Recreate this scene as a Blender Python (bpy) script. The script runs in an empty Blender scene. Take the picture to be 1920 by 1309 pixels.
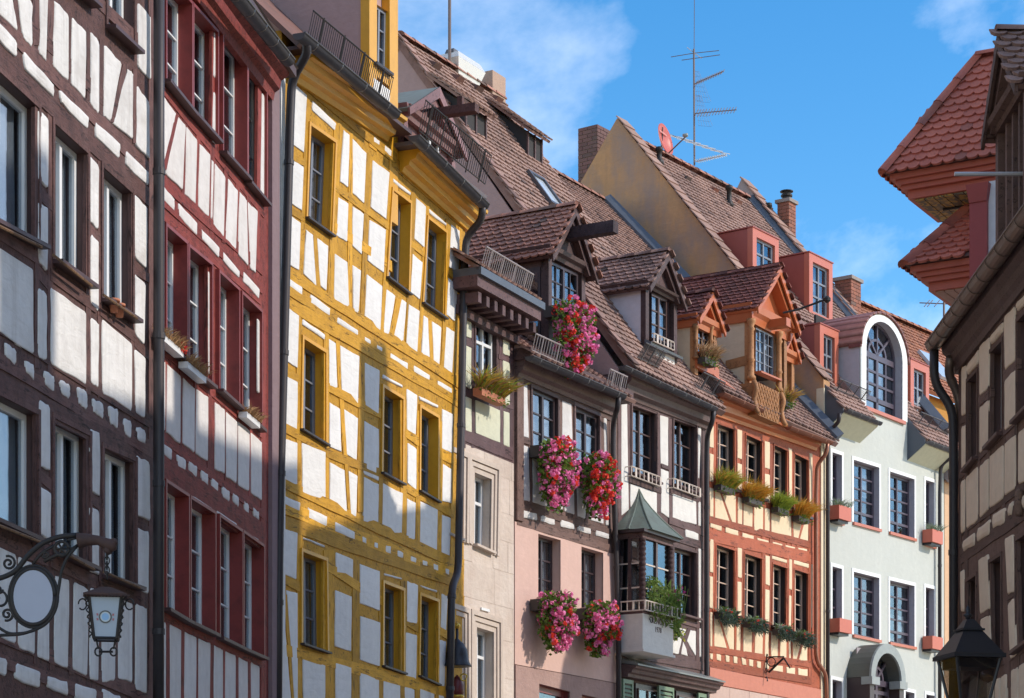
import bpy, bmesh, math, random
from mathutils import Vector, Matrix
from mathutils.geometry import tessellate_polygon
R = math.radians
random.seed(7)
scene = bpy.context.scene

# ------------------------------------------------------------------ camera
FPX, CX, HY, EYE = 4150.0, 960.0, 1680.0, 1.6      # focal length / principal column / horizon row of a 1920 px wide picture
cam_d = bpy.data.cameras.new('camera')
cam = bpy.data.objects.new('camera', cam_d)
scene.collection.objects.link(cam)
scene.camera = cam
cam.location = (0, 0, EYE)
cam.rotation_euler = (R(90), 0, 0)
cam_d.sensor_width = 36
cam_d.lens = FPX / 1920 * 36
cam_d.shift_y = (HY - 654.5) / 1920                # level camera with rising front, as in the photograph
cam_d.clip_start = 0.1
cam_d.clip_end = 5000

# ------------------------------------------------------------------ sky, sun, exposure
SUN_AZ, SUN_EL = R(-10), R(33)                     # azimuth from +X, elevation
S = Vector((math.cos(SUN_AZ) * math.cos(SUN_EL), math.sin(SUN_AZ) * math.cos(SUN_EL), math.sin(SUN_EL)))
world = bpy.data.worlds.new('World')
scene.world = world
world.use_nodes = True
wn, wl = world.node_tree.nodes, world.node_tree.links
wn.clear()
w_out = wn.new('ShaderNodeOutputWorld')
w_bg = wn.new('ShaderNodeBackground')
w_sky = wn.new('ShaderNodeTexSky')
w_sky.sky_type = 'NISHITA'
w_sky.sun_disc = False
w_sky.sun_elevation = SUN_EL
w_sky.sun_rotation = R(90) - SUN_AZ
w_sky.air_density = 1.0
w_sky.dust_density = 0.0
w_sky.ozone_density = 1.0
w_sky.altitude = 0
w_hsv = wn.new('ShaderNodeHueSaturation')
w_hsv.inputs['Saturation'].default_value = 1.45
w_hsv.inputs['Value'].default_value = 1.0
wl.new(w_sky.outputs[0], w_hsv.inputs['Color'])
w_tc = wn.new('ShaderNodeTexCoord')
w_map = wn.new('ShaderNodeMapping')
w_map.inputs['Scale'].default_value = (1.0, 1.0, 1.25)
w_map.inputs['Location'].default_value = (-2.722, 18.431, 11.880)
w_map.inputs['Rotation'].default_value = (0.1, 0.35, 0.5)
wl.new(w_tc.outputs['Generated'], w_map.inputs[0])
w_no = wn.new('ShaderNodeTexNoise')
w_no.inputs['Scale'].default_value = 2.6
w_no.inputs['Detail'].default_value = 9
w_no.inputs['Roughness'].default_value = 0.58
w_no.inputs['Distortion'].default_value = 0.35
wl.new(w_map.outputs[0], w_no.inputs['Vector'])
w_rp = wn.new('ShaderNodeValToRGB')
w_rp.color_ramp.elements[0].position = 0.43
w_rp.color_ramp.elements[0].color = (0, 0, 0, 1)
w_rp.color_ramp.elements[1].position = 0.82
w_rp.color_ramp.elements[1].color = (.8, .8, .8, 1)
wl.new(w_no.outputs[0], w_rp.inputs[0])
w_mix = wn.new('ShaderNodeMix')
w_mix.data_type = 'RGBA'
wl.new(w_rp.outputs[0], w_mix.inputs['Factor'])
wl.new(w_hsv.outputs[0], w_mix.inputs[6])
w_mix.inputs[7].default_value = (14.0, 13.3, 12.6, 1)     # cloud, mostly outside the view, brightened to fill shade; sky texture's own units
wl.new(w_mix.outputs[2], w_bg.inputs[0])
w_bg.inputs[1].default_value = 0.122
wl.new(w_bg.outputs[0], w_out.inputs[0])

sun_d = bpy.data.lights.new('sun', 'SUN')
sun = bpy.data.objects.new('sun', sun_d)
scene.collection.objects.link(sun)
sun_d.energy = 2.0
sun_d.angle = R(0.53)
sun_d.color = (1.0, 0.91, 0.80)
sun.rotation_euler = (-S).to_track_quat('-Z', 'Y').to_euler()
sun.location = S * 60

scene.view_settings.view_transform = 'Standard'
scene.view_settings.look = 'None'
scene.view_settings.exposure = 0.9
scene.view_settings.gamma = 1.0
scene.view_settings.use_curve_mapping = False

# ------------------------------------------------------------------ materials
MATS = {}

def nodes_of(name):
    m = bpy.data.materials.new(name)
    m.use_nodes = True
    nt = m.node_tree
    return m, nt, nt.nodes['Principled BSDF']

def mixc(nt, fac, a, b, mode='MIX'):
    n = nt.nodes.new('ShaderNodeMix')
    n.data_type = 'RGBA'
    n.blend_type = mode
    for sock, v in ((n.inputs[0], fac), (n.inputs[6], a), (n.inputs[7], b)):
        if hasattr(v, 'links'):
            nt.links.new(v, sock)
        elif isinstance(v, (int, float)):
            sock.default_value = v
        else:
            sock.default_value = (*v, 1)
    return n.outputs[2]

def noise(nt, scale, detail=4, rough=0.55, stretch=None, dist=0.0):
    tc = nt.nodes.new('ShaderNodeTexCoord')
    vec = tc.outputs['Object']
    if stretch:
        mp = nt.nodes.new('ShaderNodeMapping')
        mp.inputs['Scale'].default_value = stretch
        nt.links.new(vec, mp.inputs[0])
        vec = mp.outputs[0]
    n = nt.nodes.new('ShaderNodeTexNoise')
    n.inputs['Scale'].default_value = scale
    n.inputs['Detail'].default_value = detail
    n.inputs['Roughness'].default_value = rough
    n.inputs['Distortion'].default_value = dist
    nt.links.new(vec, n.inputs['Vector'])
    return n.outputs[0]

def ramp(nt, fac, stops):
    r = nt.nodes.new('ShaderNodeValToRGB')
    while len(r.color_ramp.elements) < len(stops):
        r.color_ramp.elements.new(0.5)
    for e, (p, c) in zip(r.color_ramp.elements, stops):
        e.position = p
        e.color = (*c, 1) if not isinstance(c, (int, float)) else (c, c, c, 1)
    nt.links.new(fac, r.inputs[0])
    return r.outputs[0]

def bump(nt, bsdf, h, strength=0.4, dist=0.01):
    b = nt.nodes.new('ShaderNodeBump')
    b.inputs['Strength'].default_value = strength
    b.inputs['Distance'].default_value = dist
    nt.links.new(h, b.inputs['Height'])
    nt.links.new(b.outputs[0], bsdf.inputs['Normal'])

def objrand(nt):
    return nt.nodes.new('ShaderNodeObjectInfo').outputs['Random']

def plaster(name, col, dirt=(.3, .27, .24), amount=.35, rough=.9, bs=14, bstr=.35, lo=.52, stain=None):
    if name in MATS:
        return MATS[name]
    m, nt, b = nodes_of(name)
    n1 = noise(nt, 1.7, 6, .65)
    f = ramp(nt, n1, [(lo, 0.0), (.86, amount)])
    c = mixc(nt, f, col, dirt)
    n3 = noise(nt, 9, 3, .6)
    c = mixc(nt, .5, c, mixc(nt, 1.0, c, ramp(nt, n3, [(.3, .82), (.7, 1.0)]), 'MULTIPLY'))
    c = mixc(nt, 1.0, c, ramp(nt, objrand(nt), [(0, (.93, .925, .915)), (1, (1.0, 1.0, 1.0))]), 'MULTIPLY')
    ns = noise(nt, 7, 5, .65, (1, 1, .07))
    c = mixc(nt, ramp(nt, ns, [(.50, 0.0), (.78, amount * .7)]), c, dirt)
    if stain:
        n4 = noise(nt, 2.2, 6, .65, (1, 1, .45))
        c = mixc(nt, ramp(nt, n4, [(.40, 0.0), (.64, .9)]), c, stain)
    nt.links.new(c, b.inputs['Base Color'])
    b.inputs['Roughness'].default_value = rough
    b.inputs['Specular IOR Level'].default_value = .2
    hb = nt.nodes.new('ShaderNodeMath')
    hb.operation = 'ADD'
    nt.links.new(noise(nt, bs, 5, .6, None, .4), hb.inputs[0])
    nt.links.new(noise(nt, 3.5, 4, .55, (1, 1, 3.2), .8), hb.inputs[1])
    bump(nt, b, hb.outputs[0], bstr * 1.15, .016)
    MATS[name] = m
    return m

TIMBER = {}
def timber(name, col, dark=None, amount=.75, rough=.7, bstr=.6, way=''):
    key = name + way
    if key in MATS:
        return MATS[key]
    TIMBER[name] = (col, dark, amount, rough, bstr)
    m, nt, b = nodes_of(key)
    dark = dark or tuple(c * .35 for c in col)
    st = {'': None, '_v': (1, 1, .12), '_h': (.16, .16, 1)}[way]
    n1 = noise(nt, 7, 6, .7)
    n2 = noise(nt, 30, 5, .75, st)
    f = ramp(nt, n1, [(.46, 0.0), (.74, amount)])
    c = mixc(nt, f, col, dark)
    # grain and drying cracks run along the timber
    c = mixc(nt, ramp(nt, n2, [(.50, 0.0), (.66, amount * .75)]), c, dark)
    n3 = noise(nt, 16, 3, .5, st)
    c = mixc(nt, ramp(nt, n3, [(.60, 0.0), (.635, .9), (.67, 0.0)]), c, tuple(x * .3 for x in dark))
    pale = tuple(min(1, x * 1.25 + .03) for x in col)
    c = mixc(nt, ramp(nt, noise(nt, 3.1, 4, .6), [(.52, 0.0), (.8, .6)]), c, pale)
    c = mixc(nt, 1.0, c, ramp(nt, objrand(nt), [(0, .62), (1, 1.0)]), 'MULTIPLY')
    nt.links.new(c, b.inputs['Base Color'])
    b.inputs['Roughness'].default_value = rough
    b.inputs['Specular IOR Level'].default_value = .25
    bump(nt, b, n2, bstr, .02)
    MATS[key] = m
    return m

def along(mat, way):
    """the same timber with its grain turned along the piece"""
    if mat.name in TIMBER:
        return timber(mat.name, *TIMBER[mat.name], way=way)
    return mat

def paint(name, col, rough=.45, metal=0.0, wear=.25, wcol=None, bstr=.15, spec=.4):
    if name in MATS:
        return MATS[name]
    m, nt, b = nodes_of(name)
    wcol = wcol or tuple(c * .5 for c in col)
    f = ramp(nt, noise(nt, 5, 6, .7), [(.45, 0.0), (.75, wear)])
    c = mixc(nt, f, col, wcol)
    nt.links.new(c, b.inputs['Base Color'])
    b.inputs['Roughness'].default_value = rough
    b.inputs['Metallic'].default_value = metal
    b.inputs['Specular IOR Level'].default_value = spec
    bump(nt, b, noise(nt, 18, 4, .6), bstr, .006)
    MATS[name] = m
    return m

def tilemat(name, a, bcol, moss=(.09, .075, .065), rough=.85):
    if name in MATS:
        return MATS[name]
    m, nt, b = nodes_of(name)
    geo = nt.nodes.new('ShaderNodeNewGeometry')
    ad = nt.nodes.new('ShaderNodeMath')
    ad.operation = 'ADD'
    nt.links.new(geo.outputs['Random Per Island'], ad.inputs[0])
    nt.links.new(objrand(nt), ad.inputs[1])
    fr = nt.nodes.new('ShaderNodeMath')
    fr.operation = 'FRACT'
    nt.links.new(ad.outputs[0], fr.inputs[0])
    c = ramp(nt, fr.outputs[0], [(0, a), (.55, tuple((x + y) / 2 for x, y in zip(a, bcol))), (.9, bcol), (1, moss)])
    f = ramp(nt, noise(nt, 14, 5, .7), [(.5, 0.0), (.75, .5)])
    c = mixc(nt, f, c, moss)
    gp = nt.nodes.new('ShaderNodeNewGeometry')
    pn = nt.nodes.new('ShaderNodeTexNoise')
    pn.inputs['Scale'].default_value = .9
    pn.inputs['Detail'].default_value = 6
    pn.inputs['Roughness'].default_value = .65
    nt.links.new(gp.outputs['Position'], pn.inputs['Vector'])
    c = mixc(nt, ramp(nt, pn.outputs[0], [(.48, 0.0), (.72, .75)]), c, moss)
    pale = tuple(min(1, x * 1.2 + .02) for x in a)
    c = mixc(nt, ramp(nt, pn.outputs[0], [(.28, .4), (.46, 0.0)]), c, pale)
    nt.links.new(c, b.inputs['Base Color'])
    b.inputs['Roughness'].default_value = rough
    b.inputs['Specular IOR Level'].default_value = .25
    bump(nt, b, noise(nt, 60, 3, .6), .35, .004)
    MATS[name] = m
    return m

def brickmat(name, a, bcol):
    return tilemat(name, a, bcol, (.12, .09, .08))

def glass(name='window_glass', tint=(.9, .95, 1.0), refl=.13):
    if name in MATS:
        return MATS[name]
    m = bpy.data.materials.new(name)
    m.use_nodes = True
    nt = m.node_tree
    nt.nodes.clear()
    out = nt.nodes.new('ShaderNodeOutputMaterial')
    tr = nt.nodes.new('ShaderNodeBsdfTransparent')
    tr.inputs[0].default_value = (*[t * .75 for t in tint], 1)
    gl = nt.nodes.new('ShaderNodeBsdfGlossy')
    gl.inputs[0].default_value = (*tint, 1)
    gl.inputs['Roughness'].default_value = .03
    lw = nt.nodes.new('ShaderNodeLayerWeight')
    lw.inputs[0].default_value = .5
    pw = nt.nodes.new('ShaderNodeMath')
    pw.operation = 'POWER'
    pw.inputs[1].default_value = 4.0
    nt.links.new(lw.outputs['Facing'], pw.inputs[0])
    ad = nt.nodes.new('ShaderNodeMath')
    ad.operation = 'MULTIPLY_ADD'
    ad.use_clamp = True
    ad.inputs[1].default_value = .55
    ad.inputs[2].default_value = refl
    nt.links.new(pw.outputs[0], ad.inputs[0])
    mx = nt.nodes.new('ShaderNodeMixShader')
    nt.links.new(ad.outputs[0], mx.inputs[0])
    nt.links.new(tr.outputs[0], mx.inputs[1])
    nt.links.new(gl.outputs[0], mx.inputs[2])
    nt.links.new(mx.outputs[0], out.inputs[0])
    # old uneven panes
    b = nt.nodes.new('ShaderNodeBump')
    b.inputs['Strength'].default_value = .12
    b.inputs['Distance'].default_value = .01
    nt.links.new(noise(nt, 3.0, 2, .5), b.inputs['Height'])
    nt.links.new(b.outputs[0], gl.inputs['Normal'])
    MATS[name] = m
    return m

def leafmat(name, cols, rough=.55, trans=.3):
    if name in MATS:
        return MATS[name]
    m, nt, b = nodes_of(name)
    geo = nt.nodes.new('ShaderNodeNewGeometry')
    k = len(cols) - 1
    c = ramp(nt, geo.outputs['Random Per Island'], [(i / max(k, 1), cc) for i, cc in enumerate(cols)])
    nt.links.new(c, b.inputs['Base Color'])
    b.inputs['Roughness'].default_value = rough
    b.inputs['Specular IOR Level'].default_value = .25
    tr = nt.nodes.new('ShaderNodeBsdfTranslucent')
    nt.links.new(c, tr.inputs[0])
    mx = nt.nodes.new('ShaderNodeMixShader')
    mx.inputs[0].default_value = trans
    nt.links.new(b.outputs[0], mx.inputs[1])
    nt.links.new(tr.outputs[0], mx.inputs[2])
    nt.links.new(mx.outputs[0], nt.nodes['Material Output'].inputs[0])
    MATS[name] = m
    return m

# ------------------------------------------------------------------ object helpers
COL = scene.collection

def tag(o, label=None, cat=None, group=None, kind=None):
    if label: o['label'] = label
    if cat: o['category'] = cat
    if group: o['group'] = group
    if kind: o['kind'] = kind
    return o

def empty(name, loc, label, cat, group=None):
    o = bpy.data.objects.new(name, None)
    COL.objects.link(o)
    o.location = loc
    o.empty_display_size = .3
    return tag(o, label, cat, group)

def rootloc(p):
    v = Vector((0, 0, 0))
    while p is not None:
        v += p.location
        p = p.parent
    return v

def mk(name, verts, faces, mat, parent=None, smooth=False, loc=None):
    """one mesh object from world-space vertices"""
    base = rootloc(parent) + (Vector(loc) if loc is not None else Vector((0, 0, 0)))
    me = bpy.data.meshes.new(name)
    me.from_pydata([Vector(v) - base for v in verts], [], faces)
    if isinstance(mat, (list, tuple)):
        for m in mat: me.materials.append(m)
    elif mat:
        me.materials.append(mat)
    if smooth:
        for p in me.polygons: p.use_smooth = True
    me.update()
    o = bpy.data.objects.new(name, me)
    COL.objects.link(o)
    o.parent = parent
    if loc is not None: o.location = loc
    return o

class MB:
    """collects simple solids into one mesh"""
    def __init__(self): self.v, self.f = [], []
    def add(self, vs, fs):
        b = len(self.v)
        self.v += [Vector(p) for p in vs]
        self.f += [tuple(i + b for i in f) for f in fs]
        return self
    def hexa(self, a, b):
        """two corresponding quads"""
        n = len(a)
        fs = [tuple(range(n))[::-1], tuple(range(n, 2 * n))]
        for i in range(n):
            j = (i + 1) % n
            fs.append((i, j, n + j, n + i))
        return self.add(list(a) + list(b), fs)
    def tube(self, pts, r, seg=8, caps=True):
        pts = [Vector(p) for p in pts]
        rs = r if isinstance(r, (list, tuple)) else [r] * len(pts)
        b = len(self.v)
        prev = None
        for i, p in enumerate(pts):
            d = (pts[min(i + 1, len(pts) - 1)] - pts[max(i - 1, 0)])
            if d.length < 1e-9: d = Vector((0, 0, 1))
            d.normalize()
            if prev is None:
                up = Vector((0, 0, 1)) if abs(d.z) < .9 else Vector((1, 0, 0))
                x = d.cross(up).normalized()
            else:
                x = (prev - d * prev.dot(d))
                x = x.normalized() if x.length > 1e-6 else d.cross(Vector((0, 0, 1))).normalized()
            prev = x
            y = d.cross(x)
            for k in range(seg):
                a = 2 * math.pi * k / seg
                self.v.append(p + (x * math.cos(a) + y * math.sin(a)) * rs[i])
        for i in range(len(pts) - 1):
            for k in range(seg):
                k2 = (k + 1) % seg
                self.f.append((b + i * seg + k, b + i * seg + k2, b + (i + 1) * seg + k2, b + (i + 1) * seg + k))
        if caps:
            self.f.append(tuple(b + k for k in range(seg))[::-1])
            self.f.append(tuple(b + (len(pts) - 1) * seg + k for k in range(seg)))
        return self
    def box(self, c, sx, sy, sz, ax=Vector((1, 0, 0)), ay=Vector((0, 1, 0)), az=Vector((0, 0, 1))):
        c = Vector(c)
        a = [c + ax * (sx / 2 * i) + ay * (sy / 2 * j) - az * (sz / 2) for i, j in ((-1, -1), (1, -1), (1, 1), (-1, 1))]
        return self.hexa(a, [p + az * sz for p in a])
    def lathe(self, c, prof, seg=16, axis=Vector((0, 0, 1))):
        """profile [(radius, height)] about a vertical axis at c"""
        c = Vector(c); b = len(self.v)
        for r, h in prof:
            for k in range(seg):
                a = 2 * math.pi * k / seg
                self.v.append(c + Vector((r * math.cos(a), r * math.sin(a), h)))
        for i in range(len(prof) - 1):
            for k in range(seg):
                k2 = (k + 1) % seg
                self.f.append((b + i * seg + k, b + i * seg + k2, b + (i + 1) * seg + k2, b + (i + 1) * seg + k))
        self.f.append(tuple(b + k for k in range(seg))[::-1])
        self.f.append(tuple(b + (len(prof) - 1) * seg + k for k in range(seg)))
        return self
    def build(self, name, mat, parent=None, smooth=False, loc=None):
        return mk(name, self.v, self.f, mat, parent, smooth, loc)

def ray(x, y):
    return Vector(((x - CX) / FPX, 1.0, (HY - y) / FPX))
CAMP = Vector((0, 0, EYE))

class Plane:
    """a real plane in the place: origin, two unit axes; px() finds where a sight line meets it"""
    def __init__(self, o, e1, e2):
        self.o, self.e1, self.e2 = Vector(o), Vector(e1).normalized(), Vector(e2).normalized()
        self.n = self.e1.cross(self.e2).normalized()
    def px(self, x, y, off=0.0):
        d = ray(x, y)
        t = ((self.o - CAMP).dot(self.n) + off) / d.dot(self.n)
        return CAMP + d * t
    def ab(self, p):
        q = p - self.o
        e2 = self.n.cross(self.e1)
        return q.dot(self.e1), q.dot(e2)
    def at(self, a, b, off=0.0):
        return self.o + self.e1 * a + self.n.cross(self.e1) * b + self.n * off

class Facade:
    """street front: P0 ground point, u along the wall (away from the camera), n outwards"""
    def __init__(self, P0, tan, side=1):
        self.P0 = Vector((P0[0], P0[1], 0))
        th = math.atan(tan)
        self.u = Vector((math.sin(th), math.cos(th), 0))
        self.n = Vector((math.cos(th), -math.sin(th), 0)) * side
        self.c = self.P0.dot(self.n)
    def pt(self, x, y, o=0.0):
        d = ray(x, y)
        t = (self.c + o) / d.dot(self.n)
        return CAMP + d * t
    def sz(self, x, y, o=0.0):
        p = self.pt(x, y, o)
        return (p - self.P0).dot(self.u), p.z
    def s(self, x, o=0.0): return self.sz(x, 1000, o)[0]
    def z(self, x, y, o=0.0): return self.sz(x, y, o)[1]
    def w(self, s, o, z): return self.P0 + self.u * s + self.n * o + Vector((0, 0, z))
    def ground(self, x):
        p = self.pt(x, HY)
        return (p.x, p.y)
    def cross_plane(self, s):
        """vertical plane square to the wall at s"""
        return Plane(self.w(s, 0, 0), -self.n, Vector((0, 0, 1)))
    def cross_px(self, s, x, y):
        p = self.cross_plane(s).px(x, y)
        return (p - self.P0).dot(self.n), p.z
    def roof(self, s0, o0, z0, pitch):
        """roof plane rising away from the street"""
        return Plane(self.w(s0, o0, z0), self.u, -self.n * math.cos(pitch) + Vector((0, 0, math.sin(pitch))))
    # ---- solids on the front
    def box(self, mb, s0, s1, o0, o1, z0, z1):
        q = lambda o: [self.w(s0, o, z0), self.w(s1, o, z0), self.w(s1, o, z1), self.w(s0, o, z1)]
        return mb.hexa(q(o0), q(o1))
    def prof(self, mb, s0, z0, s1, z1, prof):
        """closed profile [(o, dz)] swept from (s0,z0) to (s1,z1)"""
        return mb.hexa([self.w(s0, o, z0 + d) for o, d in prof], [self.w(s1, o, z1 + d) for o, d in prof])

# zoom views used when measuring: (x origin, y origin, scale)
def Zm(ox, oy, sc):
    return lambda x, y: (ox + x / sc, oy + y / sc)
# ------------------------------------------------------------------ building blocks
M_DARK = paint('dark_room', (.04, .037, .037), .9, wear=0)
M_CURTAIN = plaster('curtain_cloth', (.78, .78, .77), amount=.05, bstr=0)
M_GLASS = glass()
M_ZINC = paint('zinc', (.13, .125, .13), .42, .55, .5, (.07, .065, .065))
M_PIPE = paint('dark_pipe', (.05, .043, .045), .5, .3, .4, (.03, .026, .026))
M_IRON = paint('black_iron', (.022, .02, .02), .55, .3, .5, (.06, .035, .025))
M_LEAD = paint('lead_flashing', (.10, .115, .14), .5, .3, .4, (.06, .065, .075))
M_WHITE = paint('white_gloss', (.74, .74, .73), .4, wear=.15, wcol=(.5, .48, .45))

def lerp(a, b, t): return a + (b - a) * t

class House:
    def __init__(self, name, fac, x0, x1, label, cat='house', group=None, s0=None, s1=None):
        self.f = fac
        self.s0 = fac.s(x0) if s0 is None else s0
        self.s1 = fac.s(x1) if s1 is None else s1
        p = fac.w((self.s0 + self.s1) / 2, 0, 0)
        self.root = empty(name, (p.x, p.y, 0), label, cat, group)
        self.holes = []
        self.rnd = random.Random(hash(name) % 1000 if False else sum(map(ord, name)))

    # -- plain wall with window openings cut out, returns at both ends, and a body behind
    def wall(self, mat, z0, ztops, depth=8.0, body=True, name='wall', bodymat=None, bz=None):
        """ztops: [(s, z)] upper outline from s0 to s1"""
        f = self.f
        outer = [(self.s0, z0), (self.s1, z0)] + list(reversed(ztops))
        loops = [[Vector((s, z, 0)) for s, z in outer]] + [[Vector((s, z, 0)) for s, z in h] for h in self.holes]
        tris = tessellate_polygon(loops)
        flat = [p for l in loops for p in l]
        vs = [f.w(p.x, 0, p.y) for p in flat]
        fs = [tuple(t) for t in tris]
        want = f.n
        fs = [t if (vs[t[1]] - vs[t[0]]).cross(vs[t[2]] - vs[t[0]]).dot(want) > 0 else t[::-1] for t in fs]
        mb = MB().add(vs, fs)
        zl, zr = ztops[0][1], ztops[-1][1]
        mb.add([f.w(self.s0, 0, z0), f.w(self.s0, 0, zl), f.w(self.s0, -1, zl), f.w(self.s0, -1, z0)], [(0, 1, 2, 3)])
        mb.add([f.w(self.s1, 0, z0), f.w(self.s1, 0, zr), f.w(self.s1, -1, zr), f.w(self.s1, -1, z0)], [(3, 2, 1, 0)])
        o = mb.build(name, mat, self.root)
        if body:
            b = MB()
            zt = bz or min(z for s, z in ztops)
            f.box(b, self.s0 + .01, self.s1 - .01, -depth, -1.0, z0, zt)
            b.build('rear_body', bodymat or mat, self.root)
        return o

    def quad(self, pts, o=0.0):
        return [Vector((*self.f.sz(x, y, o), 0)) for x, y in pts]

    # -- plaster infill panel with soft, uneven, rounded edges
    def panel(self, pts, mat, front=.018, bulge=.012, rad=.03, jit=.004, edge=.014, name='infill_panel', o0=-.004):
        q = self.quad(pts, front)
        TL, TR, BR, BL = q
        w = max(((TR - TL).length + (BR - BL).length) / 2, .02)
        h = max(((BL - TL).length + (BR - TR).length) / 2, .02)
        rd = self.rnd
        def P(u, v):
            return TL.lerp(TR, u).lerp(BL.lerp(BR, u), v)
        r = min(rad, w * .35, h * .35)
        def outline(d):
            du, dv = min(d / w, .4), min(d / h, .4)
            ru, rv = min(r / w, (.5 - du) * .8), min(r / h, (.5 - dv) * .8)
            pts = []
            for cx, cy, a0 in ((1 - du - ru, dv + rv, -90), (1 - du - ru, 1 - dv - rv, 0), (du + ru, 1 - dv - rv, 90), (du + ru, dv + rv, 180)):
                for k in (0, 45, 90):
                    a = R(a0 + k)
                    pts.append((cx + ru * math.cos(a), cy + rv * math.sin(a)))
            out = []
            n = len(pts)
            for i in range(n):
                a, b = pts[i], pts[(i + 1) % n]
                out.append(a)
                if i % 3 == 2:
                    out.append(((2 * a[0] + b[0]) / 3, (2 * a[1] + b[1]) / 3))
                    out.append(((a[0] + 2 * b[0]) / 3, (a[1] + 2 * b[1]) / 3))
            return out
        j = [(rd.gauss(0, jit), rd.gauss(0, jit)) for _ in range(20)]
        vs, rings = [], []
        for d, o in ((0, o0), (.002, front - edge * .35), (edge, front), (min(w, h) * .28, front + bulge)):
            ring = []
            for (u, v), (jx, jy) in zip(outline(d), j):
                p = P(u, v)
                k = 1 if d < edge + .001 else .3
                vs.append(self.f.w(p.x + jx * k, o, p.y + jy * k))
                ring.append(len(vs) - 1)
            rings.append(ring)
        fs = []
        for a, b in zip(rings, rings[1:]):
            for i in range(20):
                k = (i + 1) % 20
                fs.append((a[i], b[i], b[k], a[k]))
        fs.append(tuple(rings[-1])[::-1])
        side = 1 if self.f.n.x > 0 else -1
        if side > 0: fs = [f[::-1] for f in fs]
        ob = mk(name, vs, fs, mat, self.root)
        for p in list(ob.data.polygons)[:40]: p.use_smooth = True
        return ob

    def panels(self, Z, rows, mat, **kw):
        for r in rows:
            p = [Z(r[i], r[i + 1]) for i in (0, 2, 4, 6)]
            self.panel(p, mat, **kw)

    # -- hand-hewn timber between two points; width in picture px across it
    def beam(self, p0, p1, w, mat, front=.010, back=-.03, name='beam', jit=.004):
        f = self.f
        (x0, y0), (x1, y1) = p0, p1
        if abs(y1 - y0) > abs(x1 - x0) * 1.6: dx, dy = w / 2, 0
        else: dx, dy = 0, w / 2
        mat = along(mat, '_v' if abs(y1 - y0) > abs(x1 - x0) * 1.6 else '_h')
        n = max(2, int(f.pt(x0, y0).__sub__(f.pt(x1, y1)).length / .5) + 1)
        A, B = [], []
        rd = self.rnd
        for i in range(n):
            t = i / (n - 1)
            x, y = lerp(x0, x1, t), lerp(y0, y1, t)
            for L, sg in ((A, -1), (B, 1)):
                s, z = f.sz(x + sg * dx, y + sg * dy, front)
                L.append((s + rd.gauss(0, jit), z + rd.gauss(0, jit)))
        vs, fs = [], []
        for i in range(n):
            ff = front + rd.uniform(-.003, .004)
            vs += [f.w(A[i][0], back, A[i][1]), f.w(A[i][0], ff, A[i][1]), f.w(B[i][0], ff, B[i][1]), f.w(B[i][0], back, B[i][1])]
        for i in range(n - 1):
            a = i * 4
            for k in range(3):
                fs.append((a + k, a + k + 1, a + 4 + k + 1, a + 4 + k))
        fs += [(0, 1, 2, 3), tuple((n - 1) * 4 + k for k in (3, 2, 1, 0))]
        return mk(name, vs, fs, mat, self.root)

    def beams(self, Z, rows, mat, **kw):
        for r in rows:
            self.beam(Z(r[0], r[1]), Z(r[2], r[3]), r[4], mat, **kw)

    # -- window in a quad of the front
    def win(self, pts, frame, reveal, dep=.12, cols=2, rows=3, transom=None, fw=.05, bw=.022, mid=.05, arch=None, archw=.06, archo=.02,
            sill=None, curtain=None, o=0.0, hole=True, rect=False, lower=None, sillo=.09, name='window', silld=.035, tilt=None):
        """pts: TL TR BR BL in the picture, or (xl, xr, ytop, ybot) read at the left edge"""
        f = self.f
        if rect:
            xl, xr, yt, yb = pts
            a, zt = f.sz(xl, yt, o); zb = f.z(xl, yb, o); b = f.s(xr, o)
            q = [Vector((a, zt, 0)), Vector((b, zt, 0)), Vector((b, zb, 0)), Vector((a, zb, 0))]
        else:
            q = self.quad(pts, o)
        TL, TR, BR, BL = q
        if hole: self.holes.append([(p.x, p.y) for p in q])
        W = lambda u, v, oo: (lambda p: f.w(p.x, o + oo, p.y))(TL.lerp(TR, u).lerp(BL.lerp(BR, u), v))
        w = ((TR - TL).length + (BR - BL).length) / 2
        h = ((BL - TL).length + (BR - TR).length) / 2
        # reveal boards
        t = .03
        mb = MB()
        for (u0, v0, u1, v1) in ((0, 0, 0, 1), (1, 0, 1, 1), (0, 0, 1, 0), (0, 1, 1, 1)):
            mb.add([W(u0, v0, .002), W(u1, v1, .002), W(u1, v1, -dep - .06), W(u0, v0, -dep - .06)], [(0, 1, 2, 3)])
        body = mb.build(name, reveal, self.root)
        def bar(m, u0, u1, v0, v1, o0, o1):
            c = [(u0, v0), (u1, v0), (u1, v1), (u0, v1)]
            m.hexa([W(u, v, o0) for u, v in c], [W(u, v, o1) for u, v in c])
        fu, fv, bu, bv, mu = fw / w, fw / h, bw / w, bw / h, mid / w
        m = MB()
        O0, O1 = -dep - .03, -dep + .02
        bar(m, .001, fu, .001, .999, O0, O1); bar(m, 1 - fu, .999, .001, .999, O0, O1)
        bar(m, fu, 1 - fu, .001, fv, O0, O1 - .001); bar(m, fu, 1 - fu, 1 - fv, .999, O0, O1 - .001)
        vcuts = [fv, 1 - fv]
        bands = []                                    # (v0, v1, rows)
        if transom:
            bar(m, fu, 1 - fu, transom - fv * .45, transom + fv * .45, O0, O1 + .004)
            bands = [(fv, transom - fv * .45, lower[0] if lower else 1), (transom + fv * .45, 1 - fv, lower[1] if lower else rows)]
        else:
            bands = [(fv, 1 - fv, rows)]
        halves = [(fu, 1 - fu)]
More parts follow.
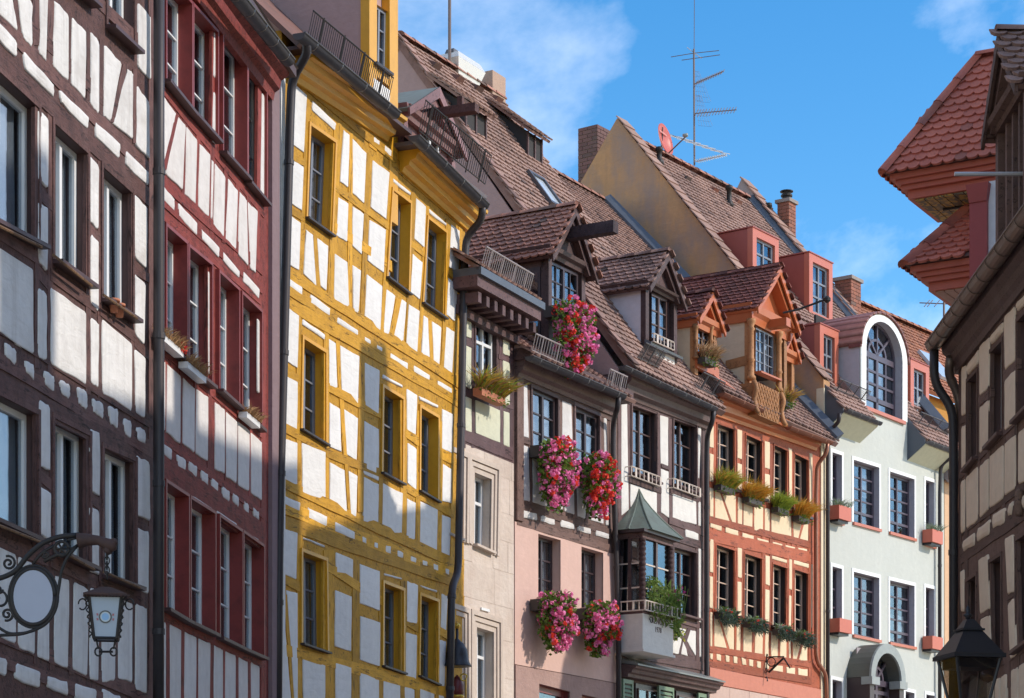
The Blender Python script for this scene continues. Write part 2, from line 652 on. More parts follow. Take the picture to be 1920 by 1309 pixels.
        if cols >= 2 and mid > 0:
            bar(m, .5 - mu / 2, .5 + mu / 2, fv, 1 - fv, O0, O1 + .006)
            halves = [(fu, .5 - mu / 2), (.5 + mu / 2, 1 - fu)]
            cper = max(1, cols // 2)
        else:
            cper = cols
        panes = []
        for (v0, v1, rr) in bands:
            for (a, b) in halves:
                us = [a] + [lerp(a, b, k / cper) for k in range(1, cper)] + [b]
                for k in range(1, cper):
                    bar(m, us[k] - bu / 2, us[k] + bu / 2, v0, v1, O0 + .01, O1 - .006)
                vv = [v0] + [lerp(v0, v1, k / rr) for k in range(1, rr)] + [v1]
                for k in range(1, rr):
                    bar(m, a, b, vv[k] - bv / 2, vv[k] + bv / 2, O0 + .01, O1 - .008)
                for i in range(cper):
                    for k in range(rr):
                        panes.append((us[i], us[i + 1], vv[k], vv[k + 1]))
        m.build('frame', frame, body)
        for (u0, u1, v0, v1) in panes:
            pm = MB()
            # every pane sits a touch differently in its putty
            e = [random.uniform(-.0025, .0025) for _ in range(4)]
            c = [(u0, v0), (u1, v0), (u1, v1), (u0, v1)]
            pm.hexa([W(u, v, -dep - .012 + k) for (u, v), k in zip(c, e)], [W(u, v, -dep - .006 + k) for (u, v), k in zip(c, e)])
            pm.build('pane', M_GLASS, body)
        # room behind
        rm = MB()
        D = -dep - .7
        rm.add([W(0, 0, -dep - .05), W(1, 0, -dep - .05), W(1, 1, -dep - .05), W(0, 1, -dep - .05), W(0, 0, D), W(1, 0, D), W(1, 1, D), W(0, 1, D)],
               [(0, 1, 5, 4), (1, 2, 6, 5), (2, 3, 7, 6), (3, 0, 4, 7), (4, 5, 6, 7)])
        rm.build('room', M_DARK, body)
        if curtain is None:
            curtain = random.choice([None, [(.03, .3, 0, 1), (.7, .97, 0, 1)], [(.03, .97, .5, 1)], [(.03, .42, 0, 1)], [(.6, .97, 0, .8)], [(.03, .97, 0, .3)], [(.05, .5, .1, 1)]])
        if curtain:
            for (u0, u1, v0, v1) in curtain:
                cm = MB(); n = max(5, int(14 * (u1 - u0)) + 3)
                vs = []
                for i in range(n):
                    u = lerp(u0, u1, i / (n - 1))
                    oo = -dep - .09 - .018 * math.sin(i * 2.1)
                    vs += [W(u, v0, oo), W(u, v1, oo + .01)]
                cm.add(vs, [(2 * i, 2 * i + 2, 2 * i + 3, 2 * i + 1) for i in range(n - 1)])
                cm.build('curtain', M_CURTAIN, body, True)
        if arch:
            m = MB(); au, av = archw / w, archw / h
            bar(m, -au, -.001, -av, 1.0, -.01, archo); bar(m, 1.001, 1 + au, -av, 1.0, -.01, archo)
            bar(m, -.001, 1.001, -av, -.001, -.01, archo - .001)
            m.build('casing', arch, body)
        if sill:
            m = MB(); e = .045 / w; sv = silld / h
            c = [(-e, 1.002), (1 + e, 1.002), (1 + e, 1.002 + sv), (-e, 1.002 + sv)]
            m.hexa([W(u, v, -dep + .02) for u, v in c], [W(u, v, sillo) for u, v in c])
            m.build('sill', sill, body)
        return body

    # -- moulded cornice: px points of its lower edge at the wall
    def cornice(self, p0, p1, prof, mat, o=0.0, name='cornice'):
        s0, z0 = self.f.sz(*p0, o); s1, z1 = self.f.sz(*p1, o)
        mb = MB(); self.f.prof(mb, s0, z0, s1, z1, prof)
        return mb.build(name, mat, self.root)

    def gutter(self, p0, p1, o, r, mat=None, rings=6, name='gutter', pts=None):
        A, B = self.f.pt(*p0, o), self.f.pt(*p1, o)
        return gutter(self.root, A, B, r, mat or M_ZINC, rings, name)

    def pipe(self, pts, r, mat=None, name='downpipe', collars=()):
        """pts [(x, y, o)]"""
        P = [self.f.pt(x, y, o) for x, y, o in pts]
        return pipe(self.root, smooth_path(P), r, mat or M_PIPE, name, collars)

def smooth_path(P, n=4):
    if len(P) < 3: return P
    out = [P[0]]
    for i in range(1, len(P) - 1):
        a, b, c = P[i - 1], P[i], P[i + 1]
        d = min((b - a).length, (c - b).length) * .4
        p, q = b + (a - b).normalized() * d, b + (c - b).normalized() * d
        for k in range(n + 1):
            t = k / n
            out.append(p.lerp(b, t).lerp(b.lerp(q, t), t))
    out.append(P[-1])
    return out

def gutter(parent, A, B, r, mat, rings=6, name='gutter'):
    """open half-round channel with brackets"""
    A, B = Vector(A), Vector(B)
    d = (B - A).normalized()
    x = d.cross(Vector((0, 0, 1))).normalized()
    y = Vector((0, 0, 1))
    seg = 9
    angs = [math.pi + math.pi * k / (seg - 1) for k in range(seg)]
    mb = MB()
    def arc(p, rr): return [p + x * (rr * math.cos(a)) + y * (rr * math.sin(a)) for a in angs]
    vs = arc(A, r) + arc(B, r) + arc(A, r * .88) + arc(B, r * .88)
    n = seg
    fs = []
    for i in range(n - 1):
        fs += [(i, n + i, n + i + 1, i + 1), (2 * n + i, 2 * n + i + 1, 3 * n + i + 1, 3 * n + i)]
    for a in (0, n - 1):
        fs.append((a, 2 * n + a, 3 * n + a, n + a))
    fs.append(tuple(range(n))); fs.append(tuple(range(n, 2 * n)))
    mb.add(vs, fs)
    mb.tube([A + x * r, B + x * r], r * .12, 6)
    g = mb.build(name, mat, parent)
    for i, p in enumerate(g.data.polygons):
        if i < 2 * (n - 1): p.use_smooth = True
    for i in range(rings):
        t = (i + .5) / rings
        p = A.lerp(B, t)
        m = MB()
        for k in range(seg - 1):
            a, b = angs[k], angs[k + 1]
            m.hexa([p + d * .012 * s + x * (rr * math.cos(q)) + y * (rr * math.sin(q)) for s, rr, q in ((-1, r * 1.01, a), (1, r * 1.01, a), (1, r * 1.06, a), (-1, r * 1.06, a))],
                   [p + d * .012 * s + x * (rr * math.cos(q)) + y * (rr * math.sin(q)) for s, rr, q in ((-1, r * 1.01, b), (1, r * 1.01, b), (1, r * 1.06, b), (-1, r * 1.06, b))])
        m.build('bracket', mat, g)
    return g

def pipe(parent, P, r, mat, name='downpipe', collars=()):
    mb = MB().tube(P, r, 12)
    o = mb.build(name, mat, parent, True)
    for t in collars:
        L = [0]
        for a, b in zip(P, P[1:]): L.append(L[-1] + (b - a).length)
        d = t * L[-1]
        i = max(k for k in range(len(L)) if L[k] <= d)
        i = min(i, len(P) - 2)
        q = P[i].lerp(P[i + 1], (d - L[i]) / max(L[i + 1] - L[i], 1e-6))
        dr = (P[i + 1] - P[i]).normalized()
        MB().tube([q - dr * .03, q + dr * .03], r * 1.15, 12).build('collar', mat, o)
    return o

# ------------------------------------------------------------------ roof tiles
TILE_CACHE = {}
def tile_geo(w, h, round_=True):
    L = h * 1.45
    bt = [(w / 2, .3 * w), (w * .3, .07 * w), (0, 0), (-w * .3, .07 * w), (-w / 2, .3 * w)] if round_ else [(w / 2, 0), (w * .25, .004), (0, 0), (-w * .25, .004), (-w / 2, 0)]
    zt, zb = .040, .008
    vs = [(-w / 2, L, .003), (w / 2, L, .003)] + [(x, y, zt) for x, y in bt] + [(x, y, zb) for x, y in bt] + [(-w / 2, L, -.011), (w / 2, L, -.011)]
    fs = [(1, 0, 6, 5, 4, 3, 2)] + [(2 + i, 3 + i, 8 + i, 7 + i) for i in range(4)] + [(1, 2, 7, 13), (6, 0, 12, 11)]
    return [Vector(v) for v in vs], fs

def inside(poly, a, b):
    c = False
    j = len(poly) - 1
    for i in range(len(poly)):
        xi, yi = poly[i]; xj, yj = poly[j]
        if (yi > b) != (yj > b) and a < (xj - xi) * (b - yi) / (yj - yi) + xi: c = not c
        j = i
    return c

def tile_roof(parent, pl, poly, mat, w=.18, h=.15, n_obj=300, lift=.012, rounded=True, jit=1.0, rd=random.Random(3), skip=None, see=None):
    """parent: the roof part; poly in plane coordinates"""
    e2 = pl.n.cross(pl.e1)
    vs, fs = tile_geo(w * .985, h, rounded)
    a0, a1 = min(p[0] for p in poly), max(p[0] for p in poly)
    b0, b1 = min(p[1] for p in poly), max(p[1] for p in poly)
    spots = []
    r = 0
    b = b0
    while b < b1:
        a = a0 - (w / 2 if r % 2 else 0)
        while a < a1 + w:
            if inside(poly, a, b + h * .5) and not (skip and skip(a, b)):
                spots.append((a + rd.gauss(0, .002) * jit, b + rd.gauss(0, .003) * jit, rd.gauss(0, .012) * jit, rd.gauss(0, .0025) * jit))
            a += w
        b += h; r += 1
    base = rootloc(parent)
    key = (round(w, 3), round(h, 3), rounded, mat.name)
    if key not in TILE_CACHE:
        me = bpy.data.meshes.new('tile')
        me.from_pydata(vs, [], fs); me.materials.append(mat); me.update()
        TILE_CACHE[key] = me
    me = TILE_CACHE[key]
    # the ones that show largest in the picture become single tiles
    def rank(t):
        p = pl.at(t[0], t[1])
        v = (see(p) if see else True)
        return (0 if v else 1, (p - CAMP).length)
    spots.sort(key=rank)
    rot = Matrix((pl.e1, e2, pl.n)).transposed()
    rest = MB()
    for i, (a, b, tw, dz) in enumerate(spots):
        p = pl.at(a, b, lift + dz)
        m = rot @ Matrix.Rotation(tw, 3, 'Z')
        if i < n_obj:
            o = bpy.data.objects.new('tile', me)
            COL.objects.link(o)
            o.parent = parent
            o.matrix_local = Matrix.Translation(p - base) @ m.to_4x4()
        else:
            rest.add([p + m @ v for v in vs], fs)
    if rest.v:
        o = rest.build('tiles', mat, parent)
        o['kind'] = 'stuff'
    return len(spots)

def in_frame(p):
    d = p - CAMP
    x, y = CX + FPX * d.x / d.y, HY - FPX * d.z / d.y
    return -20 < x < 1940 and -20 < y < 1330

def to_px(p):
    d = Vector(p) - CAMP
    return CX + FPX * d.x / d.y, HY - FPX * d.z / d.y

def slab(parent, pl, poly, mat, t=.06, name='roof', off=0.0):
    mb = MB().hexa([pl.at(a, b, off - t) for a, b in poly], [pl.at(a, b, off) for a, b in poly])
    return mb.build(name, mat, parent)

def ridge_row(parent, A, B, r, mat, n=None, L=.36, up=Vector((0, 0, 1)), side=None, obj=True):
    """half-round ridge tiles from A to B, each its own piece"""
    A, B = Vector(A), Vector(B)
    d = (B - A); ln = d.length; d.normalize()
    n = n or max(1, int(ln / L))
    x = d.cross(up).normalized(); y = x.cross(d)
    seg = 6
    for i in range(n):
        p, q = A.lerp(B, i / n), A.lerp(B, (i + 1.12) / n)
        vs = []
        for c, rr in ((p, r * 1.08), (q, r * .95)):
            for k in range(seg + 1):
                a = math.pi * k / seg
                vs.append(c + x * rr * math.cos(a) + y * (rr * .8 * math.sin(a)))
        fs = [(k, k + 1, seg + 2 + k, seg + 1 + k) for k in range(seg)] + [tuple(range(seg + 1)), tuple(range(seg + 1, 2 * seg + 2))[::-1]]
        mk('ridge_tile', vs, fs, mat, parent, True)

def verge_row(parent, pl, a, b0, b1, mat, w=.2, h=.26, side=1):
    """row of edge tiles lapping over a verge"""
    b = b0
    while b < b1:
        p = [pl.at(a - w / 2, b, .05), pl.at(a + w / 2, b, .05), pl.at(a + w / 2, b + h * 1.1, .025), pl.at(a - w / 2, b + h * 1.1, .025)]
        q = [v + pl.n * .022 for v in p]
        MB().hexa(p, q).build('verge_tile', mat, parent)
        b += h

def guard(parent, P0, P1, up, mat, n=22, h=.32, name='snow_guard', posts=3, r=.008):
    """snow guard: two rails, thin bars, a few brackets"""
    P0, P1, up = Vector(P0), Vector(P1), Vector(up).normalized()
    mb = MB()
    mb.tube([P0, P1], r * 1.3, 6); mb.tube([P0 + up * h, P1 + up * h], r * 1.5, 6)
    for i in range(n + 1):
        p = P0.lerp(P1, i / n)
        mb.tube([p, p + up * h], r * .75, 5)
    o = mb.build(name, mat, parent)
    d = (P1 - P0).normalized()
    for i in range(posts):
        p = P0.lerp(P1, (i + .5) / posts)
        MB().tube([p - up * .05, p + up * (h + .02)], r * 1.6, 6).build('post', mat, o)
    return o

# ------------------------------------------------------------------ gabled dormer
def gable_dormer(h, s0, s1, of, zb, ze, za, ob, wallm, trimm, tilem, ov=.16, ovf=.18, tw=.16, th=.13, n_obj=60, tymp=None, capm=None, cornice=True,
                 cheekm=None, gab_front=None, sheet=None, zb_back=None, front=True, corn=.16):
    f = h.f
    sd = 1 if f.n.x > 0 else -1
    sm = (s0 + s1) / 2
    cheekm = cheekm or wallm
    d = MB()
    t = .08
    # cheeks
    for s in ((s0, s0 + t), (s1 - t, s1)):
        f.box(d, s[0], s[1], ob, of - .09, zb, ze)
    dorm = d.build('dormer', cheekm, h.root)
    # corner posts and head beam of the front
    m = MB()
    f.box(m, s0 - .01, s0 + .12, of - .085, of + .012, zb, ze)
    m.build('corner_post', wallm, dorm)
    m = MB()
    f.box(m, s1 - .12, s1 + .01, of - .085, of + .012, zb, ze)
    m.build('corner_post', wallm, dorm)
    # tympanum
    m = MB()
    tri = [(s0, ze), (s1, ze), (sm, za - .05)]
    m.hexa([f.w(s, of - .06, z) for s, z in tri], [f.w(s, of, z) for s, z in tri])
    m.build('gable', tymp or wallm, dorm)
    if cornice:
        m = MB()
        e = ov * .7
        f.prof(m, s0 - e * .4, ze, s1 + e * .4, ze, [(of - .05, -corn), (of + .03, -corn), (of + .05, -corn * .6), (of + .11, -corn * .4), (of + .13, 0), (of - .05, .03)])
        m.build('cornice', trimm, dorm)
        for s in (s0, s1):
            m = MB()
            e2 = -1 if s == s0 else 1
            m.hexa([f.w(s, of + .1, ze - corn), f.w(s, ob, ze - corn), f.w(s, ob, ze), f.w(s, of + .1, ze)],
                   [f.w(s + e2 * .05, of + .1, ze - corn), f.w(s + e2 * .05, ob, ze - corn), f.w(s + e2 * .12, ob, ze), f.w(s + e2 * .12, of + .1, ze)])
            m.build('cornice', trimm, dorm)
    # roof
    hw = sm - s0 + ov
    slope = math.atan2(za - ze, sm - s0)
    zeo = ze - ov * math.tan(slope)
    ln = of + ovf - ob
    SL = hw / math.cos(slope)
    root = MB()
    pls = []
    for sg in (-1, 1):
        se = sm + sg * hw
        e1 = f.n * (-sg) * sd
        e2 = f.u * (-sg * math.cos(slope)) + Vector((0, 0, math.sin(slope)))
        org = f.w(se, (ob if -sg * sd > 0 else of + ovf), zeo)
        pl = Plane(org, e1, e2)
        pls.append(pl)
        poly = [(0, 0), (ln, 0), (ln, SL), (0, SL)]
        root.hexa([pl.at(a, b, -.05) for a, b in poly], [pl.at(a, b, 0) for a, b in poly])
    ro = root.build('dormer_roof', sheet or trimm, h.root)
    if not sheet:
        for pl in pls:
            tile_roof(ro, pl, [(0, -.02), (ln, -.02), (ln, SL), (0, SL)], tilem, tw, th, n_obj)
        ridge_row(ro, f.w(sm, of + ovf + .02, za + .0), f.w(sm, ob, za + .0), .09, capm or tilem, L=.33)
    # barge boards
    for sg in (-1, 1):
        m = MB()
        a = [(sm + sg * hw, zeo), (sm, za + .0), (sm, za - .16), (sm + sg * (hw - .02), zeo - .10)]
        m.hexa([f.w(s, of + ovf - .03, z) for s, z in a], [f.w(s, of + ovf + .005, z) for s, z in a])
        m.build('barge_board', trimm, dorm)
        m = MB()
        a = [(sm + sg * (hw - .14), zeo + .02), (sm, za - .17), (sm, za - .28), (sm + sg * (hw - .22), zeo + .01)]
        m.hexa([f.w(s, of - .01, z) for s, z in a], [f.w(s, of + ovf - .06, z) for s, z in a])
        m.build('rafter', trimm, dorm)
    return dorm, ro

# ------------------------------------------------------------------ planting
def leaf_mesh(mb, p, d, L, W, nrm):
    d = d.normalized()
    s = d.cross(nrm)
    s = s.normalized() if s.length > 1e-4 else Vector((1, 0, 0))
    up = s.cross(d)
    mb.add([p, p + d * L * .5 + s * W / 2 + up * L * .08, p + d * L, p + d * L * .5 - s * W / 2 + up * L * .08], [(0, 1, 2), (0, 2, 3)])

def rvec(rd):
    while True:
        v = Vector((rd.uniform(-1, 1), rd.uniform(-1, 1), rd.uniform(-1, 1)))
        if .05 < v.length < 1: return v

def blossoms(mb, p, r, rd, k=9):
    for _ in range(k):
        v = rvec(rd).normalized()
        q = p + v * r * rd.uniform(.4, 1)
        s = v.orthogonal().normalized(); t = v.cross(s)
        e = r * rd.uniform(.38, .6)
        mb.add([q + s * e, q + t * e + v * e * .3, q - s * e, q - t * e + v * e * .3], [(0, 1, 2, 3)])

def blades(mb, base, rd, n, L, spread, lean, wdt=.008, droop=.6):
    for _ in range(n):
        a = rd.uniform(0, 2 * math.pi)
        d = Vector((math.cos(a) * spread, math.sin(a) * spread, 1)) + lean * rd.uniform(0, 1)
        d.normalize()
        p = base(rd)
        l = L * rd.uniform(.55, 1.1)
        s = d.cross(Vector((rd.uniform(-1, 1), rd.uniform(-1, 1), .2))).normalized() * wdt
        q = p + d * l * .5
        e = q + (d + Vector((d.x * droop, d.y * droop, -droop * .6 * rd.uniform(.2, 1.3)))).normalized() * l * .5
        mb.add([p - s * .7, p + s * .7, q + s, q - s, e], [(0, 1, 2, 3), (3, 2, 4)])
# ------------------------------------------------------------------ the street plan (fronts chained corner to corner)
def meet(fac, x):
    p = fac.pt(x, HY)
    return (p.x, p.y)
f3 = Facade(((750 - CX) / FPX * 30.7, 30.7), .386)
f2 = Facade(meet(f3, 524), .137)
f1 = Facade(meet(f2, 297), .178)
f4 = Facade(meet(f3, 874), .48)
f5 = Facade(meet(f4, 963), .564)
f6 = Facade(meet(f5, 1158), .573)
f7 = Facade(meet(f6, 1328), .607)
f8 = Facade(meet(f7, 1545), .72)
f9 = Facade(((1798 - CX) / FPX * 25.0, 25.0), .0096, -1)

street = mk('street', [(-60, -60, 0), (60, -60, 0), (60, 200, 0), (-60, 200, 0)], [(0, 1, 2, 3)],
            plaster('cobbled_ground', (.50, .45, .39), (.38, .34, .3), .5, .9, 6, .5))
tag(street, kind='structure')

# ================================================================== 1 white house with brown timber, near left
W1 = plaster('lime_white', (.76, .745, .72), (.36, .32, .29), .6, .9, 9, .5, .5)
T1 = timber('brown_timber', (.175, .088, .077), (.05, .03, .028))
T1b = paint('brown_board', (.075, .036, .034), .5, 0, .5, (.03, .018, .018))
h1 = House('timber_framed_house', f1, -160, 297, 'white half-timbered house with brown beams at the left edge of the street')
Za, Zb, Zc = Zm(0, 0, 2.909), Zm(0, 430, 2.909), Zm(0, 860, 2.915)
P1 = dict(front=.018, bulge=.004, rad=.03, jit=.005, edge=.012)
I = lambda x, y: (x, y)
win1 = dict(frame=M_WHITE, reveal=T1b, dep=.115, cols=2, rows=1, fw=.055, mid=.06, arch=T1, archw=.05, sill=T1b, sillo=.11)
CURT = [(.04, .36, 0.02, .98), (.66, .96, .02, .98)]
h1.win([(-42, 100), (70, 203), (70, 459), (-42, 400)], curtain=[(.5, .95, 0, 1)], **win1)
h1.win([(100, 232), (162, 288), (162, 533), (100, 488)], curtain=[(.05, .95, 0, 1)], **win1)
h1.win([(191, 314), (246, 363), (246, 598), (191, 560)], curtain=[(.05, .95, 0, 1)], **win1)
h1.win([(-42, 722), (69, 778), (69, 1012), (-42, 962)], curtain=[(.3, .98, 0, 1)], **win1)
h1.win([(100, 785), (166, 818), (166, 1062), (100, 1032)], curtain=CURT, **win1)
h1.win([(193, 840), (252, 866), (252, 1100), (193, 1078)], curtain=CURT, **win1)
h1.win([(200, -170), (249, -118), (249, 93), (200, 48)], curtain=[(.55, .98, 0, 1)], **win1)
h1.win([(118, -270), (168, -215), (168, 6), (118, -40)], **win1)
h1.panels(Za, [
    (-70, -160, 68, -40, 100, 175, -70, 10), (92, -60, 180, 10, 180, 262, 128, 205), (222, -60, 266, -40, 255, 335, 216, 290), (300, 0, 378, 80, 375, 445, 293, 365),
    (396, 92, 474, 172, 468, 540, 392, 462), (500, 170, 546, 232, 542, 622, 498, 575), (572, 242, 668, 345, 604, 660, 566, 628), (700, 375, 728, 400, 728, 762, 622, 682),
    (750, 462, 818, 560, 820, 868, 745, 790), (756, 15, 826, 90, 826, 440, 758, 372), (756, -420, 826, -340, 826, -40, 756, -110),
    (-80, 40, 96, 228, 95, 318, -80, 130), (133, 280, 300, 462, 296, 536, 138, 370), (330, 488, 490, 640, 480, 706, 336, 560), (526, 664, 662, 786, 652, 866, 524, 746),
    (690, 820, 816, 942, 812, 1016, 690, 896),
    (210, 592, 268, 652, 266, 1026, 212, 980), (212, 1098, 266, 1140, 264, 1480, 214, 1430), (494, 850, 542, 905, 540, 1255, 496, 1215), (498, 1280, 542, 1320, 540, 1698, 496, 1655),
    (736, 1062, 806, 1130, 804, 1470, 738, 1400)], W1, **P1)
h1.panels(Zb, [
    (-80, 40, 184, 222, 186, 684, -80, 500), (280, 312, 472, 455, 474, 852, 280, 735), (560, 488, 722, 625, 722, 992, 562, 892),
    (212, 315, 260, 360, 258, 718, 210, 690), (498, 480, 544, 515, 540, 868, 498, 838), (740, 245, 798, 300, 790, 632, 742, 580), (740, 652, 796, 700, 794, 1036, 742, 1000),
    (-40, 560, 0, 580, 0, 700, -40, 690), (34, 613, 92, 660, 90, 745, 36, 700), (140, 708, 190, 745, 188, 822, 145, 780), (244, 772, 300, 800, 298, 890, 250, 850), (330, 818, 385, 850, 382, 932, 338, 898),
    (426, 858, 480, 890, 478, 990, 434, 955), (508, 918, 567, 950, 565, 1036, 514, 1000), (597, 963, 648, 985, 645, 1090, 604, 1060), (678, 1028, 720, 1050, 718, 1140, 682, 1115), (750, 1074, 798, 1100, 796, 1176, 752, 1150),
    (214, 925, 274, 962, 278, 1318, 216, 1290), (494, 1084, 548, 1115, 548, 1455, 494, 1425), (745, 1232, 818, 1270, 822, 1590, 748, 1560)], W1, **P1)
h1.panels(Zc, [
    (220, 152, 282, 185, 280, 445, 220, 412), (494, 254, 546, 290, 546, 640, 496, 615), (748, 374, 816, 405, 816, 742, 748, 700), (744, 794, 806, 820, 804, 1290, 744, 1262),
    (-60, 450, 92, 530, 90, 1012, -60, 950), (105, 535, 196, 575, 192, 1070, 104, 1035), (214, 590, 276, 615, 270, 1112, 212, 1085), (306, 635, 382, 665, 376, 1146, 300, 1115), (408, 672, 488, 715, 478, 1190, 402, 1155),
    (496, 700, 542, 730, 540, 1218, 492, 1198), (560, 728, 638, 758, 630, 1214, 560, 1222), (650, 760, 728, 790, 724, 1228, 648, 1200),
    (-60, 1060, 40, 1096, 38, 1186, -60, 1150), (90, 1116, 224, 1165, 218, 1258, 88, 1200), (262, 1186, 374, 1225, 374, 1298, 264, 1255), (414, 1226, 530, 1265, 526, 1350, 416, 1310), (566, 1258, 662, 1300, 660, 1390, 566, 1350)], W1, **P1)
h1.beams(I, [
    (-60, -65, 297, 285, 30), (-60, -22, 297, 338, 34), (-60, 55, 297, 385, 34), (-60, 575, 297, 800, 26), (-60, 640, 297, 850, 30), (-60, 690, 297, 872, 40),
    (-60, 1165, 297, 1315, 26), (-60, 1215, 297, 1352, 26), (-60, -230, 297, 110, 26), (0, 440, 80, 490, 24), (95, 515, 180, 575, 24), (188, 580, 262, 636, 24),
    (-20, 1010, 90, 1050, 26), (96, 1050, 180, 1092, 26), (188, 1095, 265, 1125, 26), (72, 360, 100, 385, 26), (168, 430, 192, 455, 22), (252, 505, 280, 522, 18), (72, 510, 100, 540, 26), (252, 640, 280, 668, 18), (72, 888, 100, 912, 24), (168, 930, 192, 950, 22), (252, 975, 280, 1000, 22)], T1, name='rail')
h1.beams(I, [
    (26, -40, 41, 70, 12), (69, -40, 69, 85, 14), (97, -40, 94, 120, 12), (131, 30, 131, 160, 8), (166, 60, 166, 190, 7), (191, 75, 190, 215, 8), (236, 120, 210, 230, 11), (253, 130, 253, 268, 7), (287, -300, 287, 1400, 16),
    (70, 200, 70, 690, 9), (94, 210, 94, 700, 10), (167, 290, 165, 740, 9), (188, 300, 188, 745, 9), (250, 360, 250, 785, 8),
    (72, 760, 73, 1030, 9), (98, 770, 98, 1040, 9), (167, 810, 167, 1070, 9), (190, 830, 190, 1090, 9), (254, 860, 254, 1110, 9),
    (33, 1040, 33, 1215, 9), (70, 1060, 68, 1245, 9), (99, 1070, 98, 1255, 9), (135, 1085, 135, 1265, 10), (167, 1095, 166, 1275, 8), (188, 1100, 188, 1280, 8), (219, 1115, 220, 1290, 8), (252, 1120, 251, 1300, 9)], T1, name='post', front=.007)
for (x0, y0, x1, y1) in ((-20, 415, 78, 463), (100, 478, 172, 536), (194, 553, 257, 597), (-20, 978, 80, 1018), (106, 1028, 177, 1068), (195, 1072, 262, 1102)):
    A, B = f1.pt(x0, y0, .13), f1.pt(x1, y1, .13)
    MB().tube([A, B], .013, 6).build('sill_rail', timber('bare_wood', (.30, .17, .09)), h1.root)
h1.wall(T1, 0, [(h1.s0, 13.2), (h1.s1, 13.2)])
h1.pipe([(298, -140, .13), (298, 600, .13), (297, 1400, .13)], .055, collars=(.3, .5, .68, .86))
g = MB(); f1.box(g, h1.s0 - .2, h1.s1 + .1, -.3, .45, 13.2, 13.5); g.build('eave', T1b, h1.root)
rp1 = f1.roof(h1.s0 - .2, .45, 13.5, R(48))
r1 = slab(h1.root, rp1, [(0, 0), (h1.s1 - h1.s0 + .4, 0), (h1.s1 - h1.s0 + .4, 6), (0, 6)], tilemat('tile_old', (.2, .1, .08), (.14, .075, .062)))

# ================================================================== 2 red timber house
W2 = plaster('warm_white', (.74, .71, .68), (.46, .38, .34), .45, .9, 10, .4, .5)
T2 = timber('red_timber', (.32, .064, .05), (.09, .024, .022), .7)
T2b = paint('red_board', (.25, .042, .036), .45, 0, .5, (.06, .016, .016))
h2 = House('timber_framed_house', f2, 300, 506, 'white half-timbered house with dark red beams and tall paired windows')
win2 = dict(frame=M_WHITE, reveal=T2b, dep=.125, cols=2, rows=3, fw=.04, mid=.045, bw=.018, arch=T2b, archw=.035, archo=.05, sill=T1b, sillo=.10)
for q, cu in (((305, -45, 352, 8, 352, 208, 305, 150), CURT), ((356, 12, 401, 62, 401, 262, 356, 212), CURT), ((412, 52, 456, 104, 456, 332, 412, 284), [(.0, .5, 0, 1)]), ((459, 112, 493, 152, 493, 380, 459, 340), CURT),
              ((305, 425, 343, 458, 343, 684, 305, 640), CURT), ((348, 464, 390, 498, 390, 722, 348, 688), None), ((405, 512, 441, 545, 441, 762, 405, 730), CURT), ((448, 552, 484, 586, 484, 804, 448, 770), None),
              ((305, 905, 346, 932, 346, 1164, 305, 1140), None), ((351, 936, 396, 964, 396, 1188, 351, 1166), CURT), ((406, 970, 447, 998, 447, 1214, 406, 1194), CURT), ((451, 1000, 488, 1026, 488, 1232, 451, 1216), None)):
    h2.win([q[0:2], q[2:4], q[4:6], q[6:8]], curtain=cu, **win2)
P2 = dict(front=.014, bulge=.003, rad=.016, jit=.004, edge=.012)
h2.panels(Za, [
    (898, 530, 962, 620, 950, 660, 898, 880), (975, 640, 1014, 682, 1000, 1038, 906, 950), (1020, 690, 1078, 765, 1068, 1112, 1010, 1060), (1090, 782, 1150, 842, 1140, 1185, 1084, 1130), (1156, 870, 1168, 882, 1160, 1200, 1150, 1190),
    (1176, 890, 1232, 965, 1222, 1294, 1166, 1228), (1248, 975, 1300, 1040, 1288, 1362, 1230, 1300), (1310, 1045, 1348, 1092, 1356, 1452, 1300, 1390), (1354, 1100, 1408, 1150, 1396, 1490, 1366, 1460),
    (1170, 150, 1190, 180, 1186, 440, 1166, 420), (1166, 500, 1184, 520, 1180, 790, 1160, 772), (1432, 510, 1450, 530, 1442, 1100, 1422, 1085),
    (896, 1018, 955, 1085, 953, 1158, 896, 1090), (978, 1108, 1078, 1215, 1076, 1285, 978, 1180)], W2, **P2)
h2.panels(Zb, [
    (1104, 0, 1200, 98, 1196, 155, 1104, 55), (1220, 122, 1310, 228, 1306, 268, 1220, 170), (1330, 230, 1418, 326, 1414, 378, 1330, 285),
    (890, 715, 904, 728, 904, 1098, 890, 1085), (914, 735, 988, 800, 986, 1172, 910, 1110), (1000, 812, 1066, 870, 1062, 1216, 998, 1170), (1072, 872, 1138, 912, 1136, 1268, 1070, 1222), (1138, 225, 1152, 238, 1150, 800, 1138, 785),
    (1178, 942, 1228, 985, 1228, 1336, 1176, 1310), (1236, 995, 1296, 1050, 1292, 1384, 1236, 1350), (1302, 1048, 1364, 1100, 1360, 1430, 1302, 1395), (1370, 1108, 1430, 1160, 1430, 1480, 1372, 1440), (1408, 490, 1420, 500, 1418, 900, 1408, 890),
    (896, 1168, 940, 1200, 938, 1264, 898, 1230), (968, 1225, 1016, 1258, 1014, 1320, 972, 1292), (1032, 1262, 1078, 1295, 1074, 1355, 1036, 1325)], W2, **P2)
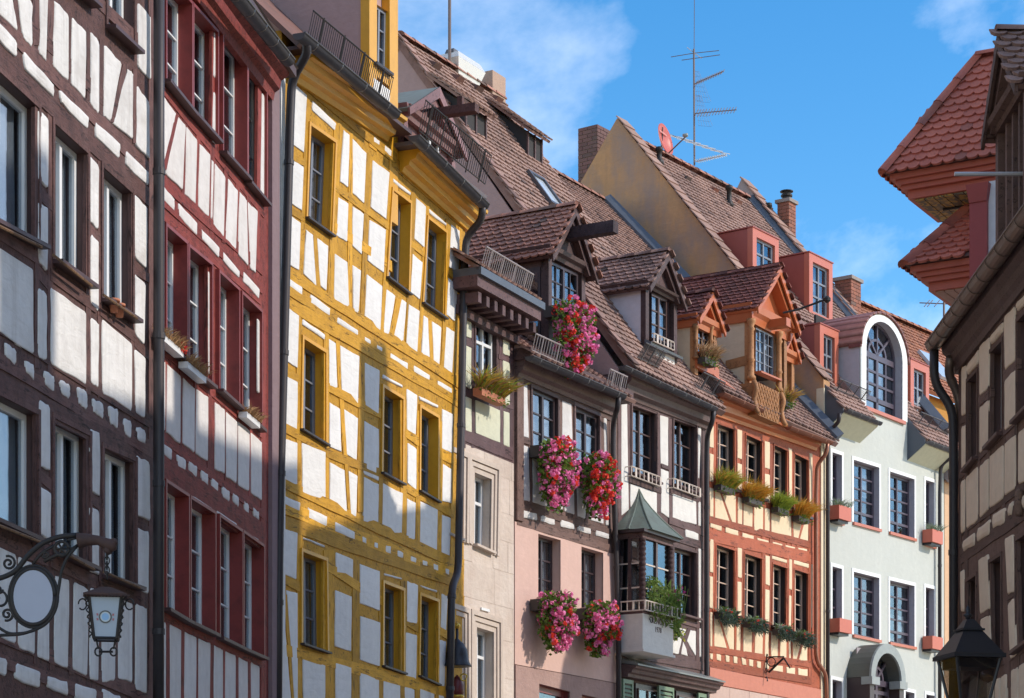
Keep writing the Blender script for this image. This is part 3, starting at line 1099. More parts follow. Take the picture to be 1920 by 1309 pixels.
h2.panels(Zc, [
    (1100, 58, 1140, 88, 1138, 148, 1104, 122), (1157, 103, 1195, 128, 1193, 182, 1160, 158), (1215, 148, 1257, 178, 1255, 238, 1220, 210), (1273, 186, 1308, 212, 1306, 266, 1278, 242), (1335, 226, 1362, 250, 1360, 302, 1340, 285), (1383, 262, 1418, 292, 1417, 337, 1388, 315),
    (950, 142, 995, 168, 995, 182, 950, 158), (1020, 182, 1160, 268, 1160, 290, 1020, 206), (1184, 278, 1296, 355, 1296, 380, 1184, 302), (1314, 376, 1414, 440, 1414, 458, 1314, 396),
    (900, 892, 908, 896, 908, 1400, 900, 1396), (930, 905, 992, 935, 990, 1440, 930, 1410), (1012, 945, 1076, 978, 1074, 1470, 1010, 1440), (1088, 982, 1152, 1010, 1148, 1500, 1086, 1470), (1172, 1022, 1220, 1045, 1220, 1530, 1172, 1500),
    (1234, 1052, 1290, 1078, 1288, 1560, 1234, 1530), (1308, 1085, 1356, 1110, 1354, 1580, 1308, 1560), (1374, 1115, 1420, 1138, 1418, 1600, 1374, 1580)], W2, **P2)
h2.beams(I, [(305, 340, 492, 505, 22), (305, 375, 492, 542, 20), (305, 165, 495, 400, 18), (305, 655, 492, 815, 18), (305, 822, 495, 965, 16), (305, 872, 495, 1008, 52), (305, 1155, 497, 1248, 18), (305, 405, 490, 566, 14)], T2, name='rail')
h2.beams(I, [(331, 215, 310, 318, 10), (348, 215, 345, 370, 8), (372, 240, 370, 395, 8), (398, 262, 395, 420, 8), (402, 10, 398, 440, 7), (424, 305, 420, 455, 8), (447, 330, 442, 480, 8), (466, 350, 468, 505, 7), (487, 150, 484, 520, 7),
             (312, 660, 312, 810, 6), (341, 690, 341, 835, 7), (368, 715, 367, 850, 7), (393, 495, 393, 880, 8), (424, 765, 424, 900, 6), (446, 780, 446, 915, 6), (470, 800, 470, 930, 6), (494, 590, 494, 1400, 9),
             (316, 1160, 316, 1400, 8), (343, 1170, 343, 1400, 7), (371, 1180, 370, 1400, 7), (397, 1190, 397, 1400, 8), (421, 1205, 421, 1400, 6), (446, 1215, 446, 1400, 6), (468, 1225, 467, 1400, 6)], T2, name='post', front=.006)
h2.cornice((300, -80), (505, 190), [(-.02, 0), (.05, 0), (.07, .10), (.13, .14), (.15, .24), (.24, .30), (.27, .45), (-.02, .50)], T2)
ze2 = f2.z(300, -80) + .5
h2.gutter((428, -28), (540, 112), .36, .085, M_ZINC, 5)
e = MB(); f2.box(e, h2.s0, h2.s1 + .12, -.2, .30, ze2 - .02, ze2 + .12); e.build('eave', T1b, h2.root)
h2.wall(T2, 0, [(h2.s0, ze2), (h2.s1, ze2)])
rp2 = f2.roof(h2.s0, .32, ze2 + .1, R(50))
slab(h2.root, rp2, [(0, 0), (h2.s1 - h2.s0 + .15, 0), (h2.s1 - h2.s0 + .15, 6), (0, 6)], MATS['tile_old'])
# mauve quoin strip and white return beside it
q = MB(); sA, sB = f2.s(503), f2.s(517)
f2.box(q, sA, sB, -.4, .05, 0, f2.z(510, 150)); q.build('quoin_strip', plaster('mauve_plaster', (.27, .19, .20), (.2, .14, .15), .3), h2.root)

# ================================================================== 3 yellow house
W3 = plaster('yellow_house_white', (.80, .785, .76), (.48, .45, .42), .32, .85, 6, .5, .52)
T3 = timber('yellow_timber', (.71, .365, .03), (.34, .155, .014), .6, .65, .5)
T3b = paint('yellow_board', (.68, .335, .022), .4, 0, .4, (.42, .19, .015))
GREYF = paint('grey_sash', (.20, .21, .24), .35, 0, .2)
h3 = House('timber_framed_house', f3, 528, 872, 'tall half-timbered house with bright yellow beams and white panels')
Z4, Z5, Z6 = Zm(480, 0, 2.908), Zm(480, 430, 2.908), Zm(480, 860, 2.915)
win3 = dict(frame=GREYF, reveal=T3b, dep=.15, cols=2, rows=3, fw=.045, mid=.05, bw=.022, arch=T3b, archw=.045, archo=.03, sill=M_PIPE, sillo=.07, silld=.025)
for q, cu in (((580, 236, 626, 268, 619, 440, 574, 408), [(.05, .95, 0, 1)]), ((735, 358, 767, 382, 763, 549, 725, 520), None), ((801, 411, 834, 437, 831, 595, 792, 568), None),
              ((567, 636, 608, 662, 608, 832, 564, 805), None), ((717, 727, 753, 749, 752, 906, 715, 886), [(0, .5, 0, 1)]), ((787, 765, 819, 784, 818, 939, 786, 920), CURT),
              ((565, 1035, 609, 1052, 611, 1222, 565, 1206), None), ((718, 1094, 754, 1108, 754, 1261, 717, 1248), None), ((787, 1117, 819, 1129, 818, 1282, 785, 1267), None)):
    h3.win([q[0:2], q[2:4], q[4:6], q[6:8]], curtain=cu, **win3)
P3 = dict(front=.014, bulge=.004, rad=.012, jit=.003, edge=.008)
h3.panels(Z4, [
    (205, 450, 280, 520, 262, 832, 190, 778), (310, 550, 438, 672, 432, 712, 308, 602), (185, 852, 262, 912, 252, 1148, 174, 1098), (170, 1163, 246, 1214, 236, 1475, 164, 1430),
    (480, 708, 512, 736, 504, 1022, 460, 990), (450, 1074, 506, 1110, 498, 1318, 440, 1286), (527, 755, 604, 835, 590, 1108, 527, 1050), (530, 1125, 590, 1165, 578, 1388, 527, 1342), (640, 873, 730, 940, 712, 1196, 628, 1130),
    (622, 1200, 710, 1250, 698, 1488, 612, 1424), (640, 738, 678, 765, 674, 802, 640, 775), (700, 784, 741, 820, 738, 858, 699, 826), (700, 640, 736, 655, 734, 728, 700, 692),
    (750, 972, 846, 1050, 844, 1066, 750, 996), (877, 1080, 928, 1125, 920, 1350, 864, 1302), (945, 1138, 1040, 1218, 1038, 1232, 945, 1160), (1065, 1222, 1112, 1260, 1106, 1488, 1055, 1456)], W3, **P3)
h3.panels(Z5, [
    (855, 133, 910, 182, 896, 382, 845, 344), (1050, 263, 1102, 310, 1086, 502, 1040, 468),
    (275, 4, 312, 30, 330, 308, 262, 245), (335, 48, 396, 90, 386, 336, 352, 306), (432, 130, 500, 180, 510, 441, 426, 380), (530, 194, 574, 225, 560, 476, 532, 454), (607, 245, 690, 310, 680, 552, 593, 490),
    (712, 324, 762, 365, 725, 580, 697, 560), (795, 380, 822, 398, 803, 636, 748, 595), (835, 408, 894, 446, 880, 672, 821, 630), (918, 470, 938, 484, 950, 716, 903, 685), (962, 500, 1012, 535, 1000, 750, 970, 726), (1038, 528, 1084, 560, 1070, 788, 1026, 755),
    (164, 248, 254, 310, 253, 362, 164, 300), (300, 355, 406, 430, 403, 472, 297, 405), (445, 478, 558, 550, 557, 582, 443, 510), (590, 578, 628, 600, 627, 636, 590, 612), (655, 618, 692, 640, 690, 678, 655, 655), (730, 664, 830, 730, 828, 766, 728, 705),
    (860, 740, 951, 790, 948, 832, 860, 775), (988, 816, 1070, 865, 1070, 902, 987, 850),
    (160, 413, 236, 470, 228, 757, 156, 713), (156, 793, 230, 834, 225, 1092, 156, 1058), (258, 490, 378, 574, 375, 602, 255, 520), (400, 597, 436, 620, 446, 882, 400, 855), (405, 944, 460, 980, 468, 1216, 402, 1185),
    (460, 632, 565, 694, 558, 952, 470, 905), (480, 980, 558, 1030, 550, 1262, 497, 1230), (593, 725, 675, 770, 670, 1007, 597, 960), (592, 1044, 672, 1090, 670, 1372, 588, 1334), (695, 794, 800, 850, 800, 866, 693, 812),
    (825, 868, 881, 905, 873, 1121, 825, 1094), (830, 1164, 876, 1195, 875, 1422, 829, 1386), (890, 908, 995, 960, 993, 976, 893, 926), (1018, 980, 1076, 1010, 1070, 1222, 1015, 1194), (1020, 1280, 1068, 1306, 1066, 1496, 1016, 1480),
    (154, 1138, 226, 1164, 226, 1400, 150, 1358), (254, 1164, 381, 1214, 380, 1478, 256, 1436)], W3, **P3)
h3.panels(Z6, [
    (407, 20, 486, 65, 498, 292, 405, 260), (505, 63, 556, 95, 548, 320, 520, 302), (592, 100, 672, 140, 670, 374, 587, 340), (695, 134, 804, 190, 797, 437, 690, 384), (828, 218, 874, 240, 870, 467, 825, 449), (900, 234, 994, 275, 990, 510, 896, 480), (1018, 306, 1066, 325, 1059, 540, 1015, 520),
    (148, 198, 244, 240, 240, 294, 148, 255), (288, 268, 390, 315, 388, 374, 286, 330), (433, 344, 541, 400, 540, 443, 433, 396), (578, 417, 605, 430, 606, 473, 580, 460), (643, 446, 671, 452, 669, 505, 642, 490), (708, 469, 738, 478, 738, 524, 707, 512), (774, 499, 806, 512, 804, 547, 774, 536), (844, 527, 878, 540, 876, 574, 844, 564),
    (909, 549, 939, 560, 938, 595, 909, 586), (966, 564, 998, 574, 999, 622, 968, 612), (1032, 591, 1058, 602, 1057, 642, 1034, 632),
    (150, 374, 228, 405, 222, 661, 150, 630), (168, 718, 230, 735, 228, 1330, 212, 1330), (148, 880, 158, 900, 196, 1340, 148, 1340), (262, 428, 376, 474, 376, 486, 262, 441), (440, 513, 532, 550, 530, 659, 440, 625), (437, 718, 526, 755, 522, 1057, 434, 1026),
    (570, 575, 678, 615, 678, 832, 570, 790), (573, 860, 681, 895, 677, 1137, 572, 1101), (698, 624, 798, 654, 797, 662, 698, 636), (828, 670, 887, 690, 882, 907, 825, 891), (820, 949, 881, 965, 877, 1207, 820, 1191), (903, 691, 991, 721, 990, 732, 903, 702),
    (1015, 737, 1049, 750, 1040, 947, 1010, 936), (1005, 989, 1040, 1000, 1031, 1247, 1000, 1236),
    (258, 1083, 381, 1130, 378, 1360, 262, 1330), (437, 1114, 523, 1140, 520, 1420, 437, 1390), (572, 1169, 673, 1205, 672, 1450, 572, 1420), (698, 1204, 789, 1230, 788, 1480, 698, 1450), (813, 1244, 868, 1263, 866, 1480, 813, 1460), (897, 1254, 976, 1285, 974, 1500, 897, 1480), (1000, 1290, 1030, 1300, 1028, 1500, 1000, 1490)], W3, **P3)
B3 = dict(front=.014)
h3.beams(I, [(530, 120, 745, 300, 24), (735, 300, 870, 418, 24), (530, 505, 868, 722, 22), (530, 535, 868, 750, 20), (530, 562, 868, 755, 26), (530, 905, 860, 1060, 20), (530, 950, 860, 1080, 24), (530, 978, 860, 1092, 26),
             (535, 288, 572, 305, 14), (535, 388, 572, 410, 14), (628, 350, 730, 425, 14), (628, 425, 735, 500, 18), (770, 455, 800, 478, 14), (840, 508, 862, 528, 14), (532, 690, 566, 718, 18), (612, 725, 720, 778, 18), (760, 810, 790, 832, 18), (828, 850, 850, 862, 18), (532, 800, 620, 850, 18),
             (612, 848, 720, 890, 16), (755, 910, 850, 965, 16), (532, 1085, 568, 1105, 18), (612, 1060, 720, 1130, 20), (755, 1160, 790, 1180, 18), (820, 1180, 850, 1198, 16), (530, 1218, 850, 1300, 22)], T3, name='rail', jit=.006, **B3)
h3.beams(I, [(578, 180, 568, 430, 8), (634, 230, 622, 560, 15), (658, 250, 656, 590, 8), (690, 290, 680, 600, 9), (736, 300, 718, 620, 9), (776, 360, 765, 650, 10), (802, 385, 786, 660, 8), (841, 412, 832, 690, 10), (864, 425, 852, 700, 8), (592, 440, 597, 545, 8), (748, 560, 732, 640, 11), (806, 600, 811, 690, 7),
             (561, 590, 560, 900, 9), (612, 620, 612, 940, 10), (634, 640, 648, 860, 8), (679, 680, 676, 960, 11), (717, 720, 714, 990, 9), (757, 750, 757, 1000, 12), (786, 770, 784, 1020, 8), (826, 790, 825, 1040, 10), (848, 790, 848, 1050, 6), (650, 870, 657, 970, 8),
             (562, 1000, 561, 1400, 9), (617, 1030, 615, 1400, 20), (668, 1050, 667, 1400, 13), (716, 1070, 714, 1400, 9), (758, 1090, 756, 1400, 12), (786, 1100, 782, 1400, 9), (825, 1110, 820, 1400, 10), (537, 1115, 554, 1320, 11)], T3, name='post', front=.010)
zl3 = f3.z(535, 98); zr3 = f3.z(870, 408)
sm3 = f3.s(738)
h3.wall(T3, 0, [(h3.s0, f3.z(545, 70)), (sm3, f3.z(545, 70)), (sm3 + .001, zr3), (h3.s1, zr3)], bz=zr3)
# white edge return
q = MB(); f3.box(q, f3.s(523), f3.s(531), -.3, .03, 0, f3.z(530, 140)); q.build('edge_strip', W3, h3.root)
PC = [(-.02, -.03), (.05, -.03), (.08, .03), (.15, .05), (.17, .11), (.25, .13), (.28, .19), (.33, .21), (.34, .25), (-.02, .27)]
h3.cornice((541, 145), (722, 262), PC, T3b)
h3.cornice((748, 318), (876, 432), PC, T3b)
zg1, zg2 = f3.z(560, 55, .42), f3.z(790, 268, .42)
h3.gutter((560, 62), (741, 212), .42, .085, M_ZINC, 4)
h3.gutter((776, 254), (908, 384), .42, .085, M_ZINC, 4)
h3.pipe([(574, 70, .42), (576, 100, .40), (547, 150, .12), (544, 220, .11), (523, 1000, .11), (520, 1400, .11)], .055, M_PIPE, collars=(.18, .45, .62, .8))
h3.pipe([(905, 384, .42), (903, 412, .38), (874, 445, .12), (870, 520, .11), (859, 1075, .14), (847, 1100, .26), (842, 1400, .30)], .055, M_PIPE, collars=(.12, .4, .74, .9))
# eave boxes
e = MB()
f3.box(e, h3.s0, f3.s(735), -.3, .30, f3.z(541, 145) + .254, f3.z(541, 145) + .30)
e.build('eave', T1b, h3.root)
e = MB()
zc2 = f3.z(748, 318) + .25
f3.box(e, sm3, h3.s1, -.3, .35, zc2 + .004, zc2 + .06)
e.build('eave', paint('dark_sheet', (.12, .09, .085), .6, 0, .3), h3.root)
TOLD = MATS['tile_old']
z31 = f3.z(541, 145) + .29
rp3a = f3.roof(h3.s0 - .1, .3, z31, R(45))
slab(h3.root, rp3a, [(0, 0), (f3.s(705) - h3.s0, 0), (f3.s(705) - h3.s0, 3), (0, 3)], TOLD)
rp3b = f3.roof(sm3, .33, zc2 + .05, R(44))
slab(h3.root, rp3b, [(0, 0), (h3.s1 - sm3, 0), (h3.s1 - sm3, 2.6), (0, 2.6)], TOLD)
# snow guards
guard(h3.root, f3.w(h3.s0 + .1, .30, z31 + .1), f3.w(f3.s(688), .30, z31 + .1), f3.n * .25 + Vector((0, 0, 1)), M_IRON, 44, .36, posts=4, r=.007)
guard(h3.root, f3.w(sm3 + .05, .36, zc2 + .2), f3.w(h3.s1 - .1, .36, zc2 + .2), f3.n * .25 + Vector((0, 0, 1)), M_IRON, 34, .42, posts=5, r=.007)
# left gabled dormer, mostly above the picture: mauve cheek, yellow front
MAUVE = MATS['mauve_plaster']
so = -.02
sl, sr = f3.s(690, so), f3.s(742, so)
PINKW = plaster('pink_wall', (.43, .29, .27), (.35, .24, .22), .25)
d = MB(); f3.box(d, sl, sr, -3.2, so - .09, z31 - .3, z31 + 2.9); dz = d.build('dormer', PINKW, h3.root)
zd = z31 + 2.05
for (a, b, za_, zb_) in ((sl - .02, f3.s(703, so), z31 - .4, zd), (f3.s(727, so), sr + .01, z31 - 1.2, zd)):
    m = MB(); f3.box(m, a, b, so - .1, so + .03, za_, zb_); m.build('post', T3b, dz)
m = MB(); f3.box(m, f3.s(703, so), f3.s(727, so), so - .1, so + .02, f3.z(703, 140), f3.z(703, 122)); m.build('rail', T3b, dz)
h3.panel([(702, 146), (732, 170), (731, 203), (701, 182)], W3, front=.02, bulge=.003, rad=.01)
h3.win([(701, 5), (727, 22), (725, 137), (699, 118)], frame=GREYF, reveal=T3b, dep=.05, cols=2, rows=3, fw=.04, o=so, hole=False, sill=M_PIPE)
m = MB()
f3.prof(m, sl - .2, zd, sr + .2, zd, [(so - .1, 0), (so + .05, 0), (so + .09, .09), (so + .18, .13), (so + .22, .26), (so - .1, .3)])
m.build('cornice', T3b, dz)
GUARD = paint('guard_grey', (.36, .31, .30), .5, .2, .3)
# ================================================================== 4 narrow sandstone house
SAND = plaster('sandstone', (.66, .56, .48), (.48, .36, .29), .7, .9, 12, .5, .42, None)
SANDT = plaster('sandstone_trim', (.62, .52, .44), (.42, .32, .26), .5, .9, 16, .4, .45)
T4 = timber('mauve_brown_timber', (.15, .085, .085), (.06, .035, .036), .45, .6, .35)
T4b = paint('dark_brown_frame', (.055, .032, .032), .45, 0, .3)
CREAM4 = plaster('pale_green_plaster', (.66, .66, .50), (.5, .48, .38), .2)
h4 = House('narrow_stone_house', f4, 860, 963, 'narrow sandstone house with pale green panels under a deep bracketed eave')
Zd, Ze, Zf = Zm(860, 340, 3.272), Zm(860, 640, 3.635), Zm(840, 960, 3.75)
win4 = dict(frame=M_WHITE, reveal=T4b, dep=.07, cols=2, rows=1, transom=.34, fw=.05, mid=.05, sill=T4, arch=T4, archw=.05)
h4.win([(891, 600), (929, 616), (929, 724), (891, 708)], curtain=CURT, **win4)
st = dict(frame=M_WHITE, reveal=SANDT, dep=.16, cols=2, rows=1, transom=.36, fw=.05, mid=.05, sill=SANDT)
def stone_window(pts, **k):
    q = h4.quad(pts)
    b = h4.win(pts, curtain=[(.5, .98, 0, 1)], **{**st, **k})
    TL, TR, BR, BL = q
    W = lambda u, v, o: (lambda p: f4.w(p.x, o, p.y))(TL.lerp(TR, u).lerp(BL.lerp(BR, u), v))
    w, hh = (TR - TL).length, (BL - TL).length
    # stepped stone mouldings round the opening
    for i, (a, b_, o) in enumerate(((.0, .07, .012), (.085, .15, .03), (.165, .24, .05))):
        m = MB()
        for (u0, u1, v0, v1) in ((-b_ / w, -a / w - .001, -b_ / hh, 1.03), (1 + a / w + .001, 1 + b_ / w, -b_ / hh, 1.03), (-a / w, 1 + a / w, -b_ / hh, -a / hh - .001)):
            c = [(u0, v0), (u1, v0), (u1, v1), (u0, v1)]
            m.hexa([W(u, v, -.02) for u, v in c], [W(u, v, o) for u, v in c])
        m.build('moulding', SANDT, b)
stone_window([(889, 886), (921, 899), (919, 1034), (888, 1020)])
stone_window([(893, 1176), (925, 1186), (925, 1322), (893, 1312)])
stone_window([(838, 866), (862, 876), (861, 1010), (838, 1000)])
stone_window([(840, 1160), (864, 1168), (864, 1310), (840, 1302)])
PN = dict(front=.015, bulge=.004, rad=.012, jit=.003, edge=.008)
h4.panels(Ze, [(118, 398, 284, 468, 284, 694, 118, 625), (308, 474, 348, 490, 348, 724, 308, 706), (48, 26, 88, 42, 88, 325, 48, 306), (48, 374, 90, 392, 90, 622, 48, 606), (304, 130, 350, 148, 350, 434, 306, 418)], CREAM4, **PN)
h4.panels(Zd, [(45, 780, 80, 794, 80, 964, 45, 950), (274, 876, 314, 893, 314, 1074, 274, 1058)], CREAM4, **PN)
h4.beams(I, [(866, 812, 962, 852, 26), (866, 735, 962, 762, 11), (866, 640, 889, 646, 12), (935, 668, 962, 680, 10), (866, 575, 962, 612, 12)], T4, name='rail')
h4.beams(I, [(869, 560, 869, 840, 8), (888, 570, 887, 840, 7), (941, 600, 941, 850, 8), (959, 600, 960, 860, 8)], T4, name='post', front=.006)
# stone courses below the timber
zj = [f4.z(905, y) for y in (1035, 1092, 1150, 840)]
zs = f4.z(962, 866)
rs = random.Random(5)
blocks = []
zz = 0.4
while zz < f4.z(905, 850) - .2:
    hh_ = rs.uniform(.42, .6)
    ss = h4.s0
    while ss < h4.s1:
        w_ = rs.uniform(.7, 1.2)
        blocks.append((ss, min(ss + w_, h4.s1), zz, min(zz + hh_, f4.z(905, 846))))
        ss += w_
    zz += hh_
hol = [(min(p[0] for p in q), max(p[0] for p in q), min(p[1] for p in q), max(p[1] for p in q)) for q in h4.holes]
for (a, b, z0, z1) in blocks:
    segs = [(a, b)]
    for (ha, hb, hz0, hz1) in hol[1:]:
        ha, hb, hz0, hz1 = ha - .05, hb + .05, hz0 - .06, hz1 + .05
        if z1 > hz0 and z0 < hz1:
            segs = [x for (p, q) in segs for x in ((p, min(q, ha)), (max(p, hb), q)) if x[1] - x[0] > .03]
    for (p, q) in segs:
        m = MB()
        g_ = .004
        A = [(p + g_, z0 + g_), (q - g_, z0 + g_), (q - g_, z1 - g_), (p + g_, z1 - g_)]
        m.hexa([f4.w(s, -.03, z) for s, z in A], [f4.w(s, .006 + rs.uniform(-.002, .002), z) for s, z in A])
        m.build('stone_block', SAND, h4.root)
m = MB(); f4.box(m, f4.s(900), f4.s(915), .004, .03, f4.z(900, 1144), f4.z(900, 1139)); m.build('small_plate', M_WHITE, h4.root)
zt4 = f4.z(905, 588)
h4.wall(T4, 0, [(h4.s0, zt4 + .1), (h4.s1, zt4 + .1)])
# deep eave on brackets
zE = f4.z(1000, 598, .45)
m = MB(); f4.box(m, h4.s0 - .3, h4.s1 + .02, -.2, .46, f4.z(1008, 598, .46), f4.z(1008, 578, .46)); m.build('eave_board', T4, h4.root)
zt = f4.z(1008, 578, .46)
m = MB(); f4.box(m, h4.s0 - .3, h4.s1 + .05, -.2, .52, zt, zt + .11); m.build('eave_flashing', M_LEAD, h4.root)
for i in range(8):
    s = lerp(h4.s0 - .1, h4.s1 - .08, i / 7)
    m = MB(); f4.box(m, s - .05, s + .05, -.1, .40, zt - .36, zt - .21); m.build('bracket', T4, h4.root)
m = MB(); f4.box(m, h4.s0 - .2, h4.s1, -.02, .10, zt - .5, zt - .37); m.build('wall_plate', T4, h4.root)
rp4 = f4.roof(h4.s0 - .3, .50, zt + .11, R(33))
TP = tilemat('tile_pink', (.35, .22, .175), (.28, .17, .135), (.12, .08, .07))
TD = tilemat('tile_brown', (.33, .20, .165), (.24, .14, .12), (.08, .055, .048))
ro4 = slab(h4.root, rp4, [(0, 0), (h4.s1 - h4.s0 + .3, 0), (h4.s1 - h4.s0 + .3, 3.6), (0, 3.6)], TD)
tile_roof(ro4, rp4, [(0, .05), (h4.s1 - h4.s0 + .3, .05), (h4.s1 - h4.s0 + .3, 3.6), (0, 3.6)], TP, n_obj=60)
guard(h4.root, f4.w(h4.s0 - .1, .42, zt + .16), f4.w(h4.s1 - .35, .42, zt + .16), f4.n * .3 + Vector((0, 0, 1)), GUARD, 26, .3, posts=4, r=.009)

# ================================================================== 5 pink house with the brown dormer
W5 = plaster('old_white', (.70, .68, .66), (.45, .42, .40), .45, .9, 12, .45, .48)
T5 = timber('faded_brown_timber', (.19, .115, .095), (.09, .055, .05), .5, .7, .4)
T5b = paint('dark_violet_frame', (.052, .032, .035), .4, 0, .25)
PINK = plaster('salmon_render', (.68, .46, .39), (.56, .36, .30), .35, .85, 8, .25, .52, (.60, .40, .335))
MAUVB = timber('mauve_board', (.17, .105, .10), (.10, .06, .06), .35, .55, .25)
h5 = House('timber_framed_house', f5, 963, 1158, 'pink house with brown timber upper floor and geraniums at every window')
win5 = dict(frame=T5b, reveal=T5b, dep=.05, cols=2, rows=3, fw=.055, mid=.06, bw=.025, arch=MAUVB, archw=.05, archo=.03, sill=T5b)
CW = [(.03, .97, 0, 1)]
h5.win([(996, 727), (1044, 748), (1044, 868), (997, 848)], curtain=CW, **win5)
h5.win([(1077, 761), (1122, 781), (1122, 896), (1078, 880)], curtain=CW, **win5)
w5b = dict(frame=T5b, reveal=PINK, dep=.16, cols=2, rows=3, fw=.05, mid=.05, bw=.025, sill=PINK)
h5.win([(1008, 1001), (1050, 1013), (1050, 1132), (1008, 1120)], curtain=CURT, **w5b)
h5.win([(1089, 1025), (1130, 1037), (1130, 1150), (1089, 1140)], curtain=CURT, **w5b)
REDF = paint('oxblood_frame', (.22, .05, .05), .4, 0, .2)
h5.win([(1008, 1282), (1066, 1297), (1066, 1480), (1008, 1470)], frame=REDF, reveal=REDF, dep=.1, cols=1, rows=1, fw=.1, mid=0, arch=REDF, archw=.12)
h5.win([(1088, 1302), (1143, 1315), (1143, 1490), (1088, 1480)], frame=REDF, reveal=REDF, dep=.1, cols=1, rows=1, fw=.1, mid=0, arch=REDF, archw=.12)
Zg = Zm(960, 700, 4.222)
P5 = dict(front=.015, bulge=.006, rad=.015, jit=.004, edge=.01)
h5.panels(Zg, [(70, 76, 124, 92, 134, 514, 74, 492), (76, 564, 134, 582, 146, 1016, 80, 1000), (162, 640, 200, 650, 300, 1064, 164, 1020), (396, 204, 472, 232, 484, 660, 402, 640), (320, 1000, 410, 1010, 400, 1090, 330, 1080), (416, 900, 494, 920, 496, 1118, 418, 1094),
               (514, 900, 600, 930, 580, 1148, 520, 1128), (620, 1040, 724, 1060, 726, 1194, 606, 1160), (740, 1080, 768, 1090, 768, 1206, 744, 1200), (726, 340, 752, 350, 756, 720, 734, 710),
               (88, 1070, 202, 1102, 202, 1166, 90, 1140), (230, 1106, 340, 1142, 340, 1202, 230, 1172), (384, 1146, 496, 1182, 496, 1242, 386, 1212), (520, 1192, 628, 1220, 626, 1274, 522, 1246), (662, 1232, 770, 1262, 770, 1312, 664, 1286)], W5, **P5)
h5.beams(I, [(972, 948, 1150, 1000, 13), (970, 977, 1150, 1030, 15), (977, 822, 995, 829, 12), (975, 710, 1150, 785, 12)], T5, name='rail', front=.02)
h5.beams(I, [(993, 720, 996, 945, 7), (1050, 745, 1053, 960, 9), (1075, 755, 1078, 970, 8), (1128, 775, 1130, 985, 8), (1145, 780, 1147, 1010, 5), (1057, 960, 1057, 990, 6), (1018, 870, 1036, 955, 7), (1112, 930, 1100, 980, 8), (1011, 960, 1011, 975, 7), (1079, 975, 1079, 1000, 7), (1110, 985, 1110, 1012, 7)], T5, name='post', front=.009)
# broad corner post
m = MB(); f5.box(m, f5.s(965), f5.s(977), -.1, .05, f5.z(965, 975), f5.z(965, 705)); m.build('corner_post', T5, h5.root)
zc = f5.z(985, 690)
h5.cornice((966, 706), (1146, 781), [(-.02, 0), (.05, 0), (.07, .06), (.14, .10), (.16, .24), (.24, .30), (.27, .40), (-.02, .43)], MAUVB)
zt5 = f5.z(966, 706)
h5.wall(T5, 0, [(h5.s0, zt5 + .42), (h5.s1, zt5 + .42)])
# pink render field around the first-floor windows, with thickness
def field(h, poly, holes, mat, o0, o1, name):
    f = h.f
    loops = [[Vector((s, z, 0)) for s, z in poly]] + [[Vector((s, z, 0)) for s, z in q] for q in holes]
    tris = tessellate_polygon(loops)
    flat = [p for l in loops for p in l]
    n = len(flat)
    mb = MB()
    vs = [f.w(p.x, o1, p.y) for p in flat]
    mb.add(vs, [tuple(t) for t in tris])
    for l in loops:
        for i in range(len(l)):
            a, b = l[i], l[(i + 1) % len(l)]
            mb.add([f.w(a.x, o0, a.y), f.w(b.x, o0, b.y), f.w(b.x, o1, b.y), f.w(a.x, o1, a.y)], [(0, 1, 2, 3)])
    return mb.build(name, mat, h.root)
field(h4, [(h4.s0, .3), (h4.s1, .3), (h4.s1, f4.z(905, 846)), (h4.s0, f4.z(905, 846))], h4.holes[1:], SAND, -.02, .002, 'stone_backing')
zp1, zp0 = f5.z(1000, 988), f5.z(1000, 1252)
field(h5, [(h5.s0 + .02, zp0), (h5.s1 - .06, zp0), (h5.s1 - .06, zp1), (h5.s0 + .02, zp1)], h5.holes[2:4], PINK, -.02, .012, 'render_coat')
STP = plaster('pink_stone', (.44, .29, .25), (.30, .19, .17), .6, .9, 14, .5, .42)
field(h5, [(h5.s0 + .02, .3), (h5.s1 - .06, .3), (h5.s1 - .06, zp0 - .015), (h5.s0 + .02, zp0 - .015)], h5.holes[4:6], STP, -.02, .03, 'stone_base')
h5.gutter((992, 668), (1168, 742), .38, .075, M_ZINC, 6)
h5.pipe([(1160, 742, .38), (1158, 765, .36), (1150, 790, .12), (1149, 850, .1), (1158, 1125, .1), (1160, 1200, .1), (1160, 1400, .1)], .045, M_PIPE, collars=(.2, .5, .75))
zr5 = f5.z(992, 668, .38)
e = MB(); f5.box(e, h5.s0, h5.s1, -.3, .30, zt5 + .42, zr5 + .02); e.build('eave', T4, h5.root)
rp5 = f5.roof(h5.s0, .36, zr5 + .05, R(36))
L5 = h5.s1 - h5.s0
ro5 = slab(h5.root, rp5, [(0, 0), (L5, 0), (L5, 4.5), (0, 4.5)], TD)
tile_roof(ro5, rp5, [(0, .03), (L5, .03), (L5, 4.5), (0, 4.5)], TD, n_obj=80)
# brown gabled dormer
of5 = -.05
a5, b5 = f5.s(1027, of5), f5.s(1096, of5)
ze5 = f5.z(1027, 462, of5); za5 = f5.z(1061, 388, of5); zb5 = zr5 + .02
WD = timber('dark_oak', (.11, .062, .058), (.05, .03, .03), .4, .55, .3)
tr5 = tilemat('tile_red_weathered', (.36, .17, .125), (.25, .115, .09), (.12, .08, .068))
dm5, dr5 = gable_dormer(h5, a5, b5, of5, zb5, ze5, za5, -2.6, WD, WD, tr5, cheekm=PINKW, n_obj=260, tw=.15, th=.115)
h5.win([(1031, 487), (1086, 513), (1086, 610), (1031, 588)], frame=T5b, reveal=WD, dep=.04, cols=4, rows=3, fw=.05, mid=.06, bw=.02, o=of5, hole=False, curtain=None)
m = MB(); f5.box(m, a5 + .13, b5 - .13, of5 - .08, of5 - .01, zb5, f5.z(1031, 590, of5)); m.build('apron', WD, dm5)
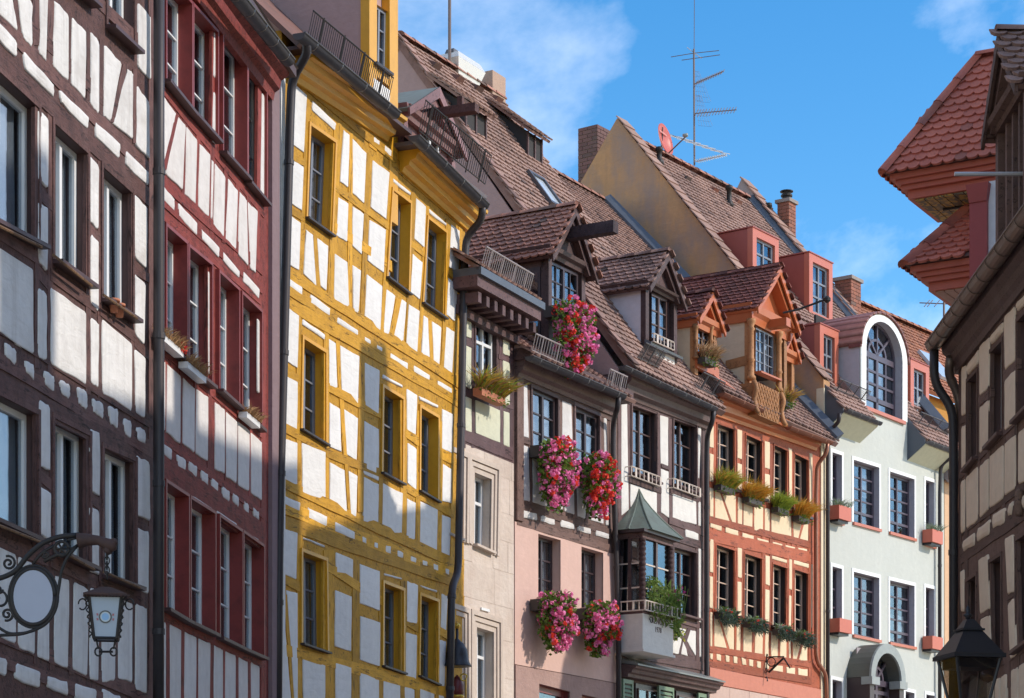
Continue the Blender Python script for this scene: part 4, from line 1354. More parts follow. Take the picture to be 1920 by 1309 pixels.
# cheek timbers and the little cheek window
for oa, ob_, za_, zb_ in ((-.16, -.02, zb5, ze5), (-.62, -.54, zb5 + .3, ze5 - .15), (-1.5, -.1, ze5 - .32, ze5 - .16), (-1.5, -.1, zb5 + .32, zb5 + .5)):
    m = MB(); f5.box(m, a5 - .025, a5 + .02, oa, ob_, za_, zb_); m.build('cheek_beam', WD, dm5)
m = MB(); f5.box(m, a5 - .035, a5, -.54, -.17, zb5 + .5, ze5 - .32); cw = m.build('cheek_window', T5b, dm5)
for k in range(2):
    z0 = lerp(zb5 + .55, ze5 - .36, k * .5); z1 = lerp(zb5 + .55, ze5 - .36, k * .5 + .47)
    m = MB(); f5.box(m, a5 - .042, a5 - .036, -.50, -.21, z0, z1); m.build('cheek_pane', M_GLASS, dm5)
# hoist beam
zb_ = f5.z(1050, 463, .1)
m = MB(); f5.box(m, (a5 + b5) / 2 - .09, (a5 + b5) / 2 + .09, -.3, .85, za5 - .55, za5 - .36); m.build('hoist_beam', timber('hoist_oak', (.075, .045, .05)), h5.root)
guard(h5.root, f5.w(h5.s0 + .02, .32, zr5 + .14), f5.w(a5 - .15, .32, zr5 + .14), f5.n * .25 + Vector((0, 0, 1)), GUARD, 12, .26, posts=2, r=.009)
guard(h5.root, f5.w(b5 + .08, .32, zr5 + .12), f5.w(h5.s1 - .4, .32, zr5 + .12), f5.n * .25 + Vector((0, 0, 1)), GUARD, 9, .26, posts=2, r=.009)

# ================================================================== 6 white house with the bay window
W6 = plaster('cream_white', (.74, .71, .66), (.55, .5, .45), .25, .9, 10, .35)
T6 = timber('brown_timber_six', (.145, .085, .08), (.07, .042, .042), .4, .65, .35)
h6 = House('timber_framed_house', f6, 1158, 1328, 'white half-timbered house with a copper roofed bay window and very tall roof')
win6 = dict(frame=paint('walnut_sash', (.10, .055, .045), .4, 0, .2), reveal=T5b, dep=.11, cols=2, rows=3, fw=.045, mid=.05, bw=.02, arch=T6, archw=.05, archo=.03, sill=T6, sillo=.12)
h6.win([(1184, 755), (1230, 774), (1230, 905), (1184, 886)], curtain=[(.05, .5, 0, 1)], **win6)
h6.win([(1262, 778), (1304, 796), (1304, 926), (1262, 908)], curtain=[(.05, .45, 0, 1)], **win6)
h6.win([(1262, 1026), (1305, 1038), (1305, 1160), (1262, 1148)], **win6)
P6 = dict(front=.015, bulge=.005, rad=.014, jit=.003, edge=.009)
h6.panels(Ze, [(1110, 402, 1150, 414, 1160, 1150, 1110, 1190), (1372, 472, 1430, 496, 1430, 852, 1378, 838), (1380, 868, 1432, 888, 1436, 1205, 1380, 1165), (1170, 970, 1352, 1032, 1352, 1180, 1172, 1130), (1632, 532, 1656, 542, 1640, 940, 1632, 930),
               (1460, 1036, 1620, 1092, 1622, 1248, 1460, 1215), (1634, 1080, 1652, 1086, 1652, 1260, 1634, 1254)], W6, **P6)
Zh = Zm(1150, 1080, 5.715)
h6.panels(Zf, [(1670, 116, 1762, 142, 1762, 204, 1672, 178), (1762, 250, 1782, 256, 1782, 780, 1764, 770), (1215, 240, 1232, 250, 1240, 960, 1216, 950)], W6, **P6)
h6.panels(Zh, [(500, 740, 596, 722, 596, 828, 500, 812), (625, 690, 730, 700, 700, 838, 628, 826), (720, 560, 786, 572, 752, 648, 708, 566), (830, 580, 886, 590, 886, 860, 790, 700), (752, 704, 784, 782, 800, 858, 726, 840), (690, 570, 736, 690, 700, 826, 690, 680), (922, 560, 944, 562, 946, 870, 924, 866)], W6, **P6)
h6.beams(I, [(1160, 745, 1320, 800, 12), (1240, 872, 1256, 878, 8), (1180, 898, 1240, 920, 12), (1258, 918, 1315, 938, 12), (1255, 975, 1325, 1000, 14), (1258, 1005, 1325, 1025, 14), (1180, 1225, 1322, 1250, 16), (1262, 1160, 1312, 1174, 10)], T6, name='rail', front=.018)
h6.beams(I, [(1180, 750, 1180, 970, 7), (1234, 765, 1236, 960, 8), (1257, 772, 1258, 980, 7), (1308, 790, 1309, 1240, 7), (1321, 790, 1321, 1250, 7), (1292, 936, 1274, 980, 7), (1260, 1170, 1260, 1235, 6), (1272, 1170, 1296, 1230, 8), (1294, 1178, 1272, 1228, 8), (1162, 750, 1164, 1230, 7), (1255, 1200, 1256, 1225, 6)], T6, name='post', front=.009)
zt6 = f6.z(1162, 745)
h6.cornice((1160, 744), (1322, 806), [(-.02, 0), (.05, 0), (.07, .06), (.15, .1), (.17, .2), (.24, .25), (.26, .36), (-.02, .4)], MAUVB)
h6.wall(T6, 0, [(h6.s0, zt6 + .4), (h6.s1, zt6 + .4)])
h6.gutter((1166, 686), (1340, 766), .36, .07, M_ZINC, 7)
zr6 = f6.z(1166, 686, .36)
L6 = h6.s1 - h6.s0
# roof plane from its left verge: foot at the gutter, apex read on the gable
oA, zA = f6.cross_px(h6.s0, 748, 73)
pit6 = math.atan2(zA - zr6, .36 - oA)
rp6 = f6.roof(h6.s0, .36, zr6 + .03, pit6)
SL6 = math.hypot(zA - zr6, .36 - oA)
ro6 = slab(h6.root, rp6, [(0, 0), (L6, 0), (L6, SL6), (0, SL6)], TD, .12)
tile_roof(ro6, rp6, [(0, .02), (L6, .02), (L6, SL6), (0, SL6)], TP, n_obj=300, see=in_frame, w=.17, h=.155)
ridge_row(ro6, f6.w(h6.s0, oA, zA + .05), f6.w(h6.s1, oA, zA + .05), .12, tilemat('tile_ridge', (.42, .20, .15), (.34, .16, .12)), L=.36)
verge_row(ro6, rp6, .02, .1, SL6, TD)
bk = f6.roof(h6.s0, 2 * oA - .36, zr6, math.pi - pit6)
slab(h6.root, Plane(f6.w(h6.s0, oA, zA), f6.u, f6.n * -math.cos(pit6) - Vector((0, 0, math.sin(pit6)))), [(0, 0), (L6, 0), (L6, SL6), (0, SL6)], TD, .1, 'rear_slope')
# gable walls of the tall roof
for s in (h6.s0 + .02, h6.s1 - .08):
    m = MB()
    tri = [(.0, zr6 - .6), (.0, zr6 + .12), (oA, zA - .15), (2 * oA, zr6), (2 * oA, zr6 - .6)]
    m.hexa([f6.w(s, o, z) for o, z in tri], [f6.w(s + .06, o, z) for o, z in tri])
    m.build('gable_wall', PINKW, h6.root)
# shed dormers with dark mouths
def eyebrow(h, rp, x0, y0, x1, y1, dep, ht, nm='shed_dormer'):
    """slot dormer: px of its mouth's lower corners on the roof plane"""
    A, B = rp.px(x0, y0), rp.px(x1, y1)
    aA, bA = rp.ab(A); aB, bB = rp.ab(B)
    bb = (bA + bB) / 2
    f = h.f
    P = lambda a, b, up: rp.at(a, b) + Vector((0, 0, up))
    m = MB()
    m.hexa([P(aA, bb, 0), P(aB, bb, 0), P(aB, bb + dep, 0), P(aA, bb + dep, 0)], [P(aA, bb, ht), P(aB, bb, ht), P(aB, bb + dep, .0), P(aA, bb + dep, .0)])
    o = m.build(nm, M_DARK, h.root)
    fr = MB()
    n = f.n
    for a in (aA, (aA + aB) / 2, aB):
        fr.hexa([P(a - .02, bb, 0), P(a + .02, bb, 0), P(a + .02, bb, ht), P(a - .02, bb, ht)], [p + n * .03 for p in (P(a - .02, bb, 0), P(a + .02, bb, 0), P(a + .02, bb, ht), P(a - .02, bb, ht))])
    fr.build('mouth_frame', WD, o)
    lid = Plane(P(aA - .12, bb, ht) + n * .14 - Vector((0, 0, .02)), f.u, (P(aA, bb + dep, .06) - P(aA, bb, ht)))
    ln = (P(aA, bb + dep, 0) - P(aA, bb, ht)).length + .25
    w_ = aB - aA + .24
    s_ = slab(o, lid, [(0, 0), (w_, 0), (w_, ln), (0, ln)], TD, .05, 'lid')
    vs, fs = tile_geo(.17, .15)
    mb = MB(); e2 = lid.n.cross(lid.e1)
    rot = Matrix((lid.e1, e2, lid.n)).transposed()
    b = -.03
    while b < ln - .1:
        a = .05
        while a < w_:
            p = lid.at(a, b, .012); mb.add([p + rot @ v for v in vs], fs); a += .172
        b += .15
    t_ = mb.build('lid_tiles', TP, o); t_['kind'] = 'stuff'
eyebrow(h6, rp6, 874, 246, 908, 263, 1.15, .46)
eyebrow(h6, rp6, 985, 291, 1018, 316, 1.3, .5)
# small roof vents
for (x, y) in ((810, 125), (853, 150), (890, 168), (927, 188)):
    p = rp6.px(x, y)
    mb = MB()
    e2 = rp6.n.cross(rp6.e1)
    a = [p + rp6.e1 * i + e2 * j for i, j in ((-.13, -.10), (.13, -.10), (.08, .16), (-.08, .16))]
    b_ = [p + rp6.e1 * i + e2 * j + rp6.n * k for i, j, k in ((-.10, -.08, .14), (.10, -.08, .14), (.06, .14, .03), (-.06, .14, .03))]
    mb.hexa(a, b_); mb.build('roof_vent', MATS['tile_old'], h6.root)
# skylight
p = rp6.px(1020, 364); e2 = rp6.n.cross(rp6.e1)
sky = MB()
for (i0, i1, j0, j1) in ((-.30, -.24, -.42, .42), (.24, .30, -.42, .42), (-.24, .24, -.42, -.35), (-.24, .24, .35, .42)):
    a = [p + rp6.e1 * i + e2 * j for i, j in ((i0, j0), (i1, j0), (i1, j1), (i0, j1))]
    sky.hexa(a, [v + rp6.n * .11 for v in a])
sk = sky.build('skylight', M_ZINC, h6.root)
a = [p + rp6.e1 * i + e2 * j + rp6.n * .06 for i, j in ((-.24, -.35), (.24, -.35), (.24, .35), (-.24, .35))]
MB().hexa(a, [v + rp6.n * .012 for v in a]).build('pane', paint('sky_glass', (.45, .5, .55), .08, 0, .0, spec=1.0), sk)
# chimney stub and steel ventilator behind the ridge
p = f6.w(h6.s1 - .25, oA - .15, zA)
MB().box(p + Vector((0, 0, .1)), .5, .5, .7, f6.u, f6.n).build('chimney_stub', plaster('chimney_render', (.42, .29, .22), (.3, .2, .16), .4), h6.root)
vx = rp6.px(878, 130)
# gabled dormer of house 6
of6 = -.10
a6, b6 = f6.s(1210, of6), f6.s(1268, of6)
ze6, za6 = f6.z(1210, 528, of6), f6.z(1240, 474, of6)
dm6, dr6 = gable_dormer(h6, a6, b6, of6, zr6 + .0, ze6, za6, -2.6, WD, WD, TD, cheekm=plaster('shade_tinted_plaster', (.58, .53, .56), (.5, .45, .47), .2), n_obj=160, ov=.13, ovf=.16, tw=.15, th=.12, corn=.1)  # lavender of the shaded cheek is put into its plaster colour
h6.win([(1222, 548), (1254, 562), (1254, 648), (1222, 635)], frame=MATS['walnut_sash'], reveal=T5b, dep=.05, cols=2, rows=3, fw=.04, mid=.045, o=of6, hole=False, curtain=CW, sill=WD)
m = MB(); f6.box(m, f6.s(1224, of6), f6.s(1263, of6), of6 - .05, of6 + .02, f6.z(1224, 702, of6), f6.z(1224, 652, of6)); m.build('apron', W6, dm6)
m = MB(); f6.prof(m, a6 - .03, f6.z(1224, 652, of6), b6 + .03, f6.z(1224, 652, of6), [(of6, 0), (of6 + .12, -.02), (of6 + .13, .02), (of6, .08)]); m.build('lead_ledge', M_LEAD, dm6)
guard(h6.root, rp6.at(.35, .35, .06), rp6.at(a6 - h6.s0 - .1, .35, .06), rp6.n + Vector((0, 0, .6)), M_ZINC, 26, .28, posts=3, r=.008)
guard(h6.root, rp6.at(b6 - h6.s0 + .1, .3, .06), rp6.at(L6 - .1, .3, .06), rp6.n + Vector((0, 0, .6)), M_ZINC, 14, .28, posts=2, r=.008)
def flower_guard(h, x0, y0, x1, y1, o, mat, n=7, ht=.16, name='flower_guard'):
    f = h.f
    A, B = f.pt(x0, y0, o), f.pt(x1, y1, o)
    m = MB(); up = Vector((0, 0, ht))
    m.tube([A, B], .012, 4); m.tube([A + up, B + up], .014, 4)
    for i in range(n + 1):
        p = A.lerp(B, i / n)
        if i % 3 == 1:
            m.hexa([p - f.u * .03, p + f.u * .03, p + f.u * .03 + up, p - f.u * .03 + up], [q + f.n * .012 for q in (p - f.u * .03, p + f.u * .03, p + f.u * .03 + up, p - f.u * .03 + up)])
        else:
            m.tube([p, p + up], .009, 4)
    for p in (A, B):
        m.tube([p, p - f.n * (o - .02)], .01, 4); m.tube([p + up, p + up - f.n * (o - .02)], .01, 4)
    return m.build(name, mat, h.root)
CRM = paint('cream_iron', (.60, .50, .42), .5, 0, .2)
flower_guard(h6, 1184, 892, 1238, 912, .14, CRM)
flower_guard(h6, 1263, 914, 1312, 932, .14, CRM)
flower_guard(h6, 1226, 640, 1264, 657, .06, CRM, 6, .14)

# bay window
PAT = paint('copper_patina', (.15, .185, .155), .5, .25, .7, (.09, .075, .06))
bs0, bs1, bo = f6.s(1180), f6.s(1243), .52
bs0, bs1 = f6.s(1205, bo), f6.s(1262, bo)
zb0, zb1 = f6.z(1205, 1146, bo), f6.z(1205, 1001, bo)
sdA = bs0 + .0
bay = MB(); f6.box(bay, bs0, bs1, 0, bo, f6.z(1205, 1150, bo), f6.z(1205, 1144, bo)); bayo = bay.build('bay_window', T6, h6.root)
def bpart(name, mat, s0, s1, o0, o1, z0, z1):
    m = MB(); f6.box(m, s0, s1, o0, o1, z0, z1); return m.build(name, mat, bayo)
# frames: mullions at corners, heads
bpart('head', T6, bs0, bs1, 0, bo, zb1 - .06, zb1 + .08)
bpart('jamb', T6, bs0, bs0 + .07, .0, .07, zb0, zb1 - .06)
bpart('jamb', T6, bs0 + .005, bs0 + .05, .24, .30, zb0, zb1 - .06)
for z_ in (.33, .66):
    zz_ = lerp(zb0, zb1 - .06, z_)
    bpart('glazing_bar', CRM, bs0 + .012, bs0 + .03, .07, bo - .05, zz_ - .012, zz_ + .012)
    bpart('glazing_bar', CRM, bs0 + .1, bs1 - .1, bo - .06, bo - .035, zz_ - .012, zz_ + .012)
sm_ = (bs0 + bs1) / 2
bpart('mullion', MATS['walnut_sash'], sm_ - .03, sm_ + .03, bo - .07, bo - .02, zb0, zb1 - .06)
for k in (0, 1):
    for i in range(3):
        za_, zb_ = lerp(zb0, zb1 - .06, i / 3), lerp(zb0, zb1 - .06, (i + 1) / 3)
        bpart('pane', M_GLASS, (bs0 + .08, sm_ + .03)[k], (sm_ - .03, bs1 - .08)[k], bo - .055, bo - .049, za_, zb_)
        bpart('pane', M_GLASS, bs0 + .018, bs0 + .024, (.07, .30)[k], (.24, bo - .06)[k], za_, zb_)
bpart('bay_interior', M_DARK, bs0 + .12, bs1 - .02, -.2, bo - .16, zb0, zb1 - .06)
bpart('jamb', T6, bs1 - .05, bs1, 0, .42, zb0, zb1 - .06)
COLM = timber('turned_oak', (.10, .055, .055), None, .3)
for s in (bs0 + .05, bs1 - .05):
    prof = []
    H = zb1 - .06 - zb0
    prof = [(.05, 0), (.06, .03), (.045, .06)]
    k = 0
    hh = .09
    while hh < H - .12:
        prof += [(.052, hh), (.062, hh + .025), (.062, hh + .05), (.05, hh + .07)]
        hh += .085
    prof += [(.045, H - .08), (.062, H - .04), (.062, H)]
    MB().lathe(f6.w(s, bo - .03, zb0), prof, 12).build('turned_column', COLM, bayo, True)
# white box, corbel
bpart('bay_base', W6, bs0, bs1, 0, bo, f6.z(1205, 1218, bo), f6.z(1205, 1150, bo))
zq = f6.z(1205, 1218, bo)
bpart('ledge', W6, bs0 - .03, bs1 + .03, 0, bo + .03, zq - .03, zq + .012)
m = MB()
prev = None
zend = f6.z(1213, 1240, .1)
rows_ = []
for i in range(7):
    t = i / 6
    k = (1 - t) ** 2 * .85 + .15 * (1 - t)
    z_ = lerp(zq - .03, zend, t)
    c0, c1 = lerp(sm_ - .09, bs0 + .02, k), lerp(sm_ + .09, bs1 - .02, k)
    oo = lerp(.06, bo - .02, k)
    rows_.append([f6.w(c0, -.02, z_), f6.w(c0, oo, z_), f6.w(c1, oo, z_), f6.w(c1, -.02, z_)])
for a, b in zip(rows_, rows_[1:]): m.hexa(b, a)
m.build('corbel', W6, bayo)
# little concave copper roof
ap = f6.pt(1208, 917, .12)
zroof = zb1 + .08
m = MB()
lv = []
for i in range(6):
    t = i / 5
    k = (1 - t) ** 1.35
    e_ = .14
    z_ = lerp(zroof, ap.z, t)
    cs = (ap - f6.P0).dot(f6.u)
    L0 = [(bs0 - e_, .0), (bs0 - e_, bo * .62), (bs0 + .06, bo + e_), (bs1 + .12, bo + e_), (bs1 + .42, bo * .55), (bs1 + .46, 0)]
    lv.append([f6.w(lerp(cs, s, k), lerp(.02, o, k), z_) for s, o in L0])
for a, b in zip(lv, lv[1:]): m.hexa(a, b)
m.build('bay_roof', PAT, bayo)
for j in (1, 2, 3, 4):
    MB().tube([l[j] + Vector((0, 0, .008)) for l in lv], .012, 6).build('roof_seam', PAT, bayo)
bpart('roof_fascia', T5b, bs0 - .1, bs1 + .1, 0, bo + .08, zroof - .05, zroof - .002)
# cream flower guard round the bay
m = MB()
zg_ = f6.z(1205, 1142, bo + .1)
ring = [f6.w(bs0 - .09, .05, zg_), f6.w(bs0 - .09, bo + .09, zg_), f6.w(bs1 + .09, bo + .09, zg_), f6.w(bs1 + .09, .05, zg_)]
for a, b in zip(ring, ring[1:]):
    for dz_ in (0, .16): m.tube([a + Vector((0, 0, dz_)), b + Vector((0, 0, dz_))], .012, 5)
    nn = max(2, int((b - a).length / .11))
    for i in range(nn + 1):
        p = a.lerp(b, i / nn)
        m.tube([p, p + Vector((0, 0, .16))], .009 if i % 3 else .02, 5)
m.build('flower_guard', CRM, bayo)
for (x, y, txt, sz) in ((1238, 1172, 'RENOV', .15), (1240, 1187, '1978', .13)):
    cu = bpy.data.curves.new('inscription', 'FONT')
    cu.body = txt; cu.size = sz; cu.extrude = .002; cu.align_x = 'CENTER'
    cu.materials.append(paint('painted_script', (.16, .10, .08), .8))
    tmp = bpy.data.objects.new('text_source', cu)
    COL.objects.link(tmp)
    me_ = bpy.data.meshes.new_from_object(tmp.evaluated_get(bpy.context.evaluated_depsgraph_get()))
    bpy.data.objects.remove(tmp)
    to = bpy.data.objects.new('inscription', me_)
    COL.objects.link(to)
    to.parent = bayo
    p = f6.w(sm_, bo + .004, f6.z(1238, y, bo))
    to.matrix_local = Matrix.Translation(p - rootloc(bayo)) @ Matrix((f6.u, Vector((0, 0, 1)), f6.n)).transposed().to_4x4()
# scroll ornaments in iron beside the inscription
for k in (-1, 1):
    pts = []
    for i in range(15):
        a = i / 14 * 2.2 * math.pi
        r_ = .07 * (1 - i / 20)
        pts.append(f6.w(sm_ + k * (.30 + r_ * math.cos(a)), bo + .02, f6.z(1238, 1168, bo) + r_ * math.sin(a)))
    MB().tube(pts, .008, 5).build('scroll', M_IRON, bayo)
# shop canopy and shutters below
zcn = f6.z(1164, 1232, .02)
m = MB(); f6.prof(m, h6.s0 + .05, zcn, h6.s1 - .02, zcn, [(0, 0), (.36, -.13), (.36, -.155), (0, -.10)]); m.build('shop_canopy', paint('canopy_zinc', (.22, .23, .22), .45, .2, .4), h6.root)
m = MB(); f6.prof(m, h6.s0 + .05, zcn, h6.s1 - .02, zcn, [(0, -.11), (.33, -.16), (.31, -.20), (.26, -.22), (.24, -.27), (.18, -.29), (.17, -.34), (0, -.35)]); m.build('shop_cornice', MAUVB, h6.root)
SHUT = paint('shutter_green', (.16, .24, .15), .55, 0, .4, (.22, .27, .2))
for (x0, x1) in ((1169, 1188), (1236, 1264), (1310, 1330)):
    s0_, s1_ = f6.s(x0, .12), f6.s(x1, .12)
    zt_ = zcn - .38
    m = MB()
    f6.box(m, s0_, s0_ + .05, .08, .12, zt_ - 1.2, zt_); f6.box(m, s1_ - .05, s1_, .08, .12, zt_ - 1.2, zt_)
    f6.box(m, s0_ + .05, s1_ - .05, .08, .119, zt_ - .07, zt_)
    sh = m.build('shutter', SHUT, h6.root)
    for i in range(14):
        z_ = zt_ - .1 - i * .07
        m = MB()
        m.hexa([f6.w(s0_ + .05, .085, z_), f6.w(s1_ - .05, .085, z_), f6.w(s1_ - .05, .115, z_ - .05), f6.w(s0_ + .05, .115, z_ - .05)],
               [f6.w(s0_ + .05, .092, z_ + .006), f6.w(s1_ - .05, .092, z_ + .006), f6.w(s1_ - .05, .122, z_ - .044), f6.w(s0_ + .05, .122, z_ - .044)])
        m.build('slat', SHUT, sh)
for (x0, x1) in ((1192, 1234), (1268, 1308)):
    s0_, s1_ = f6.s(x0, .03), f6.s(x1, .03)
    zt_ = zcn - .40
    m = MB()
    f6.box(m, s0_, s1_, .0, .03, zt_ - 1.4, zt_)
    wn_ = m.build('shop_window', T5b, h6.root)
    for k in range(2):
        a_, b_ = lerp(s0_ + .06, s1_ - .06, k * .5) + .02, lerp(s0_ + .06, s1_ - .06, k * .5 + .5) - .02
        m = MB(); f6.box(m, a_, b_, .032, .038, zt_ - 1.3, zt_ - .1); m.build('pane', M_GLASS, wn_)
        m = MB()
        for (p, q, r_, t_) in ((a_ - .02, a_, zt_ - 1.3, zt_ - .08), (b_, b_ + .02, zt_ - 1.3, zt_ - .08), (a_, b_, zt_ - .1, zt_ - .08)):
            f6.box(m, p, q, .031, .06, r_, t_)
        m.build('sash', MATS['walnut_sash'], wn_)
h6.pipe([(1338, 768, .36), (1336, 790, .34), (1326, 815, .12), (1325, 860, .1), (1325, 1280, .1), (1325, 1400, .1)], .045, M_PIPE, collars=(.3, .6))
# ================================================================== 7 orange timber house
W7 = plaster('cream_panel', (.78, .62, .42), (.6, .46, .3), .18, .85, 9, .3)
T7 = timber('orange_timber', (.44, .11, .05), (.24, .06, .032), .45, .6, .4)
T7b = paint('orange_board', (.46, .125, .045), .4, 0, .35, (.33, .08, .03))
OCH = timber('ochre_carving', (.46, .21, .085), (.3, .13, .055), .4, .6, .3)
BLKF = paint('black_brown_frame', (.03, .018, .018), .4, 0, .2)
COPP = paint('copper_pipe', (.32, .13, .08), .4, .45, .5, (.2, .09, .06))
h7 = House('timber_framed_house', f7, 1328, 1538, 'orange half-timbered house with cream panels and carved dormers beside the green house')
Zi, Zj, Zk, Zl = Zm(1320, 720, 5.454), Zm(1320, 940, 5.454), Zm(1320, 1120, 6.925), Zm(1240, 460, 3.637)
CRB = paint('cream_bar', (.62, .44, .33), .45, 0, .15)
win7 = dict(frame=CRB, reveal=BLKF, dep=.16, cols=2, rows=4, fw=.035, mid=.035, bw=.018, sill=BLKF, sillo=.10, silld=.05, arch=T7, archw=.03, archo=.02)
for Z, q, cu in ((Zi, (133, 410, 322, 474, 326, 1085, 126, 1030), CW), (Zi, (425, 520, 606, 600, 608, 1180, 412, 1125), [(.02, .6, 0, 1)]), (Zi, (712, 625, 856, 690, 858, 1255, 700, 1215), None), (Zi, (922, 715, 1062, 785, 1064, 1365, 914, 1295), None),
                 (Zj, (122, 445, 324, 512, 318, 1185, 110, 1130), None), (Zj, (412, 535, 606, 597, 606, 1255, 400, 1200), [(.1, .5, 0, 1)]), (Zj, (700, 640, 852, 690, 852, 1310, 690, 1268), None), (Zj, (920, 700, 1072, 747, 1072, 1385, 918, 1340), None)):
    h7.win([Z(*q[0:2]), Z(*q[2:4]), Z(*q[4:6]), Z(*q[6:8])], curtain=cu, **win7)
P7 = dict(front=.014, bulge=.003, rad=.012, jit=.003, edge=.008)
h7.panels(Zi, [(62, 420, 102, 432, 100, 655, 60, 645), (62, 710, 100, 720, 98, 1004, 62, 994), (344, 462, 392, 476, 390, 772, 344, 756), (344, 810, 390, 820, 390, 1114, 342, 1098), (622, 580, 676, 596, 674, 872, 622, 856), (624, 915, 676, 930, 676, 1218, 624, 1200),
               (866, 652, 902, 664, 898, 1294, 862, 1280), (1082, 705, 1112, 714, 1110, 1300, 1082, 1290),
               (62, 1055, 100, 1066, 98, 1360, 62, 1350), (115, 1072, 156, 1086, 268, 1417, 115, 1376), (180, 1096, 328, 1146, 326, 1434, 292, 1424), (350, 1155, 394, 1170, 391, 1464, 346, 1446), (408, 1180, 500, 1207, 495, 1492, 405, 1470), (516, 1220, 608, 1252, 604, 1527, 514, 1496),
               (624, 1265, 676, 1280, 672, 1547, 622, 1530), (692, 1285, 892, 1352, 896, 1597, 690, 1560), (914, 1375, 1005, 1402, 960, 1607, 918, 1600), (1030, 1407, 1066, 1417, 1066, 1627, 976, 1612)], W7, **P7)
h7.panels(Zj, [(66, 212, 182, 252, 182, 304, 66, 268), (222, 264, 352, 302, 352, 360, 222, 318), (396, 322, 510, 352, 508, 417, 394, 376), (548, 370, 662, 405, 662, 460, 548, 424), (706, 412, 802, 438, 802, 492, 706, 462), (836, 445, 932, 470, 930, 527, 836, 500), (966, 474, 1056, 492, 1054, 544, 966, 520),
               (64, 380, 100, 386, 96, 732, 62, 722), (62, 765, 94, 772, 92, 1100, 60, 1090), (348, 470, 390, 482, 388, 787, 348, 775), (346, 818, 386, 828, 384, 1182, 344, 1168), (632, 552, 674, 563, 674, 864, 632, 850), (628, 898, 672, 909, 670, 1237, 626, 1225),
               (696, 556, 850, 598, 850, 634, 696, 590), (920, 598, 1074, 642, 1072, 684, 920, 640), (874, 585, 902, 593, 900, 907, 872, 896), (872, 960, 896, 967, 890, 1284, 868, 1272), (1100, 640, 1115, 645, 1110, 1300, 1098, 1296)], W7, **P7)
h7.panels(Zk, [(85, 190, 112, 196, 110, 642, 82, 636), (135, 230, 186, 250, 300, 666, 135, 636), (214, 262, 392, 292, 390, 688, 332, 672), (430, 270, 476, 281, 474, 698, 420, 688), (516, 335, 626, 374, 620, 730, 512, 708), (668, 378, 772, 394, 760, 760, 660, 738), (800, 374, 842, 385, 842, 787, 790, 770),
               (876, 440, 962, 460, 960, 797, 874, 785), (992, 462, 1074, 490, 1072, 802, 990, 792), (1104, 440, 1130, 450, 1130, 820, 1104, 812), (1152, 530, 1270, 552, 1196, 838, 1160, 835), (1305, 540, 1342, 553, 1342, 862, 1228, 842),
               (85, 725, 118, 731, 116, 808, 84, 800), (165, 730, 222, 746, 222, 830, 168, 815), (282, 748, 332, 763, 332, 844, 288, 835), (386, 765, 436, 776, 434, 862, 390, 850), (490, 782, 545, 802, 552, 887, 500, 872), (588, 802, 640, 813, 640, 902, 592, 890), (692, 828, 742, 838, 742, 922, 694, 910), (800, 846, 842, 856, 846, 934, 800, 926),
               (900, 878, 1025, 892, 1025, 987, 900, 965), (1075, 905, 1184, 917, 1184, 1017, 1075, 1000), (1225, 920, 1348, 937, 1345, 1032, 1228, 1020)], W7, **P7)
h7.beams(I, [(1330, 974, 1523, 1022, 13), (1330, 1003, 1523, 1047, 22), (1330, 1217, 1522, 1246, 12), (1330, 1246, 1522, 1276, 14), (1330, 908, 1344, 914, 10), (1340, 912, 1384, 928, 8), (1395, 932, 1436, 948, 8), (1448, 948, 1484, 962, 8), (1488, 962, 1522, 974, 8), (1340, 1152, 1392, 1166, 10), (1394, 1165, 1440, 1178, 10), (1446, 1180, 1482, 1190, 9), (1486, 1192, 1522, 1202, 9)], T7, name='rail', front=.016)
h7.beams(I, [(1341, 795, 1339, 1400, 7), (1381, 805, 1381, 1235, 6), (1393, 815, 1393, 1235, 6), (1432, 825, 1432, 1235, 6), (1446, 835, 1446, 1245, 6), (1479, 845, 1477, 1245, 5), (1487, 850, 1487, 1255, 6), (1518, 860, 1519, 1280, 6), (1352, 920, 1370, 985, 6), (1411, 940, 1412, 990, 5), (1506, 975, 1496, 1025, 6), (1349, 1160, 1366, 1222, 6), (1413, 1175, 1412, 1235, 5), (1460, 1190, 1460, 1245, 5), (1505, 1205, 1494, 1245, 6)], T7, name='post', front=.008)
zt7 = f7.z(1330, 776)
h7.wall(T7, 0, [(h7.s0, zt7 + .38), (h7.s1, zt7 + .38)])
q = MB(); f7.box(q, h7.s1 - .02, f7.s(1546), -.4, .03, 0, f7.z(1540, 800)); q.build('edge_strip', plaster('pale_cream_edge', (.74, .62, .44), (.6, .5, .36), .2), h7.root)
h7.cornice((1326, 776), (1527, 846), [(-.02, 0), (.05, 0), (.07, .06), (.15, .1), (.17, .2), (.25, .24), (.27, .34), (-.02, .38)], T7b)
SALM = plaster('salmon_band', (.60, .235, .165), (.5, .2, .14), .25, .8, 8, .2)
zsa, zsb = f7.z(1332, 1252), f7.z(1332, 1282)
m = MB(); f7.box(m, h7.s0 + .02, h7.s1 + .01, -.02, .026, zsb, zsa); m.build('salmon_band', SALM, h7.root)
for i in range(6):
    s_ = lerp(h7.s0 + .02, h7.s1, i / 6); s2 = lerp(h7.s0 + .02, h7.s1, (i + 1) / 6) - .012
    m = MB(); f7.box(m, s_, s2, -.02, .02, zsb - 1.2, zsb - .015); m.build('stone_block', plaster('pink_sandstone', (.60, .43, .36), (.45, .3, .25), .4), h7.root)
h7.gutter((1353, 737), (1427, 769), .34, .068, COPP, 3)
h7.gutter((1478, 800), (1557, 829), .34, .068, COPP, 3)
